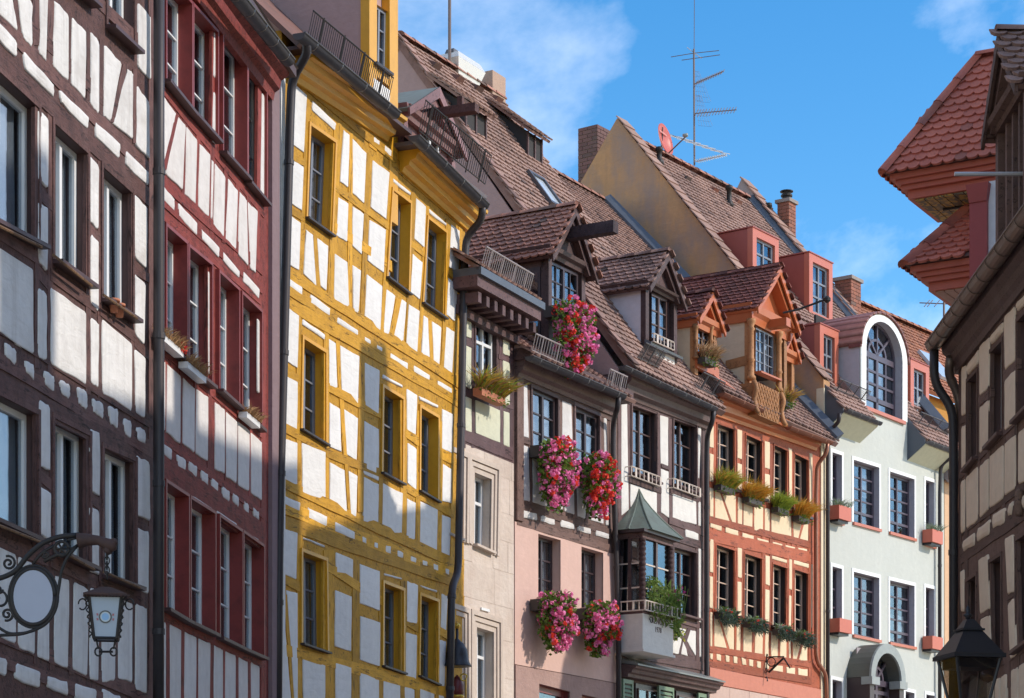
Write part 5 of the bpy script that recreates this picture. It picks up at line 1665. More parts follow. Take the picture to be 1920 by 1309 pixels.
h7.pipe([(1552, 826, .34), (1550, 850, .33), (1532, 872, .12), (1530, 930, .09), (1530, 1240, .09), (1549, 1262, .09), (1552, 1400, .09)], .042, COPP, collars=(.25, .5, .72))
m = MB(); f7.prof(m, f7.s(1428, .3), f7.z(1428, 770, .3), f7.s(1478, .3), f7.z(1478, 792, .3), [(0, -.02), (.28, -.1), (.34, .03), (.30, .06), (0, .1)]); m.build('cornice_step', T7b, h7.root)
zr7 = f7.z(1353, 737, .34)
L7 = h7.s1 - h7.s0 + .12
# its roof: ridge meets the ochre gable at the end
oR, zR = f7.cross_px(h7.s1 + .1, 1132, 382)
pit7 = math.atan2(zR - zr7, .34 - oR)
SL7 = math.hypot(zR - zr7, .34 - oR)
rp7 = f7.roof(h7.s0 - .02, .36, zr7 + .02, pit7)
ro7 = slab(h7.root, rp7, [(0, 0), (L7, 0), (L7, SL7), (0, SL7)], TD, .1)
tile_roof(ro7, rp7, [(0, .03), (L7, .03), (L7, SL7), (0, SL7)], tilemat('tile_mauve', (.34, .21, .17), (.26, .16, .13), (.10, .065, .06)), w=.17, h=.15, n_obj=300, see=in_frame)
ridge_row(ro7, f7.w(h7.s0, oR, zR + .04), f7.w(h7.s1 + .1, oR, zR + .04), .12, MATS['tile_ridge'], L=.36)
slab(h7.root, Plane(f7.w(h7.s0, oR, zR), f7.u, f7.n * -math.cos(pit7) - Vector((0, 0, math.sin(pit7)))), [(0, 0), (L7, 0), (L7, SL7), (0, SL7)], TD, .1, 'rear_slope')
m = MB()
for (b0, b1) in ((.05, SL7),):
    a_ = L7 - .14
    m.hexa([rp7.at(a_, b0, .04), rp7.at(L7 - .02, b0, .04), rp7.at(L7 - .02, b1, .04), rp7.at(a_, b1, .04)], [rp7.at(a_, b0, .10), rp7.at(L7 - .02, b0, .22), rp7.at(L7 - .02, b1, .22), rp7.at(a_, b1, .10)])
m.build('flashing', M_LEAD, ro7)
# dormers
tr7 = tilemat('tile_plum', (.21, .075, .062), (.155, .06, .052), (.10, .05, .045))
def dorm7(xl, xr, ye, ya, of, ob, n_obj, corn, ovf, ov=.14, zb=None):
    a, b = f7.s(xl, of), f7.s(xr, of)
    xm = (xl + xr) / 2
    ze, za = f7.z(xl, ye, of), f7.z(xm, ya, of)
    return gable_dormer(h7, a, b, of, zb or zr7 + .0, ze, za, ob, OCH, T7b, tr7, cheekm=plaster('cream_cheek', (.66, .52, .36), (.55, .42, .3), .2), n_obj=n_obj, ov=ov, ovf=ovf, tw=.15, th=.115, tymp=T7b, corn=corn), a, b, ze
(d7, r7), a7, b7, ze7 = dorm7(1404, 1474, 570, 503, -.02, -2.7, 220, .34, .26)
h7.win([(1417, 612), (1452, 630), (1452, 712), (1417, 697)], frame=GREYF, reveal=OCH, dep=.04, cols=4, rows=4, fw=.035, mid=.045, bw=.016, o=-.02, hole=False, curtain=CW, sill=T7b, sillo=.14)
for x in (1411, 1463):
    p = f7.w(f7.s(x, .08), .05, f7.z(x, 712 if x < 1440 else 735, .08)); H = f7.z(x, 598 if x < 1440 else 622, .08) - p.z
    MB().lathe(p, [(.09, 0), (.09, .06), (.06, .09), (.055, H * .3), (.075, H * .33), (.055, H * .36), (.05, H * .8), (.075, H * .84), (.05, H * .88), (.085, H * .95), (.09, H)], 12).build('column', OCH, d7, True)
# carved scale panel and its scroll brackets
cp0, cp1 = f7.s(1420, .36), f7.s(1462, .36)
zc1, zc0 = f7.z(1420, 716, .36), f7.z(1420, 777, .36)
m = MB(); f7.box(m, cp0, cp1, -.05, .35, zc0, zc1); cpn = m.build('carved_panel', OCH, h7.root)
k = 0
zz_ = zc0 + .04
while zz_ < zc1 - .05:
    s_ = cp0 + (.06 if k % 2 else .12)
    while s_ < cp1 - .05:
        pts = []
        for i in range(9):
            a = math.pi * (1 + i / 8)
            pts.append(f7.w(s_ + .055 * math.cos(a), .355, zz_ + .06 + .075 * math.sin(a)))
        MB().tube(pts, .012, 5).build('scale', OCH, cpn)
        s_ += .125
    zz_ += .085; k += 1
for x in (1415, 1466):
    s_ = f7.s(x, .36)
    pts = [f7.w(s_, .34, zc1 + .0), f7.w(s_, .40, zc1 - .15), f7.w(s_, .34, zc1 - .35), f7.w(s_, .38, zc1 - .52), f7.w(s_, .44, zc0 - .02)]
    MB().tube(smooth_path(pts), [.05] * len(smooth_path(pts)), 8).build('scroll_bracket', OCH, cpn, True)
# brace and stud on the big dormer's cheek
for (oa, za_, ob_, zb_) in ((-.12, zr7 + .35, -1.1, ze7 - .35), (-.05, zr7 + 1.05, -.5, zr7 + 1.0)):
    m = MB()
    m.hexa([f7.w(a7 - .02, oa, za_ - .09), f7.w(a7 - .02, oa, za_ + .09), f7.w(a7 - .02, ob_, zb_ + .09), f7.w(a7 - .02, ob_, zb_ - .09)], [f7.w(a7 + .03, oa, za_ - .09), f7.w(a7 + .03, oa, za_ + .09), f7.w(a7 + .03, ob_, zb_ + .09), f7.w(a7 + .03, ob_, zb_ - .09)])
    m.build('cheek_beam', OCH, d7)
sm7 = (a7 + b7) / 2
m = MB(); f7.box(m, sm7 - .1, sm7 + .1, -.1, .42, ze7 - .30, ze7 - .14); m.build('hoist_block', T7b, d7)
pts = [f7.w(sm7, .3, ze7 - .02), f7.w(sm7 + .2, .55, ze7 + .06), f7.w(sm7 + .35, .95, ze7 + .20), f7.w(sm7 + .4, 1.05, ze7 + .22)]
mb = MB().tube(pts, .022, 6); mb.lathe(pts[-1] - Vector((0, 0, .06)), [(.02, 0), (.07, .04), (.075, .09), (.03, .13)], 8); mb.build('iron_arm', M_IRON, h7.root)
(d7b, r7b), a7b, b7b, ze7b = dorm7(1302, 1343, 590, 549, .0, -1.9, 80, .22, .16, .1, zr7 + .3)
h7.win([(1309, 614), (1331, 624), (1331, 668), (1309, 660)], frame=MATS['walnut_sash'], reveal=OCH, dep=.05, cols=2, rows=3, fw=.03, mid=.035, o=0, hole=False, sill=T7b, sillo=.12)
for x in (1306, 1335):
    p = f7.w(f7.s(x, .06), .04, f7.z(x, 672, .06)); H = .62
    MB().lathe(p, [(.06, 0), (.06, .04), (.04, .06), (.035, .3), (.055, .33), (.035, .36), (.035, .52), (.06, .56), (.06, H)], 10).build('column', OCH, d7b, True)
m = MB(); f7.box(m, a7b, b7b, -.05, .06, f7.z(1302, 690), f7.z(1302, 668)); m.build('apron', T7b, d7b)
(d7c, r7c), _, _, ze7c = dorm7(1462, 1488, 652, 618, -.35, -1.8, 40, .2, .14, .08, zr7 + .6)
m = MB(); f7.prof(m, f7.s(1340, .1), zr7 + .3, f7.s(1372, .1), zr7 + .25, [(-.4, .4), (.12, -.05), (.2, 0), (-.4, .55)]); m.build('red_sheet_apron', SALM, h7.root)

# ================================================================== 8 pale green house
GRN = plaster('pale_green_render', (.555, .565, .52), (.42, .43, .39), .3, .85, 7, .22, .5, (.47, .48, .44))
WB = plaster('white_band', (.80, .80, .79), (.6, .6, .6), .1, .8, 10, .15)
PF = paint('plum_frame', (.085, .065, .085), .35, 0, .2)
RSILL = paint('red_sill', (.50, .15, .09), .4, 0, .2)
h8 = House('rendered_house', f8, 1545, 1770, 'pale green rendered house with a round arched dormer and red roof boxes')
win8 = dict(frame=PF, reveal=plaster('lilac_reveal', (.42, .40, .44), (.36, .34, .38), .1), dep=.14, cols=2, rows=4, transom=.80, lower=(4, 1), fw=.06, mid=.05, bw=.035, arch=WB, archw=.075, archo=.012, sill=RSILL, sillo=.05, silld=.06)
for q, cu in (((1600, 862, 1648, 877, 1648, 992, 1600, 979), [(.1, .4, 0, .7), (.6, .9, 0, .5)]), ((1668, 884, 1714, 899, 1714, 1010, 1668, 997), [(.05, .3, 0, .7)]), ((1600, 1072, 1648, 1084, 1648, 1200, 1600, 1190), None), ((1668, 1088, 1714, 1099, 1714, 1213, 1668, 1204), None)):
    h8.win([q[0:2], q[2:4], q[4:6], q[6:8]], curtain=cu, **win8)
wn8 = {**win8, 'cols': 1, 'mid': 0, 'rows': 3, 'transom': None, 'fw': .04}
for q in ((1560, 848, 1578, 854, 1578, 980, 1560, 975), (1735, 900, 1751, 905, 1751, 1024, 1735, 1019), (1560, 1062, 1578, 1067, 1578, 1178, 1560, 1173), (1735, 1101, 1751, 1105, 1751, 1212, 1735, 1208), (1560, 1274, 1578, 1278, 1578, 1400, 1560, 1396), (1697, 1296, 1714, 1300, 1714, 1420, 1697, 1416), (1736, 1302, 1752, 1305, 1752, 1420, 1736, 1416)):
    h8.win([q[0:2], q[2:4], q[4:6], q[6:8]], **wn8)
zt8 = f8.z(1560, 792)
s8 = f8.s
sa, sb = s8(1613), s8(1701)
zspr = f8.z(1618, 648); ztop = f8.z(1655, 590)
arc_o = []
cx_, hw_ = (sa + sb) / 2, (sb - sa) / 2
N = 16
arc = [(cx_ - hw_ * math.cos(math.pi * i / N), zspr + (ztop - zspr) * math.sin(math.pi * i / N)) for i in range(N + 1)]
wa, wb = s8(1623), s8(1691)
hwi = (wb - wa) / 2
zwb = f8.z(1623, 762)
arci = [(cx_ - hwi * math.cos(math.pi * i / N), zspr + (ztop - zspr - .16) * math.sin(math.pi * i / N)) for i in range(N + 1)]
inner = [(wb, zwb), (wa, zwb)] + arci
h8.holes.append(inner)
h8.wall(GRN, 0, [(h8.s0, zt8), (sa - .001, zt8)] + arc + [(sb + .001, zt8), (h8.s1, zt8)], bz=zt8)
# white band round the arch
def band(pin, pout, o0, o1):
    m = MB()
    for i in range(len(pin) - 1):
        c = [pin[i], pin[i + 1], pout[i + 1], pout[i]]
        m.hexa([f8.w(s, o0, z) for s, z in c], [f8.w(s, o1, z) for s, z in c])
    return m
pin = [(wa, zwb)] + arci + [(wb, zwb)]
pout = [(sa + .02, zwb)] + [(cx_ - (hw_ - .02) * math.cos(math.pi * i / N), zspr + (ztop - zspr - .02) * math.sin(math.pi * i / N)) for i in range(N + 1)] + [(sb - .02, zwb)]
archp = band(pin, pout, -.02, .016).build('arched_dormer', WB, h8.root)
rev = MB()
for i in range(len(pin) - 1):
    rev.add([f8.w(pin[i][0], .01, pin[i][1]), f8.w(pin[i + 1][0], .01, pin[i + 1][1]), f8.w(pin[i + 1][0], -.26, pin[i + 1][1]), f8.w(pin[i][0], -.26, pin[i][1])], [(0, 1, 2, 3)])
rev.build('reveal', MATS['lilac_reveal'], archp)
m = MB()
D0, D1 = -.22, -.16
def b8(s0, s1, z0, z1, o0=D0, o1=D1): f8.box(m, s0, s1, o0, o1, z0, z1)
b8(wa, wa + .07, zwb, zspr); b8(wb - .07, wb, zwb, zspr); b8(wa + .07, wb - .07, zspr - .10, zspr + .02); b8(wa + .07, wb - .07, zwb, zwb + .07)
zlo = lerp(zwb, zspr, .24)
b8(wa + .07, wb - .07, zlo - .05, zlo + .05); b8(cx_ - .05, cx_ + .05, zwb + .07, zspr - .1)
for h_ in (0, 1):
    p0, p1 = ((wa + .07, cx_ - .05), (cx_ + .05, wb - .07))[h_]
    mid_ = (p0 + p1) / 2
    b8(mid_ - .025, mid_ + .025, zlo + .05, zspr - .1, D0 + .005, D1 - .005)
    for k in (1, 2):
        z_ = lerp(zlo + .05, zspr - .1, k / 3)
        b8(p0, p1, z_ - .025, z_ + .025, D0 + .006, D1 - .006)
# fanlight: hub ring and spokes
RZ = ztop - zspr - .16
def epp(k, a): return (cx_ - hwi * k * math.cos(a), zspr + RZ * k * math.sin(a))
for k0, k1 in ((.93, 1.0), (.44, .52)):
    for i in range(N):
        a, b = math.pi * i / N, math.pi * (i + 1) / N
        c = [epp(k0, a), epp(k0, b), epp(k1, b), epp(k1, a)]
        m.hexa([f8.w(s, D0 + .002, z) for s, z in c], [f8.w(s, D1 - .002, z) for s, z in c])
for a in (math.pi / 4, math.pi / 2, 3 * math.pi / 4):
    c0, c1 = epp(.02, a), epp(.95, a)
    dx, dz_ = c1[0] - c0[0], c1[1] - c0[1]; ln = math.hypot(dx, dz_); px_, pz_ = -dz_ / ln * .025, dx / ln * .025
    c = [(c0[0] + px_, c0[1] + pz_), (c1[0] + px_, c1[1] + pz_), (c1[0] - px_, c1[1] - pz_), (c0[0] - px_, c0[1] - pz_)]
    m.hexa([f8.w(s, D0 - .001, z) for s, z in c], [f8.w(s, D1 + .003, z) for s, z in c])
m.build('frame', PF, archp)
PALE = paint('net_curtain', (.74, .75, .77), .7, 0, .1)
for h_ in (0, 1):
    p0, p1 = ((wa + .07, cx_ - .05), (cx_ + .05, wb - .07))[h_]
    mid_ = (p0 + p1) / 2
    for (a_, b_) in ((p0, mid_), (mid_, p1)):
        for k in range(3):
            z0_, z1_ = lerp(zlo + .05, zspr - .1, k / 3), lerp(zlo + .05, zspr - .1, (k + 1) / 3)
            mm = MB(); f8.box(mm, a_, b_, -.20, -.194, z0_, z1_); mm.build('pane', M_GLASS, archp)
    mm = MB(); f8.box(mm, p0, p1, -.20, -.194, zwb + .07, zlo - .05); mm.build('pane', M_GLASS, archp)
for i in range(4):
    a0_, a1_ = math.pi * i / 4, math.pi * (i + 1) / 4
    c = [epp(.0, a0_)] + [epp(.95, lerp(a0_, a1_, k / 4)) for k in range(5)]
    mm = MB(); mm.hexa([f8.w(s, -.200, z) for s, z in c], [f8.w(s, -.194, z) for s, z in c]); mm.build('pane', M_GLASS, archp)
mm = MB(); f8.box(mm, wa, wb, -.42, -.40, zwb, zspr + .3); mm.build('curtain', PALE, archp)
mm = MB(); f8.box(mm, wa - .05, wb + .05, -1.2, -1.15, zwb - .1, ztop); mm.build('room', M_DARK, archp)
mm = MB(); f8.box(mm, wa - .08, wb + .08, -.1, .06, zwb - .08, zwb - .005); mm.build('sill', RSILL, archp)
# barrel roof in red copper and its left cheek
RCU = paint('red_copper', (.17, .06, .05), .45, .3, .6, (.25, .11, .09))
mb = MB()
bo_ = 3.6
o_in = [(cx_ - (hw_ - .0) * math.cos(math.pi * i / N), zspr + (ztop - zspr + .0) * math.sin(math.pi * i / N)) for i in range(N + 1)]
o_out = [(cx_ - (hw_ + .05) * math.cos(math.pi * i / N), zspr + (ztop - zspr + .05) * math.sin(math.pi * i / N)) for i in range(N + 1)]
for i in range(N):
    mb.hexa([f8.w(*o_in[i][:1], -bo_, o_in[i][1]), f8.w(o_in[i + 1][0], -bo_, o_in[i + 1][1]), f8.w(o_out[i + 1][0], -bo_, o_out[i + 1][1]), f8.w(o_out[i][0], -bo_, o_out[i][1])],
            [f8.w(o_in[i][0], .05, o_in[i][1]), f8.w(o_in[i + 1][0], .05, o_in[i + 1][1]), f8.w(o_out[i + 1][0], .05, o_out[i + 1][1]), f8.w(o_out[i][0], .05, o_out[i][1])])
mb.build('barrel_roof', RCU, h8.root, True)
mb = MB(); f8.box(mb, sa, sa + .06, -3.4, -.02, zt8 - .3, zspr); f8.box(mb, sb - .06, sb, -3.4, -.02, zt8 - .3, zspr); mb.build('dormer_cheek', plaster('shade_tinted_render', (.47, .44, .46), (.4, .37, .39), .15), h8.root)  # cheek colour includes the mauve tint of its shade
mb = MB(); f8.box(mb, sa - .05, sa + .005, -.25, .04, zspr - .05, zspr + .02); mb.build('impost', RCU, h8.root)
# main roof
oA8, zA8 = f8.cross_px(h8.s0, 1158, 222)
zG8 = zA8                                             # top of the raised gable parapet
zA8 = zA8 - .34
oV, zV = 0.0, f8.z(1545, 712)
zVg = zV
zV = zV - .12
pit8 = math.atan2(zA8 - zV, -oA8)
ze8 = zV - .42 * math.tan(pit8)
rp8 = f8.roof(h8.s0, .42, ze8, pit8)
SL8 = math.hypot(zA8 - ze8, .42 - oA8)
L8 = h8.s1 - h8.s0
bl = .42 / math.cos(pit8)
s0a, s0b = sa - h8.s0, sb - h8.s0
bn = bl + .47 / math.cos(pit8)
nc = [(f8.s(1537, -.45) - h8.s0 - .03, f8.s(1571, -.45) - h8.s0 + .03), (f8.s(1707, -.45) - h8.s0 - .03, f8.s(1741, -.45) - h8.s0 + .03)]
ro8 = slab(h8.root, rp8, [(0, bn), (L8, bn), (L8, SL8), (0, SL8)], TD, .1)
for (a0, a1) in ((0, nc[0][0]), (nc[0][1], s0a - .02), (s0b + .02, nc[1][0]), (nc[1][1], L8)):
    if a1 - a0 > .02: slab(ro8, rp8, [(a0, bl), (a1, bl), (a1, bn - .005), (a0, bn - .005)], TD, .1, 'roof_strip')
for (a0, a1) in ((.05, s0a - .02), (s0b + .02, L8 - .02)):
    slab(ro8, rp8, [(a0, 0), (a1, 0), (a1, bl - .01), (a0, bl - .01)], TD, .08, 'eave_piece')
TPM = tilemat('tile_dusty', (.34, .215, .175), (.27, .165, .135), (.13, .085, .075))
def skip8(a, b): return (s0a - .05 < a < s0b + .05 and b < bl + 2.6) or any(p - .05 < a < q + .05 and bl - .06 < b < bn + .3 for p, q in nc)
tile_roof(ro8, rp8, [(.34, bl), (.34, SL8), (L8 - .1, SL8), (L8 - .1, .0), (.05, .0), (.05, bl)], TPM, w=.17, h=.15, n_obj=300, see=in_frame, skip=skip8)
ridge_row(ro8, f8.w(h8.s0, oA8, zA8 + .04), f8.w(h8.s1, oA8, zA8 + .04), .12, MATS['tile_ridge'], L=.36)
gp8 = Plane(f8.w(h8.s0 + .11, 0, zVg), f8.u, -f8.n * -oA8 + Vector((0, 0, zG8 - zVg)))
verge_row(ro8, gp8, .0, .0, math.hypot(oA8, zG8 - zVg) - .1, TP, w=.42, h=.3)
slab(h8.root, Plane(f8.w(h8.s0, oA8, zA8), f8.u, f8.n * -math.cos(pit8) - Vector((0, 0, math.sin(pit8)))), [(0, 0), (L8, 0), (L8, SL8), (0, SL8)], TD, .1, 'rear_slope')
for (a0, a1) in ((.05, s0a - .02), (s0b + .02, L8 - .02)):
    A, B = f8.w(h8.s0 + a0, .47, ze8 - .03), f8.w(h8.s0 + a1, .47, ze8 - .03)
    gutter(h8.root, A, B, .062, M_ZINC, 4)
    m = MB(); m.hexa([f8.w(h8.s0 + a0, .0, zt8 - .22), f8.w(h8.s0 + a1, .0, zt8 - .22), f8.w(h8.s0 + a1, .42, ze8 - .1), f8.w(h8.s0 + a0, .42, ze8 - .1)],
                     [f8.w(h8.s0 + a0, .0, zt8 - .10), f8.w(h8.s0 + a1, .0, zt8 - .10), f8.w(h8.s0 + a1, .42, ze8 - .03), f8.w(h8.s0 + a0, .42, ze8 - .03)])
    m.build('soffit', plaster('soffit_cream', (.62, .60, .44), (.5, .48, .36), .2), h8.root)
    m = MB(); tri = [(-.01, zt8 - .22), (.42, ze8 - .08), (.42, ze8 + .02), (-.01, zV + .05)]
    m.hexa([f8.w(h8.s0 + a0 - .02, o, z) for o, z in tri], [f8.w(h8.s0 + a0 + .0, o, z) for o, z in tri]); m.build('eave_cheek', M_LEAD, h8.root)
    guard(h8.root, rp8.at(a0 + .1, .55, .08), rp8.at(a1 - .02, .55, .08), rp8.n + Vector((0, 0, .3)), M_ZINC, 30, .22, posts=4, r=.007)
# ochre gable towards the street bend
OCHW = plaster('ochre_gable', (.52, .29, .145), (.34, .20, .12), .8, .9, 5, .5, .36, (.30, .215, .18))
m = MB()
tri = [(0, 4.0), (0, zVg), (oA8, zG8), (2 * oA8, zVg), (2 * oA8, 4.0)]
m.hexa([f8.w(h8.s0 - .02, o, z) for o, z in tri], [f8.w(h8.s0 + .25, o, z) for o, z in tri]); m.build('gable_wall', OCHW, h8.root)
m = MB(); f8.box(m, h8.s0 - .03, h8.s0 + .02, -.16, .012, 8, zV - .05); m.build('corner_band', plaster('cream_corner', (.72, .62, .46), (.6, .5, .38), .2), h8.root)
# raised fire wall at the far end
m = MB()
up = .42
P = [(.1, ze8 + .5), (oA8 - .2, zA8 + up + .15), (oA8 - 1.2, zA8 - 1.0), (.1, ze8 - .6)]
m.hexa([f8.w(h8.s1 - .02, o, z) for o, z in P], [f8.w(h8.s1 + .3, o, z) for o, z in P]); fw_ = m.build('fire_wall', plaster('grey_mauve_wall', (.33, .27, .27), (.25, .2, .2), .3), h8.root)
nrm = rp8.n
for i in range(26):
    t0, t1 = i / 26, (i + 1.1) / 26
    pA = f8.w(0, .1, ze8 + .5).lerp(f8.w(0, oA8 - .2, zA8 + up + .15), t0); pB = f8.w(0, .1, ze8 + .5).lerp(f8.w(0, oA8 - .2, zA8 + up + .15), t1)
    c = [pA + f8.u * (h8.s1 - .08), pA + f8.u * (h8.s1 + .36), pB + f8.u * (h8.s1 + .36), pB + f8.u * (h8.s1 - .08)]
    MB().hexa([p + nrm * (.03 if j < 2 else .0) for j, p in enumerate(c)], [p + nrm * (.06 if j < 2 else .03) for j, p in enumerate(c)]).build('coping_tile', TP, fw_)
m = MB(); m.hexa([rp8.at(L8 - .16, bl, .03), rp8.at(L8 - .01, bl, .03), rp8.at(L8 - .01, SL8, .03), rp8.at(L8 - .16, SL8, .03)], [rp8.at(L8 - .16, bl, .06), rp8.at(L8 - .01, bl, .22), rp8.at(L8 - .01, SL8, .22), rp8.at(L8 - .16, SL8, .06)]); m.build('flashing', M_LEAD, ro8)
# red box dormers: front foot read on the roof plane
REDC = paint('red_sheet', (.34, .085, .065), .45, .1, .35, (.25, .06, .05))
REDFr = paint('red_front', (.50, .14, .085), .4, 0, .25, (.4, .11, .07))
def box_dormer(xl, xr, ytop, ybot, rows, of=None):
    foot = rp8.px(xl, ybot) if of is None else f8.pt(xl, ybot, of)
    of = (foot - f8.P0).dot(f8.n) if of is None else of
    a, b = f8.s(xl, of), f8.s(xr, of)
    zt, zb = f8.z(xl, ytop, of), foot.z
    back = (zt - zb) / math.tan(pit8)
    fr = .16
    m = MB()
    f8.box(m, a, a + .06, of - back, of - .12, zb - .3, zt); f8.box(m, b - .06, b, of - back, of - .12, zb - .3, zt); f8.box(m, a + .06, b - .06, of - back, of - .12, zt - .06, zt - .002)
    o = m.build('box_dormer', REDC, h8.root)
    m = MB()
    f8.box(m, a - .01, a + fr, of - .12, of + .01, zb - .1, zt + .01); f8.box(m, b - fr, b + .01, of - .12, of + .01, zb - .1, zt + .01); f8.box(m, a + fr, b - fr, of - .12, of + .01, zt - fr, zt + .01); f8.box(m, a + fr, b - fr, of - .12, of + .01, zb - .1, zb + .1)
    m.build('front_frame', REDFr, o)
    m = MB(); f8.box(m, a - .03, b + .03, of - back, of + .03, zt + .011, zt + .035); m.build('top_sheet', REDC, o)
    m = MB(); f8.box(m, a - .02, b + .02, of + .011, of + .10, zb - .12, zb - .04); m.build('ledge', REDFr, o)
    ia, ib, iz0, iz1 = a + fr, b - fr, zb + .1, zt - fr
    m = MB()
    for (p, q_, r_, t_) in ((ia, ia + .05, iz0, iz1), (ib - .05, ib, iz0, iz1), (ia + .05, ib - .05, iz1 - .05, iz1), (ia + .05, ib - .05, iz0, iz0 + .05), ((ia + ib) / 2 - .025, (ia + ib) / 2 + .025, iz0 + .05, iz1 - .05)):
        f8.box(m, p, q_, of - .11, of - .05, r_, t_)
    for k in range(1, rows):
        z_ = lerp(iz0 + .05, iz1 - .05, k / rows)
        f8.box(m, ia + .05, ib - .05, of - .10, of - .055, z_ - .02, z_ + .02)
    m.build('frame', GREYF, o)
    for k in range(rows):
        for (p, q_) in ((ia + .05, (ia + ib) / 2 - .025), ((ia + ib) / 2 + .025, ib - .05)):
            m = MB(); f8.box(m, p, q_, of - .085, of - .08, lerp(iz0 + .05, iz1 - .05, k / rows), lerp(iz0 + .05, iz1 - .05, (k + 1) / rows)); m.build('pane', M_GLASS, o)
    m = MB(); f8.box(m, ia, ib, of - .3, of - .28, lerp(iz0, iz1, .25), iz1); m.build('curtain', PALE, o)
    m = MB(); f8.box(m, ia - .02, ib + .02, of - .5, of - .48, iz0, iz1); m.build('room', M_DARK, o)
box_dormer(1411, 1459, 427, 528, 3)
box_dormer(1517, 1560, 474, 590, 3)
box_dormer(1537, 1571, 608, 736, 3, -.45)
box_dormer(1707, 1741, 674, 793, 3, -.45)
# chimneys in brick
BRK = brickmat('brick_red', (.30, .12, .08), (.22, .09, .065))
MORT = plaster('mortar', (.28, .24, .21), (.2, .17, .15), .3)
def chimney(h, c, w, d, z0, z1, f, name='chimney', cap=True, brick=None):
    ob = MB().box(Vector((c.x, c.y, (z0 + z1) / 2 - .01)), w - .02, d - .02, z1 - z0, f.u, f.n).build(name, MORT, h.root)
    bh, bl_ = .085, .25
    z, r = z1, 0
    while z > z0 + bh:
        z -= bh
        for (ax, ay, L, off) in ((f.u, f.n, w, d), (f.n, -f.u, d, w), (-f.u, -f.n, w, d), (-f.n, f.u, d, w)):
            s = -L / 2 - (bl_ / 2 if r % 2 else 0)
            while s < L / 2 - .02:
                a, b = max(s, -L / 2), min(s + bl_ - .012, L / 2)
                if b - a > .03:
                    cc = c + ax * ((a + b) / 2) + ay * (off / 2 - .03)
                    MB().box(Vector((cc.x, cc.y, z + bh / 2)), b - a, .075, bh - .012, ax, ay).build('brick', brick or BRK, ob)
                s += bl_
        r += 1
    if cap:
        MB().box(Vector((c.x, c.y, z1 + .04)), w + .1, d + .1, .08, f.u, f.n).build('cap', plaster('cap_stone', (.3, .26, .24), (.2, .18, .17), .4), ob)
    return ob
c1 = f8.w(h8.s0 + .35, oA8 - .85, 0)
pz = lambda x, y, o, f=f8: f.z(x, y, o)
chimney(h8, c1, .5, .5, zA8 - 2.2, f8.z(1104, 238, oA8 - .85), f8, cap=False, brick=brickmat('brick_plum', (.21, .105, .095), (.15, .075, .07)))
c2 = f8.w(h8.s1 + .55, f8.cross_px(h8.s1 + .5, 1473, 400)[0], 0)
o2, z2_ = f8.cross_px(h8.s1 + .5, 1473, 382)
chimney(h8, c2, .34, .3, z2_ - 1.6, z2_, f8)
mb = MB().lathe(Vector((c2.x, c2.y, z2_ + .08)), [(.11, 0), (.11, .08), (.14, .10), (.14, .14), (.10, .15), (.10, .2), (.16, .21), (.16, .23), (.02, .26)], 12); mb.build('chimney_cowl', M_IRON, h8.root)
o3, z3_ = f8.cross_px(h8.s1 + .5, 1586, 528)
chimney(h8, f8.w(h8.s1 + .6, o3, 0), .5, .42, z3_ - 1.5, z3_, f8)
# vent pipes and small vents on its roof
for (x, y, hh_) in ((1367, 385, .35), (1441, 417, .35), (1236, 306, .25)):
    p = rp8.px(x, y)
    MB().lathe(p, [(.11, -.05), (.10, .05), (.06, .10), (.055, hh_), (.09, hh_ + .02), (.08, hh_ + .10), (.02, hh_ + .12)], 10).build('vent_pipe', M_IRON, h8.root, True)
for (x, y) in ((1285, 336), (1336, 358), (1380, 380), (1422, 398)):
    p = rp8.px(x, y); e2 = rp8.n.cross(rp8.e1)
    a = [p + rp8.e1 * i + e2 * j for i, j in ((-.12, -.09), (.12, -.09), (.07, .14), (-.07, .14))]
    MB().hexa(a, [p + rp8.e1 * i + e2 * j + rp8.n * k for i, j, k in ((-.09, -.07, .11), (.09, -.07, .11), (.05, .12, .03), (-.05, .12, .03))]).build('roof_vent', BRK, h8.root)
# arched portal at street level
po = .55
pa, pb = f8.s(1632, po), f8.s(1697, po)
pcx, phw = (pa + pb) / 2, (pb - pa) / 2
pzs, pzt = f8.z(1632, 1268, po), f8.z(1664, 1207, po)
SLATE = paint('grey_green_sheet', (.115, .115, .10), .5, .2, .4, (.08, .075, .068))
GST = plaster('grey_stone', (.33, .36, .35), (.26, .28, .27), .3)
oo_ = [(pcx - phw * math.cos(math.pi * i / N), pzs + (pzt - pzs) * math.sin(math.pi * i / N)) for i in range(N + 1)]
ii_ = [(pcx - (phw - .2) * math.cos(math.pi * i / N), pzs + (pzt - pzs - .2) * math.sin(math.pi * i / N)) for i in range(N + 1)]
mb = MB()
for i in range(N):
    c = [ii_[i], ii_[i + 1], oo_[i + 1], oo_[i]]
    mb.hexa([f8.w(s, .0, z) for s, z in c], [f8.w(s, po - .03, z) for s, z in c])
prt = mb.build('entrance_portal', SLATE, h8.root)
for i in range(0, N, 2):
    m = MB()
    for j in (i, i + 1):
        c = [ii_[j], ii_[j + 1], oo_[j + 1], oo_[j]]
        m.hexa([f8.w(s, po - .028, z) for s, z in c], [f8.w(s, po + .02, z) for s, z in c])
    m.build('arch_stone', GST, prt)
m = MB()
f8.box(m, pa + .02, pa + .22, 0, po - .02, 2.4, pzs - .004); f8.box(m, pb - .22, pb - .02, 0, po - .02, 2.4, pzs - .004); m.build('portal_jamb', T5b, prt)
for (a_, b_) in ((pa - .02, pa + .34), (pb - .34, pb + .02)):
    m = MB(); f8.box(m, a_, b_, po - .2, po + .05, pzs - .16, pzs); m.build('impost', GST, prt)
m = MB()
D0, D1 = po - .32, po - .26
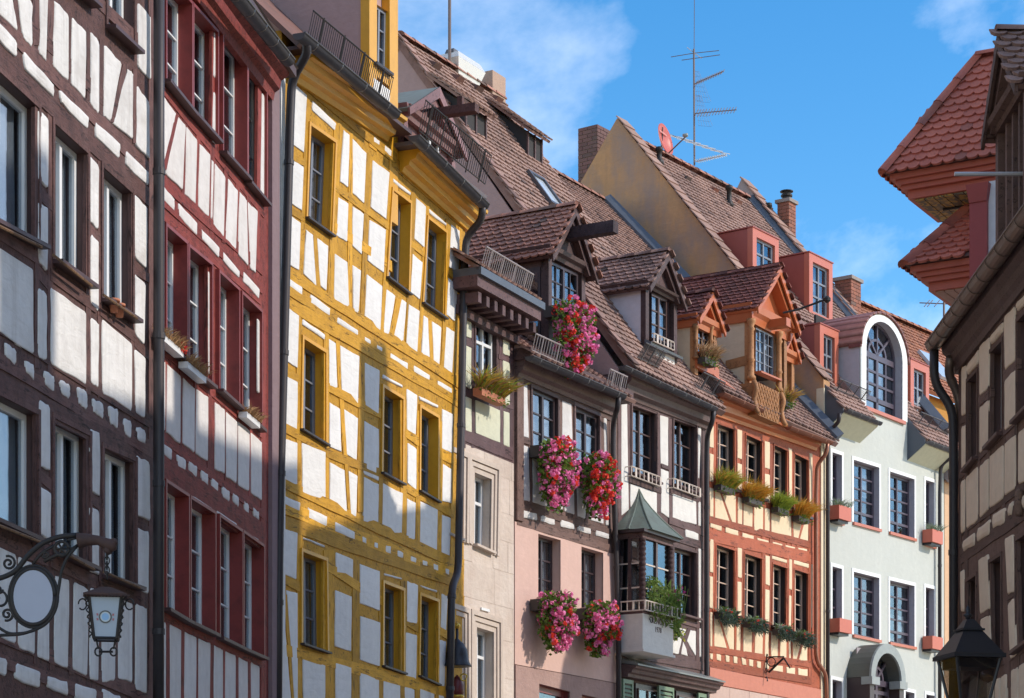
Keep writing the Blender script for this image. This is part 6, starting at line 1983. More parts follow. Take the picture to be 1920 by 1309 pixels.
def b9(s0, s1, z0, z1): f8.box(m, s0, s1, D0, D1, z0, z1)
b9(pa + .22, pb - .22, pzs - .12, pzs + .0); b9(pcx - .05, pcx + .05, 2.4, pzs - .12); b9(pa + .22, pa + .3, 2.4, pzs - .12); b9(pb - .3, pb - .22, 2.4, pzs - .12)
b9(pa + .3, pcx - .05, pzs - .3, pzs - .22); b9(pcx + .05, pb - .3, pzs - .3, pzs - .22)
PR, PH = phw - .2, pzt - pzs - .2
def ep2(k, a): return (pcx - PR * k * math.cos(a), pzs + PH * k * math.sin(a))
for i in range(N):
    a, b = math.pi * i / N, math.pi * (i + 1) / N
    c = [ep2(.44, a), ep2(.44, b), ep2(.54, b), ep2(.54, a)]
    m.hexa([f8.w(s, D0, z) for s, z in c], [f8.w(s, D1, z) for s, z in c])
for a in (math.pi / 4, math.pi / 2, 3 * math.pi / 4):
    c0, c1 = ep2(.02, a), ep2(.98, a)
    dx, dz_ = c1[0] - c0[0], c1[1] - c0[1]; ln = math.hypot(dx, dz_); px_, pz_ = -dz_ / ln * .03, dx / ln * .03
    c = [(c0[0] + px_, c0[1] + pz_), (c1[0] + px_, c1[1] + pz_), (c1[0] - px_, c1[1] - pz_), (c0[0] - px_, c0[1] - pz_)]
    m.hexa([f8.w(s, D0 - .002, z) for s, z in c], [f8.w(s, D1 + .003, z) for s, z in c])
m.build('fanlight', PF, prt)
c = [ep2(1.0, math.pi * k / 12) for k in range(13)]
m = MB(); m.hexa([f8.w(s, D0 + .01, z) for s, z in c], [f8.w(s, D0 + .02, z) for s, z in c]); m.build('fan_pane', M_GLASS, prt)
m = MB(); f8.box(m, pa + .22, pb - .22, D0 - .12, D0 - .1, 2.4, pzt - .1); m.build('blind', paint('portal_blind', (.35, .3, .3), .8), prt)
h8.pipe([(1574, 775, .46), (1573, 790, .44), (1553, 812, .12), (1552, 860, .1), (1552, 1400, .1)], .042, M_PIPE, collars=(.3, .6))
h8.pipe([(1790, 845, .46), (1786, 856, .42), (1764, 872, .12), (1762, 920, .1), (1762, 1400, .1)], .042, M_PIPE, collars=(.4, .7))

# ================================================================== 10 peach house round the bend
f10 = Facade(meet(f8, 1771), .95)
h10 = House('peach_house', f10, 1771, 1990, 'peach coloured house front squeezed between green house and dark downpipe')
PEACH = plaster('peach_render', (.66, .42, .26), (.5, .32, .2), .25)
OTR = timber('orange_brown_post', (.42, .19, .08))
z10 = f10.z(1772, 880)
h10.wall(PEACH, 0, [(h10.s0, z10), (h10.s1, z10)])
m = MB(); f10.box(m, h10.s0 + .28, h10.s0 + .5, -.02, .05, 0, z10); m.build('post', OTR, h10.root)
m = MB(); f10.box(m, h10.s0, h10.s1, -.1, .4, z10 - .25, z10 + .1); m.build('eave', timber('eave_brown', (.2, .1, .07)), h10.root)
rp10 = f10.roof(h10.s0, .42, z10 + .1, R(50))
TO = tilemat('tile_orange', (.40, .17, .10), (.30, .125, .08), (.15, .08, .06))
ro10 = slab(h10.root, rp10, [(0, 0), (4, 0), (4, 1.2), (0, 1.2)], TO, .08)
tile_roof(ro10, rp10, [(0, 0), (4, 0), (4, 1.2), (0, 1.2)], TO, n_obj=30)
# farther house with orange roof
f11 = Facade(((1700 - CX) / FPX * 54, 54), .78)
h11 = House('orange_roofed_house', f11, 1660, 1900, 'distant house with orange tiled roof rising behind the green house')
z11 = f11.z(1740, 730, .3)
h11.wall(plaster('deep_orange_render', (.50, .24, .06), (.4, .19, .05), .2), 0, [(h11.s0, z11 + .02), (h11.s1, z11 + .02)])
rp11 = f11.roof(h11.s0, .3, z11, R(50))
pr = rp11.px(1700, 612); SL11 = rp11.ab(pr)[1]
LL = h11.s1 - h11.s0
ro11 = slab(h11.root, rp11, [(0, 0), (LL, 0), (LL, SL11), (0, SL11)], TO, .1)
tile_roof(ro11, rp11, [(0, 0), (LL, 0), (LL, SL11), (0, SL11)], TO, n_obj=300, see=in_frame, w=.18, h=.16)
ridge_row(ro11, rp11.at(0, SL11, .05), rp11.at(LL, SL11, .05), .12, TO)
p = rp11.px(1752, 693); e2 = rp11.n.cross(rp11.e1)
a = [p + rp11.e1 * i + e2 * j + rp11.n * .05 for i, j in ((-.4, -.5), (.4, -.5), (.4, .5), (-.4, .5))]
MB().hexa(a, [v + rp11.n * .08 for v in a]).build('skylight', MATS['sky_glass'], h11.root)
# ================================================================== pink gabled dormer behind the yellow house's guard
of_ = -.35
aP, bP = f3.s(757, of_), f3.s(852, of_)
zeP, zaP = f3.z(757, 198, of_), f3.z(806, 166, of_)
PKT = timber('rose_board', (.30, .155, .15), (.2, .1, .1), .3, .5, .2)
dP, rP = gable_dormer(h3, aP, bP, of_, zc2 + .1, zeP, zaP, -2.0, PKT, PKT, TD, sheet=PAT, ov=.16, ovf=.16, tymp=PKT, cheekm=PINKW)
h3.win([(790, 238), (826, 268), (826, 318), (790, 290)], frame=M_WHITE, reveal=PKT, dep=.04, cols=2, rows=2, o=of_, hole=False, curtain=CW)
m = MB(); f3.box(m, aP + .1, bP - .1, of_ - .15, of_ - .06, zc2, zeP - .1); m.build('front_board', PKT, dP)
smP = (aP + bP) / 2
m = MB(); f3.box(m, smP - .08, smP + .08, of_ - .2, of_ + .75, zeP + .12, zeP + .24); m.build('hoist_beam', timber('hoist_red', (.16, .075, .065)), h3.root)
m = MB(); f3.box(m, smP - .04, smP + .04, of_ + .45, of_ + .53, zeP + .24, zeP + .38); m.build('hoist_peg', MATS['hoist_red'], h3.root)

# ================================================================== right house: cream panels, brown timber, in shade
W9 = plaster('beige_panel', (.80, .62, .46), (.62, .47, .35), .35, .9, 10, .4)
T9 = timber('umber_timber', (.17, .095, .075), (.075, .042, .036), .5, .7, .45)
T9b = paint('umber_board', (.09, .042, .036), .5, 0, .4, (.03, .016, .016))
h9 = House('timber_framed_house', f9, 0, 0, 'half-timbered house with beige panels in shade along the right edge', s0=-15.0, s1=0.0)
ZA, ZB, ZC = Zm(1740, 560, 4.361), Zm(1740, 840, 4.361), Zm(1740, 1100, 6.26)
win9 = dict(frame=M_WHITE, reveal=T9b, dep=.13, cols=2, rows=3, fw=.04, mid=.045, bw=.02, arch=T9, archw=.04, archo=.02, sill=T9b, sillo=.08)
for q in ((1815, 717, 1834, 697, 1834, 857, 1815, 879), (1857, 664, 1881, 640, 1881, 810, 1857, 836), (1909, 604, 1937, 575, 1937, 758, 1909, 787), (1813, 1092, 1832, 1079, 1832, 1262, 1813, 1276), (1857, 1056, 1879, 1042, 1879, 1233, 1857, 1248), (1907, 1015, 1934, 996, 1934, 1200, 1907, 1220)):
    h9.win([q[0:2], q[2:4], q[4:6], q[6:8]], **win9)
P9 = dict(front=.022, bulge=.010, rad=.03, jit=.004, edge=.014)
h9.panels(ZA, [(270, 560, 308, 545, 305, 942, 270, 962), (270, 1050, 306, 1030, 302, 1386, 270, 1405), (316, 540, 408, 415, 405, 530, 318, 625), (415, 392, 497, 310, 495, 722, 418, 796), (418, 890, 495, 820, 490, 1202, 418, 1266), (505, 300, 611, 185, 610, 266, 508, 382),
               (618, 150, 702, 60, 706, 502, 625, 582), (622, 670, 706, 580, 710, 1012, 622, 1086), (720, 30, 860, -120, 860, -40, 722, 105), (930, -200, 1010, -290, 1010, 300, 930, 390)], W9, **P9)
h9.panels(ZB, [(264, 280, 297, 255, 295, 680, 266, 700), (306, 245, 402, 150, 402, 590, 312, 662), (418, 152, 487, 80, 487, 510, 420, 572), (498, 70, 609, -30, 609, 410, 500, 497), (622, -40, 709, -110, 706, 332, 622, 392), (734, -125, 850, -220, 850, 220, 734, 300),
               (278, 766, 378, 690, 375, 792, 286, 846), (400, 665, 500, 585, 497, 702, 398, 771), (525, 545, 626, 485, 620, 612, 525, 666), (656, 468, 690, 430, 680, 541, 648, 562), (766, 400, 860, 330, 860, 440, 768, 500),
               (260, 1005, 290, 995, 296, 1330, 266, 1340), (408, 912, 485, 870, 502, 1318, 422, 1360), (624, 742, 690, 705, 706, 1172, 646, 1198), (648, 1275, 704, 1225, 718, 1690, 666, 1720), (424, 1402, 502, 1362, 512, 1650, 434, 1690)], W9, **P9)
h9.panels(ZC, [(690, 1130, 752, 1105, 750, 1600, 690, 1640), (780, 1090, 832, 1065, 836, 1560, 780, 1600), (850, 1055, 916, 1022, 918, 1520, 852, 1560), (968, 980, 1045, 945, 1048, 1480, 972, 1520), (1060, 925, 1180, 860, 1180, 1420, 1060, 1480)], W9, **P9)
h9.beams(I, [(1798, 893, 1925, 765, 18), (1798, 1000, 1925, 905, 16), (1798, 1040, 1925, 952, 40), (1798, 790, 1815, 780, 16), (1832, 755, 1858, 735, 18), (1880, 708, 1908, 682, 18), (1836, 1155, 1856, 1144, 12), (1886, 1122, 1906, 1110, 12), (1835, 1262, 1925, 1212, 18), (1798, 690, 1925, 545, 10)], T9, name='rail')
h9.beams(I, [(1800, 680, 1799, 1400, 6), (1812, 690, 1811, 1400, 6), (1834.5, 660, 1834.5, 1000, 5), (1855, 640, 1853, 1010, 6), (1881, 610, 1881, 1000, 6), (1905, 590, 1904, 970, 6), (1835, 1060, 1838, 1300, 7), (1854, 1050, 1858, 1300, 7), (1881, 1020, 1890, 1290, 9), (1902, 1005, 1908, 1290, 9)], T9, name='post', front=.007)
zt9 = f9.z(1802, 687) + .02
# the same front carried on towards the viewer, beyond the picture's edge
h9.s0 = -4.7
h9.wall(T9, 0, [(h9.s0, zt9), (h9.s1, zt9)], depth=15.5)
h9.s0 = -15.0
nh = len(h9.holes)
for zb_, zt_ in ((3.2, 4.7), (5.6, 7.0)):
    for k in range(6):
        sa_ = -5.6 - k * 1.65
        h9.win([to_px(f9.w(sa_, 0, zt_)), to_px(f9.w(sa_ - .75, 0, zt_)), to_px(f9.w(sa_ - .75, 0, zb_)), to_px(f9.w(sa_, 0, zb_))], **win9)
field(h9, [(-14.9, .3), (-4.7, .3), (-4.7, zt9 - .08), (-14.9, zt9 - .08)], h9.holes[nh:], W9, -.02, .012, 'render_coat')
for k in range(13):
    s_ = -4.75 - k * .825
    m = MB(); f9.box(m, s_ - .06, s_ + .06, -.01, .02, .4, zt9 - .1); m.build('post', along(T9, '_v'), h9.root)
for z_ in (2.2, 3.05, 4.85, 5.15, 5.45, 7.12):
    m = MB(); f9.box(m, -14.85, -4.7, -.01, .024, z_ - .07, z_ + .07); m.build('rail', along(T9, '_h'), h9.root)
m = MB(); f9.box(m, -15.0, -4.71, -15.5, -1.0, 0, zt9); m.build('rear_body', T9, h9.root)

m = MB(); f9.prof(m, h9.s0, zt9, h9.s1 + .1, zt9, [(-.02, -.06), (.04, -.06), (.06, .0), (.10, .04), (.11, .12), (.17, .18), (.19, .30), (-.02, .34)]); m.build('cornice', MATS['dark_oak'], h9.root)
zg9 = 7.86
gutter(h9.root, f9.w(h9.s1 + .12, .27, zg9), f9.w(h9.s0, .27, zg9), .095, paint('old_copper_gutter', (.17, .125, .105), .4, .5, .5, (.09, .07, .065)), 34)
P = [f9.w(.05, .27, zg9 - .07), f9.w(.06, .27, zg9 - .45), f9.w(.05, .06, zg9 - .75), f9.w(.05, .05, zg9 - 1.2), f9.w(.06, .055, 0)]
pipe(h9.root, smooth_path(P), .052, M_PIPE, 'downpipe', (.3, .55, .75))
P = [f9.w(-.12, .12, zg9 - .2), f9.w(.0, .12, zg9 - .36), f9.w(.10, -.02, zg9 - .6), f9.w(.12, -.06, zg9 - 1.1)]
pipe(h9.root, smooth_path(P), .05, MATS['old_copper_gutter'], 'gutter_outlet', (.3, .6))
PIT9 = R(49.5)
rp9 = Plane(f9.w(h9.s1 + .1, .22, zg9 + .03), -f9.u, -f9.n * math.cos(PIT9) + Vector((0, 0, math.sin(PIT9))))
OR9 = 8.0
SL9 = OR9 / math.cos(PIT9)
ro9 = slab(h9.root, rp9, [(0, 0), (15.2, 0), (15.2, SL9), (0, SL9)], MATS['tile_old'], .12)
zr9 = zg9 + .03 + OR9 * math.tan(PIT9)
slab(h9.root, Plane(f9.w(h9.s1 + .1, .22 - OR9, zr9), -f9.u, -f9.n * math.cos(PIT9) - Vector((0, 0, math.sin(PIT9)))), [(0, 0), (15.2, 0), (15.2, SL9), (0, SL9)], MATS['tile_old'], .12, 'rear_slope')
m = MB(); tri = [(0, 7), (0, zg9), (.22 - OR9, zr9 - .2), (.44 - 2 * OR9, zg9), (.44 - 2 * OR9, 7)]
m.hexa([f9.w(-.3, o, z) for o, z in tri], [f9.w(-.02, o, z) for o, z in tri]); m.build('gable_wall', W9, h9.root)
MB().box(f9.w(-9.0, .22 - OR9, zr9 + .5), 1.1, 1.0, 2.2, f9.u, f9.n).build('chimney', BRK, h9.root)
MB().box(f9.w(-4.4, .22 - OR9 + 1.2, zr9 - .6), .8, .8, 2.2, f9.u, f9.n).build('chimney', BRK, h9.root)
# dormer
dm9, dr9 = gable_dormer(h9, -3.35, -1.95, -.02, zg9 + .1, 9.62, 10.32, -2.6, T9, T9, MATS['tile_mauve'], ov=.12, ovf=.14, n_obj=60, tw=.16, th=.13, corn=.12)
m = MB(); f9.box(m, -3.2, -2.1, -.16, -.1, 8.1, 9.5); m.build('dormer_glass', M_GLASS, dm9)
for s_ in (-2.35, -2.65, -2.95):
    m = MB(); f9.box(m, s_ - .035, s_ + .035, -.1, -.03, 8.1, 9.5); m.build('stud', T9, dm9)
m = MB(); f9.box(m, -3.45, -1.85, -.1, .16, 8.02, 8.10); m.build('ledge', T9b, dm9)
pole = MB().tube([f9.w(-3.0, -.3, f9.z(1900, 278, .2)), f9.w(-3.0, .62, f9.z(1900, 278, .2))], .022, 8).build('flag_pole', paint('pale_steel', (.5, .47, .46), .35, .4, .2))
tag(pole, 'pale bare flagpole jutting level from the right house across the red turret', 'flagpole')
# carved figure on the thin band
p = f9.w(0, 0, 0)
s_, z_ = f9.sz(1909, 945, .05)
MB().lathe(f9.w(s_, .04, z_ - .12), [(.03, 0), (.05, .02), (.045, .08), (.055, .13), (.035, .17), (.045, .2), (.04, .24), (.01, .27)], 10).build('carved_figure', timber('carved_oak', (.25, .15, .11)), h9.root, True)

# ================================================================== house with the red turret, right, and its tall roof
T0 = Vector((5.54, 33.0, 0))
va, vb = Vector((.866, -.5, 0)), Vector((.5, .866, 0))
KT = .864                                            # the turret stands just beyond the right house
def q12(a, b, z): return (T0 + va * a + vb * b) * KT + Vector((0, 0, EYE + (z - EYE) * KT if z > 0 else 0))
cen = q12(5, 3, 0)
h12 = empty('turret_house', (cen.x, cen.y, 0), 'house with two stacked red tiled hipped turret roofs above the right eave', 'house')
REDW = paint('turret_red', (.50, .13, .085), .6, 0, .6, (.36, .10, .075))
REDP = paint('turret_post', (.32, .055, .05), .45, 0, .2)
m = MB()
m.hexa([q12(1.36, .02, 0), q12(9.5, .02, 0), q12(9.5, 3.8, 0), q12(1.36, 3.8, 0)], [q12(1.36, .02, 12.0), q12(9.5, .02, 12.0), q12(9.5, 3.8, 12.0), q12(1.36, 3.8, 12.0)])
m.build('wall', plaster('turret_white', (.70, .68, .69), (.55, .53, .54), .15), h12)
m = MB(); m.hexa([q12(1.34, -.06, 0), q12(1.60, -.06, 0), q12(1.60, .06, 0), q12(1.34, .06, 0)], [q12(1.34, -.06, 11.7), q12(1.60, -.06, 11.7), q12(1.60, .06, 11.7), q12(1.34, .06, 11.7)]); m.build('corner_post', REDP, h12)
m = MB(); m.hexa([q12(1.34, -.08, 11.7), q12(1.60, -.08, 11.7), q12(1.60, .06, 11.7), q12(1.34, .06, 11.7)], [q12(1.30, -.12, 11.96), q12(1.64, -.12, 11.96), q12(1.64, .06, 11.96), q12(1.30, .06, 11.96)]); m.build('post_head', REDP, h12)
TR = tilemat('tile_turret', (.52, .16, .11), (.43, .13, .095), (.28, .11, .085))
def turret(a0, ze, zr, ridge_a, paint_soffit, amax=9):
    B1 = 1.9
    bm = B1 / 2
    # front, left hip, back as real slopes
    c = dict(e0=q12(a0, 0, ze), e1=q12(amax, 0, ze), e2=q12(amax, B1, ze), e3=q12(a0, B1, ze), r0=q12(ridge_a, bm, zr), r1=q12(amax, bm, zr))
    mb = MB().add([c['e0'], c['e1'], c['r1'], c['r0'], c['e3'], c['e2'], c['r0'] + Vector((0, 0, -.1))], [(0, 1, 2, 3), (0, 3, 4), (4, 3, 2, 5), (0, 4, 5, 1)])
    ro = mb.build('turret_roof', MATS['tile_old'], h12)
    sl = math.atan2(zr - ze, bm)
    pf = Plane(q12(a0, 0, ze), va, vb * math.cos(sl) + Vector((0, 0, math.sin(sl))))
    SLn = math.hypot(zr - ze, bm) * KT
    tile_roof(ro, pf, [(-.05, -.05), (min(3.6, (amax - a0) * KT), -.05), (min(3.6, (amax - a0) * KT), SLn), ((ridge_a - a0) * KT, SLn)], TR, w=.155, h=.125, n_obj=300, see=in_frame, jit=.5)
    sh = math.atan2(zr - ze, ridge_a - a0)
    ph = Plane(q12(a0, B1, ze), -vb, va * math.cos(sh) + Vector((0, 0, math.sin(sh))))
    SLh = math.hypot(zr - ze, ridge_a - a0) * KT
    tile_roof(ro, ph, [(0, -.05), (B1 * KT, -.05), (bm * KT, SLh)], TR, w=.155, h=.125, n_obj=60, jit=.5)
    ridge_row(ro, c['e0'] - Vector((0, 0, .01)), c['r0'] + Vector((0, 0, .0)), .105, TR, L=.34)
    ridge_row(ro, c['r0'] + Vector((0, 0, .04)), c['r1'] + Vector((0, 0, .04)), .085, TR, L=.34)
    # moulded cornice under the eave, three steps
    for k, (ins, z0, z1) in enumerate(((.07, -.10, -.01), (.14, -.17, -.102), (.20, -.24, -.172), (.28, -.36, -.242))):
        m = MB()
        lo, hi = [(a0 + ins, ins), (amax - .02, ins), (amax - .02, B1 - ins), (a0 + ins, B1 - ins)], None
        m.hexa([q12(a, b, ze + z0) for a, b in lo], [q12(a, b, ze + z1) for a, b in lo])
        m.build('cornice_step', REDW, h12)
    n = 7 if paint_soffit else 5
    for i in range(n):
        x0_, x1_ = lerp(a0 + .36, 1.42, i / n) + .008, lerp(a0 + .36, 1.42, (i + 1) / n) - .008
        m = MB()
        c4 = [(x0_, .34), (x1_, .34), (x1_, B1 - .34), (x0_, B1 - .34)]
        m.hexa([q12(a, b, ze - .385) for a, b in c4], [q12(a, b, ze - .362) for a, b in c4])
        if paint_soffit:
            if 'soffit_painted' not in MATS:
                mm_, nt, bs = nodes_of('soffit_painted')
                f_ = ramp(nt, noise(nt, 5.5, 3, .5, None, 2.5), [(.46, 0.0), (.54, 1.0)])
                nt.links.new(mixc(nt, f_, (.50, .34, .10), (.17, .16, .12)), bs.inputs['Base Color'])
                bs.inputs['Roughness'].default_value = .8
                MATS['soffit_painted'] = mm_
            mt = MATS['soffit_painted']
        else: mt = plaster('soffit_rose', (.50, .33, .27), (.4, .26, .21), .2)
        m.build('soffit_board', mt, h12)
    MB().tube([q12(lerp(a0, 1.36, .45), .9, ze - .40), q12(lerp(a0, 1.36, .85), .9, ze - .40)], .02, 6).build('iron_bar', M_IRON, h12)
turret(0.0, 12.38, 14.16, 1.12, True)
turret(.32, 10.96, 11.92, .95, False, 1.33)
# unseen gabled blocks behind the right house (their ridges shade the street)
def unseen_block(h, x0, x1, y0, y1, ze, zr, xr=None):
    xr = xr or (x0 + x1) / 2
    MB().add([(x0, y0, 0), (x1, y0, 0), (x1, y1, 0), (x0, y1, 0), (x0, y0, ze), (x1, y0, ze), (x1, y1, ze), (x0, y1, ze), (xr, y0, zr), (xr, y1, zr)],
             [(0, 1, 5, 4), (1, 2, 6, 5), (2, 3, 7, 6), (3, 0, 4, 7), (4, 5, 8), (7, 9, 6)]).build('unseen_block', MATS['turret_white'], h)
    MB().hexa([(x0 - .3, y0 - .1, ze - .3), (xr, y0 - .1, zr), (xr, y0 - .1, zr + .15), (x0 - .3, y0 - .1, ze - .12)], [(x0 - .3, y1 + .1, ze - .3), (xr, y1 + .1, zr), (xr, y1 + .1, zr + .15), (x0 - .3, y1 + .1, ze - .12)]).build('unseen_block_roof', MATS['tile_old'], h)
    MB().hexa([(x1 + .3, y0 - .1, ze - .3), (xr, y0 - .1, zr), (xr, y0 - .1, zr + .15), (x1 + .3, y0 - .1, ze - .12)], [(x1 + .3, y1 + .1, ze - .3), (xr, y1 + .1, zr), (xr, y1 + .1, zr + .15), (x1 + .3, y1 + .1, ze - .12)]).build('unseen_block_roof', MATS['tile_old'], h)
unseen_block(h12, 8.2, 14.2, 25.6, 30.5, 11.2, 15.2)
MB().box(Vector((11.2, 27.6, 16.2)), .8, .8, 2.4).build('chimney', BRK, h12)
MB().box(Vector((11.2, 29.6, 15.6)), .5, .5, 1.2).build('chimney', BRK, h12)
unseen_block(h12, 9.2, 14.8, 34.0, 37.0, 9.6, 12.7)  # separate unseen house, added for its shadow on the pink house

# ================================================================== street lamp, front right
LY = 18.7
LX = (1817 - CX) / FPX * LY
lz = lambda y: (HY - y) * LY / FPX + EYE
lamp = empty('street_lamp', (LX, LY, 0), 'black four-sided glass street lantern with finial in front of the right house', 'street lamp')
BLK = paint('lamp_black', (.028, .028, .034), .4, .3, .3, (.05, .045, .045))
def ring4(hw, z, rot=R(12), n=4):
    return [Vector((LX + hw * math.sqrt(2) * math.cos(rot + math.pi / 4 + 2 * math.pi * k / n), LY + hw * math.sqrt(2) * math.sin(rot + math.pi / 4 + 2 * math.pi * k / n), z)) for k in range(n)]
zrim = lz(1232)
m = MB()
m.hexa(ring4(.232, zrim - .02), ring4(.232, zrim + .015)); m.hexa(ring4(.22, zrim + .0151), ring4(.085, lz(1184))); m.hexa(ring4(.10, lz(1184) + .001), ring4(.10, lz(1180))); m.hexa(ring4(.085, lz(1180) + .001), ring4(.035, lz(1162)))
m.build('hood', BLK, lamp)
MB().lathe(Vector((LX - .01, LY, lz(1163))), [(.02, 0), (.02, .02), (.038, .035), (.04, .045), (.015, .06), (.022, .08), (.018, .10), (.004, .125)], 12).build('finial', BLK, lamp, True)
zbt = zrim - .52
top, bot = ring4(.195, zrim - .021), ring4(.10, zbt)
for k in range(4):
    MB().tube([top[k], bot[k]], .014, 6).build('glazing_post', BLK, lamp)
    j = (k + 1) % 4
    c = [top[k].lerp(top[j], .07), top[j].lerp(top[k], .07), bot[j].lerp(bot[k], .07), bot[k].lerp(bot[j], .07)]
    nn = (c[1] - c[0]).cross(c[3] - c[0]).normalized() * .004
    MB().hexa([p - nn for p in c], [p + nn for p in c]).build('pane', glass('lamp_glass', (.95, .95, .95), .04), lamp)
m = MB(); m.hexa(ring4(.17, zrim - .10), ring4(.17, zrim - .0215)); m.build('burner_housing', BLK, lamp)
m = MB(); m.hexa(ring4(.115, zbt - .04), ring4(.115, zbt)); m.build('lantern_base', BLK, lamp)
MB().lathe(Vector((LX, LY, 0)), [(.16, 0), (.16, .3), (.10, .4), (.09, 1.0), (.055, 1.1), (.05, zbt - .5), (.08, zbt - .45), (.05, zbt - .38), (.05, zbt - .2), (.10, zbt - .041)], 14).build('post', BLK, lamp, True)

# ================================================================== hanging sign and lantern, front left
SY = 16.0
def sp(x, y, d=0.0):
    p = CAMP + ray(x, y) * (SY + d)
    return p
Zs = Zm(0, 960, 3.75)
def sz_(x, y, d=0.0): return sp(*Zs(x, y), d)
sg = empty('hanging_sign', (sz_(235, 595).x, SY, 0), 'blank oval sign in a scrolled black wrought iron bracket at lower left', 'sign')
def ell(cx, cy, rx, ry, a0=0, a1=360, n=40): return [sz_(cx + rx * math.cos(R(a0 + (a1 - a0) * i / n)), cy + ry * math.sin(R(a0 + (a1 - a0) * i / n))) for i in range(n + 1)]
plate = ell(235, 595, 146, 192, n=36)[:-1]
MB().hexa([p - Vector((0, .012, 0)) for p in plate], [p + Vector((0, .012, 0)) for p in plate]).build('plate', paint('sign_plate', (.34, .35, .41), .5, 0, .08), sg)
MB().tube(ell(235, 595, 150, 196), .018, 7).build('rim', M_IRON, sg, True)
MB().tube(ell(235, 595, 172, 218), .011, 6).build('outer_ring', M_IRON, sg, True)
def iron(pts, r=.011, name='scroll'):
    MB().tube(smooth_path([sz_(*p) for p in pts]), r, 6).build(name, M_IRON, sg, True)
def spiral(cx, cy, r0, r1, a0, turns, n=26, r=.010):
    MB().tube([sz_(cx + lerp(r0, r1, i / n) * math.cos(R(a0) + turns * 2 * math.pi * i / n), cy + lerp(r0, r1, i / n) * math.sin(R(a0) + turns * 2 * math.pi * i / n)) for i in range(n + 1)], r, 6).build('scroll', M_IRON, sg, True)
iron([(-330, 480), (0, 470), (110, 420), (200, 300), (300, 215), (420, 172), (560, 162)], .02, 'arm')
iron([(230, 370), (290, 290), (380, 235)], .012)
iron([(545, 235), (470, 320), (430, 420), (410, 560), (390, 680), (330, 790), (200, 850), (60, 860), (-40, 790), (-330, 860)], .012, 'lower_bow')
iron([(-330, 870), (0, 868), (150, 862), (270, 820)], .012, 'lower_bow')
spiral(60, 360, 52, 8, -110, 1.6); spiral(50, 720, 46, 8, 110, -1.6); spiral(-5, 620, 66, 10, -80, 1.0); spiral(320, 300, 26, 5, 160, -1.4); spiral(-10, 545, 30, 5, 0, 1.5)
MB().tube(ell(434, 258, 50, 50, n=24), .013, 6).build('wheel_ring', M_IRON, sg, True)
for k in range(6):
    a = R(60 * k)
    MB().tube([sz_(434, 258), sz_(434 + 48 * math.cos(a), 258 + 48 * math.sin(a))], .008, 5).build('wheel_spoke', M_IRON, sg)
iron([(486, 235), (500, 262), (548, 232)], .01); iron([(470, 200), (505, 190), (548, 182)], .01); iron([(310, 350), (400, 300), (470, 300)], .014)
RUST = paint('rusty_iron', (.055, .03, .026), .7, .2, .6, (.10, .045, .03))
hp = [sz_(548, 205), sz_(610, 195), sz_(690, 200), sz_(745, 222), sz_(785, 240), sz_(815, 240)]
MB().tube(hp, [.06, .045, .035, .042, .05, .03], 10).build('beast_head_arm', RUST, sg, True)
MB().tube([sz_(765, 262), sz_(740, 285)], [.04, .03], 8).build('jaw', RUST, sg, True)
MB().tube([sz_(795, 215), sz_(822, 205)], [.035, .02], 8).build('snout', RUST, sg, True)
for p in ((75, 597, 95, 597), (385, 597, 410, 597), (235, 375, 235, 400), (235, 790, 235, 812)):
    MB().tube([sz_(p[0], p[1]), sz_(p[2], p[3])], .01, 5).build('lug', M_IRON, sg)
# lantern hanging from the beast's mouth
ln = empty('hanging_lantern', (sz_(745, 800).x, SY, 0), 'white glass lantern with round emblem hanging from the iron bracket by a chain', 'lantern')
for i in range(5):
    c = sz_(752, 308 + i * 34)
    a = 0 if i % 2 else math.pi / 2
    MB().tube([c + Vector((math.cos(a) * .018 * math.cos(t), math.sin(a) * .018 * math.cos(t), .03 * math.sin(t))) for t in [2 * math.pi * k / 12 for k in range(13)]], .005, 5).build('chain_link', M_IRON, ln)
c0 = sz_(745, 590)
def lr(hw, z, n=4, rot=R(8)): return [Vector((c0.x + hw * math.sqrt(2) * math.cos(rot + math.pi / 4 + math.pi / 2 * k), SY + hw * math.sqrt(2) * math.sin(rot + math.pi / 4 + math.pi / 2 * k), z)) for k in range(4)]
zt_, zb_ = sz_(745, 600).z, sz_(745, 895).z
m = MB(); m.hexa(lr(.155, zt_ - .002), lr(.155, zt_ + .012)); m.hexa(lr(.15, zt_ + .0121), lr(.03, sz_(745, 530).z)); m.build('roof', RUST, ln)
for k in range(14):
    x = lerp(592, 902, k / 13)
    MB().tube([sz_(x, 584, -.14), sz_(x + 4, 592, -.14)], .012, 5).build('roof_fringe', RUST, ln)
T_, B_ = lr(.115, zt_ - .003), lr(.082, zb_)
MG = paint('milk_glass', (.32, .37, .43), .3, 0, .05)
m = MB(); m.hexa(B_, T_); m.build('milk_glass_body', MG, ln)
for k in range(4):
    MB().tube([T_[k], B_[k]], .013, 6).build('corner_bar', M_IRON, ln)
    j = (k + 1) % 4
    MB().tube([T_[k], T_[j]], .012, 6).build('top_bar', M_IRON, ln); MB().tube([B_[k], B_[j]], .012, 6).build('bottom_bar', M_IRON, ln)
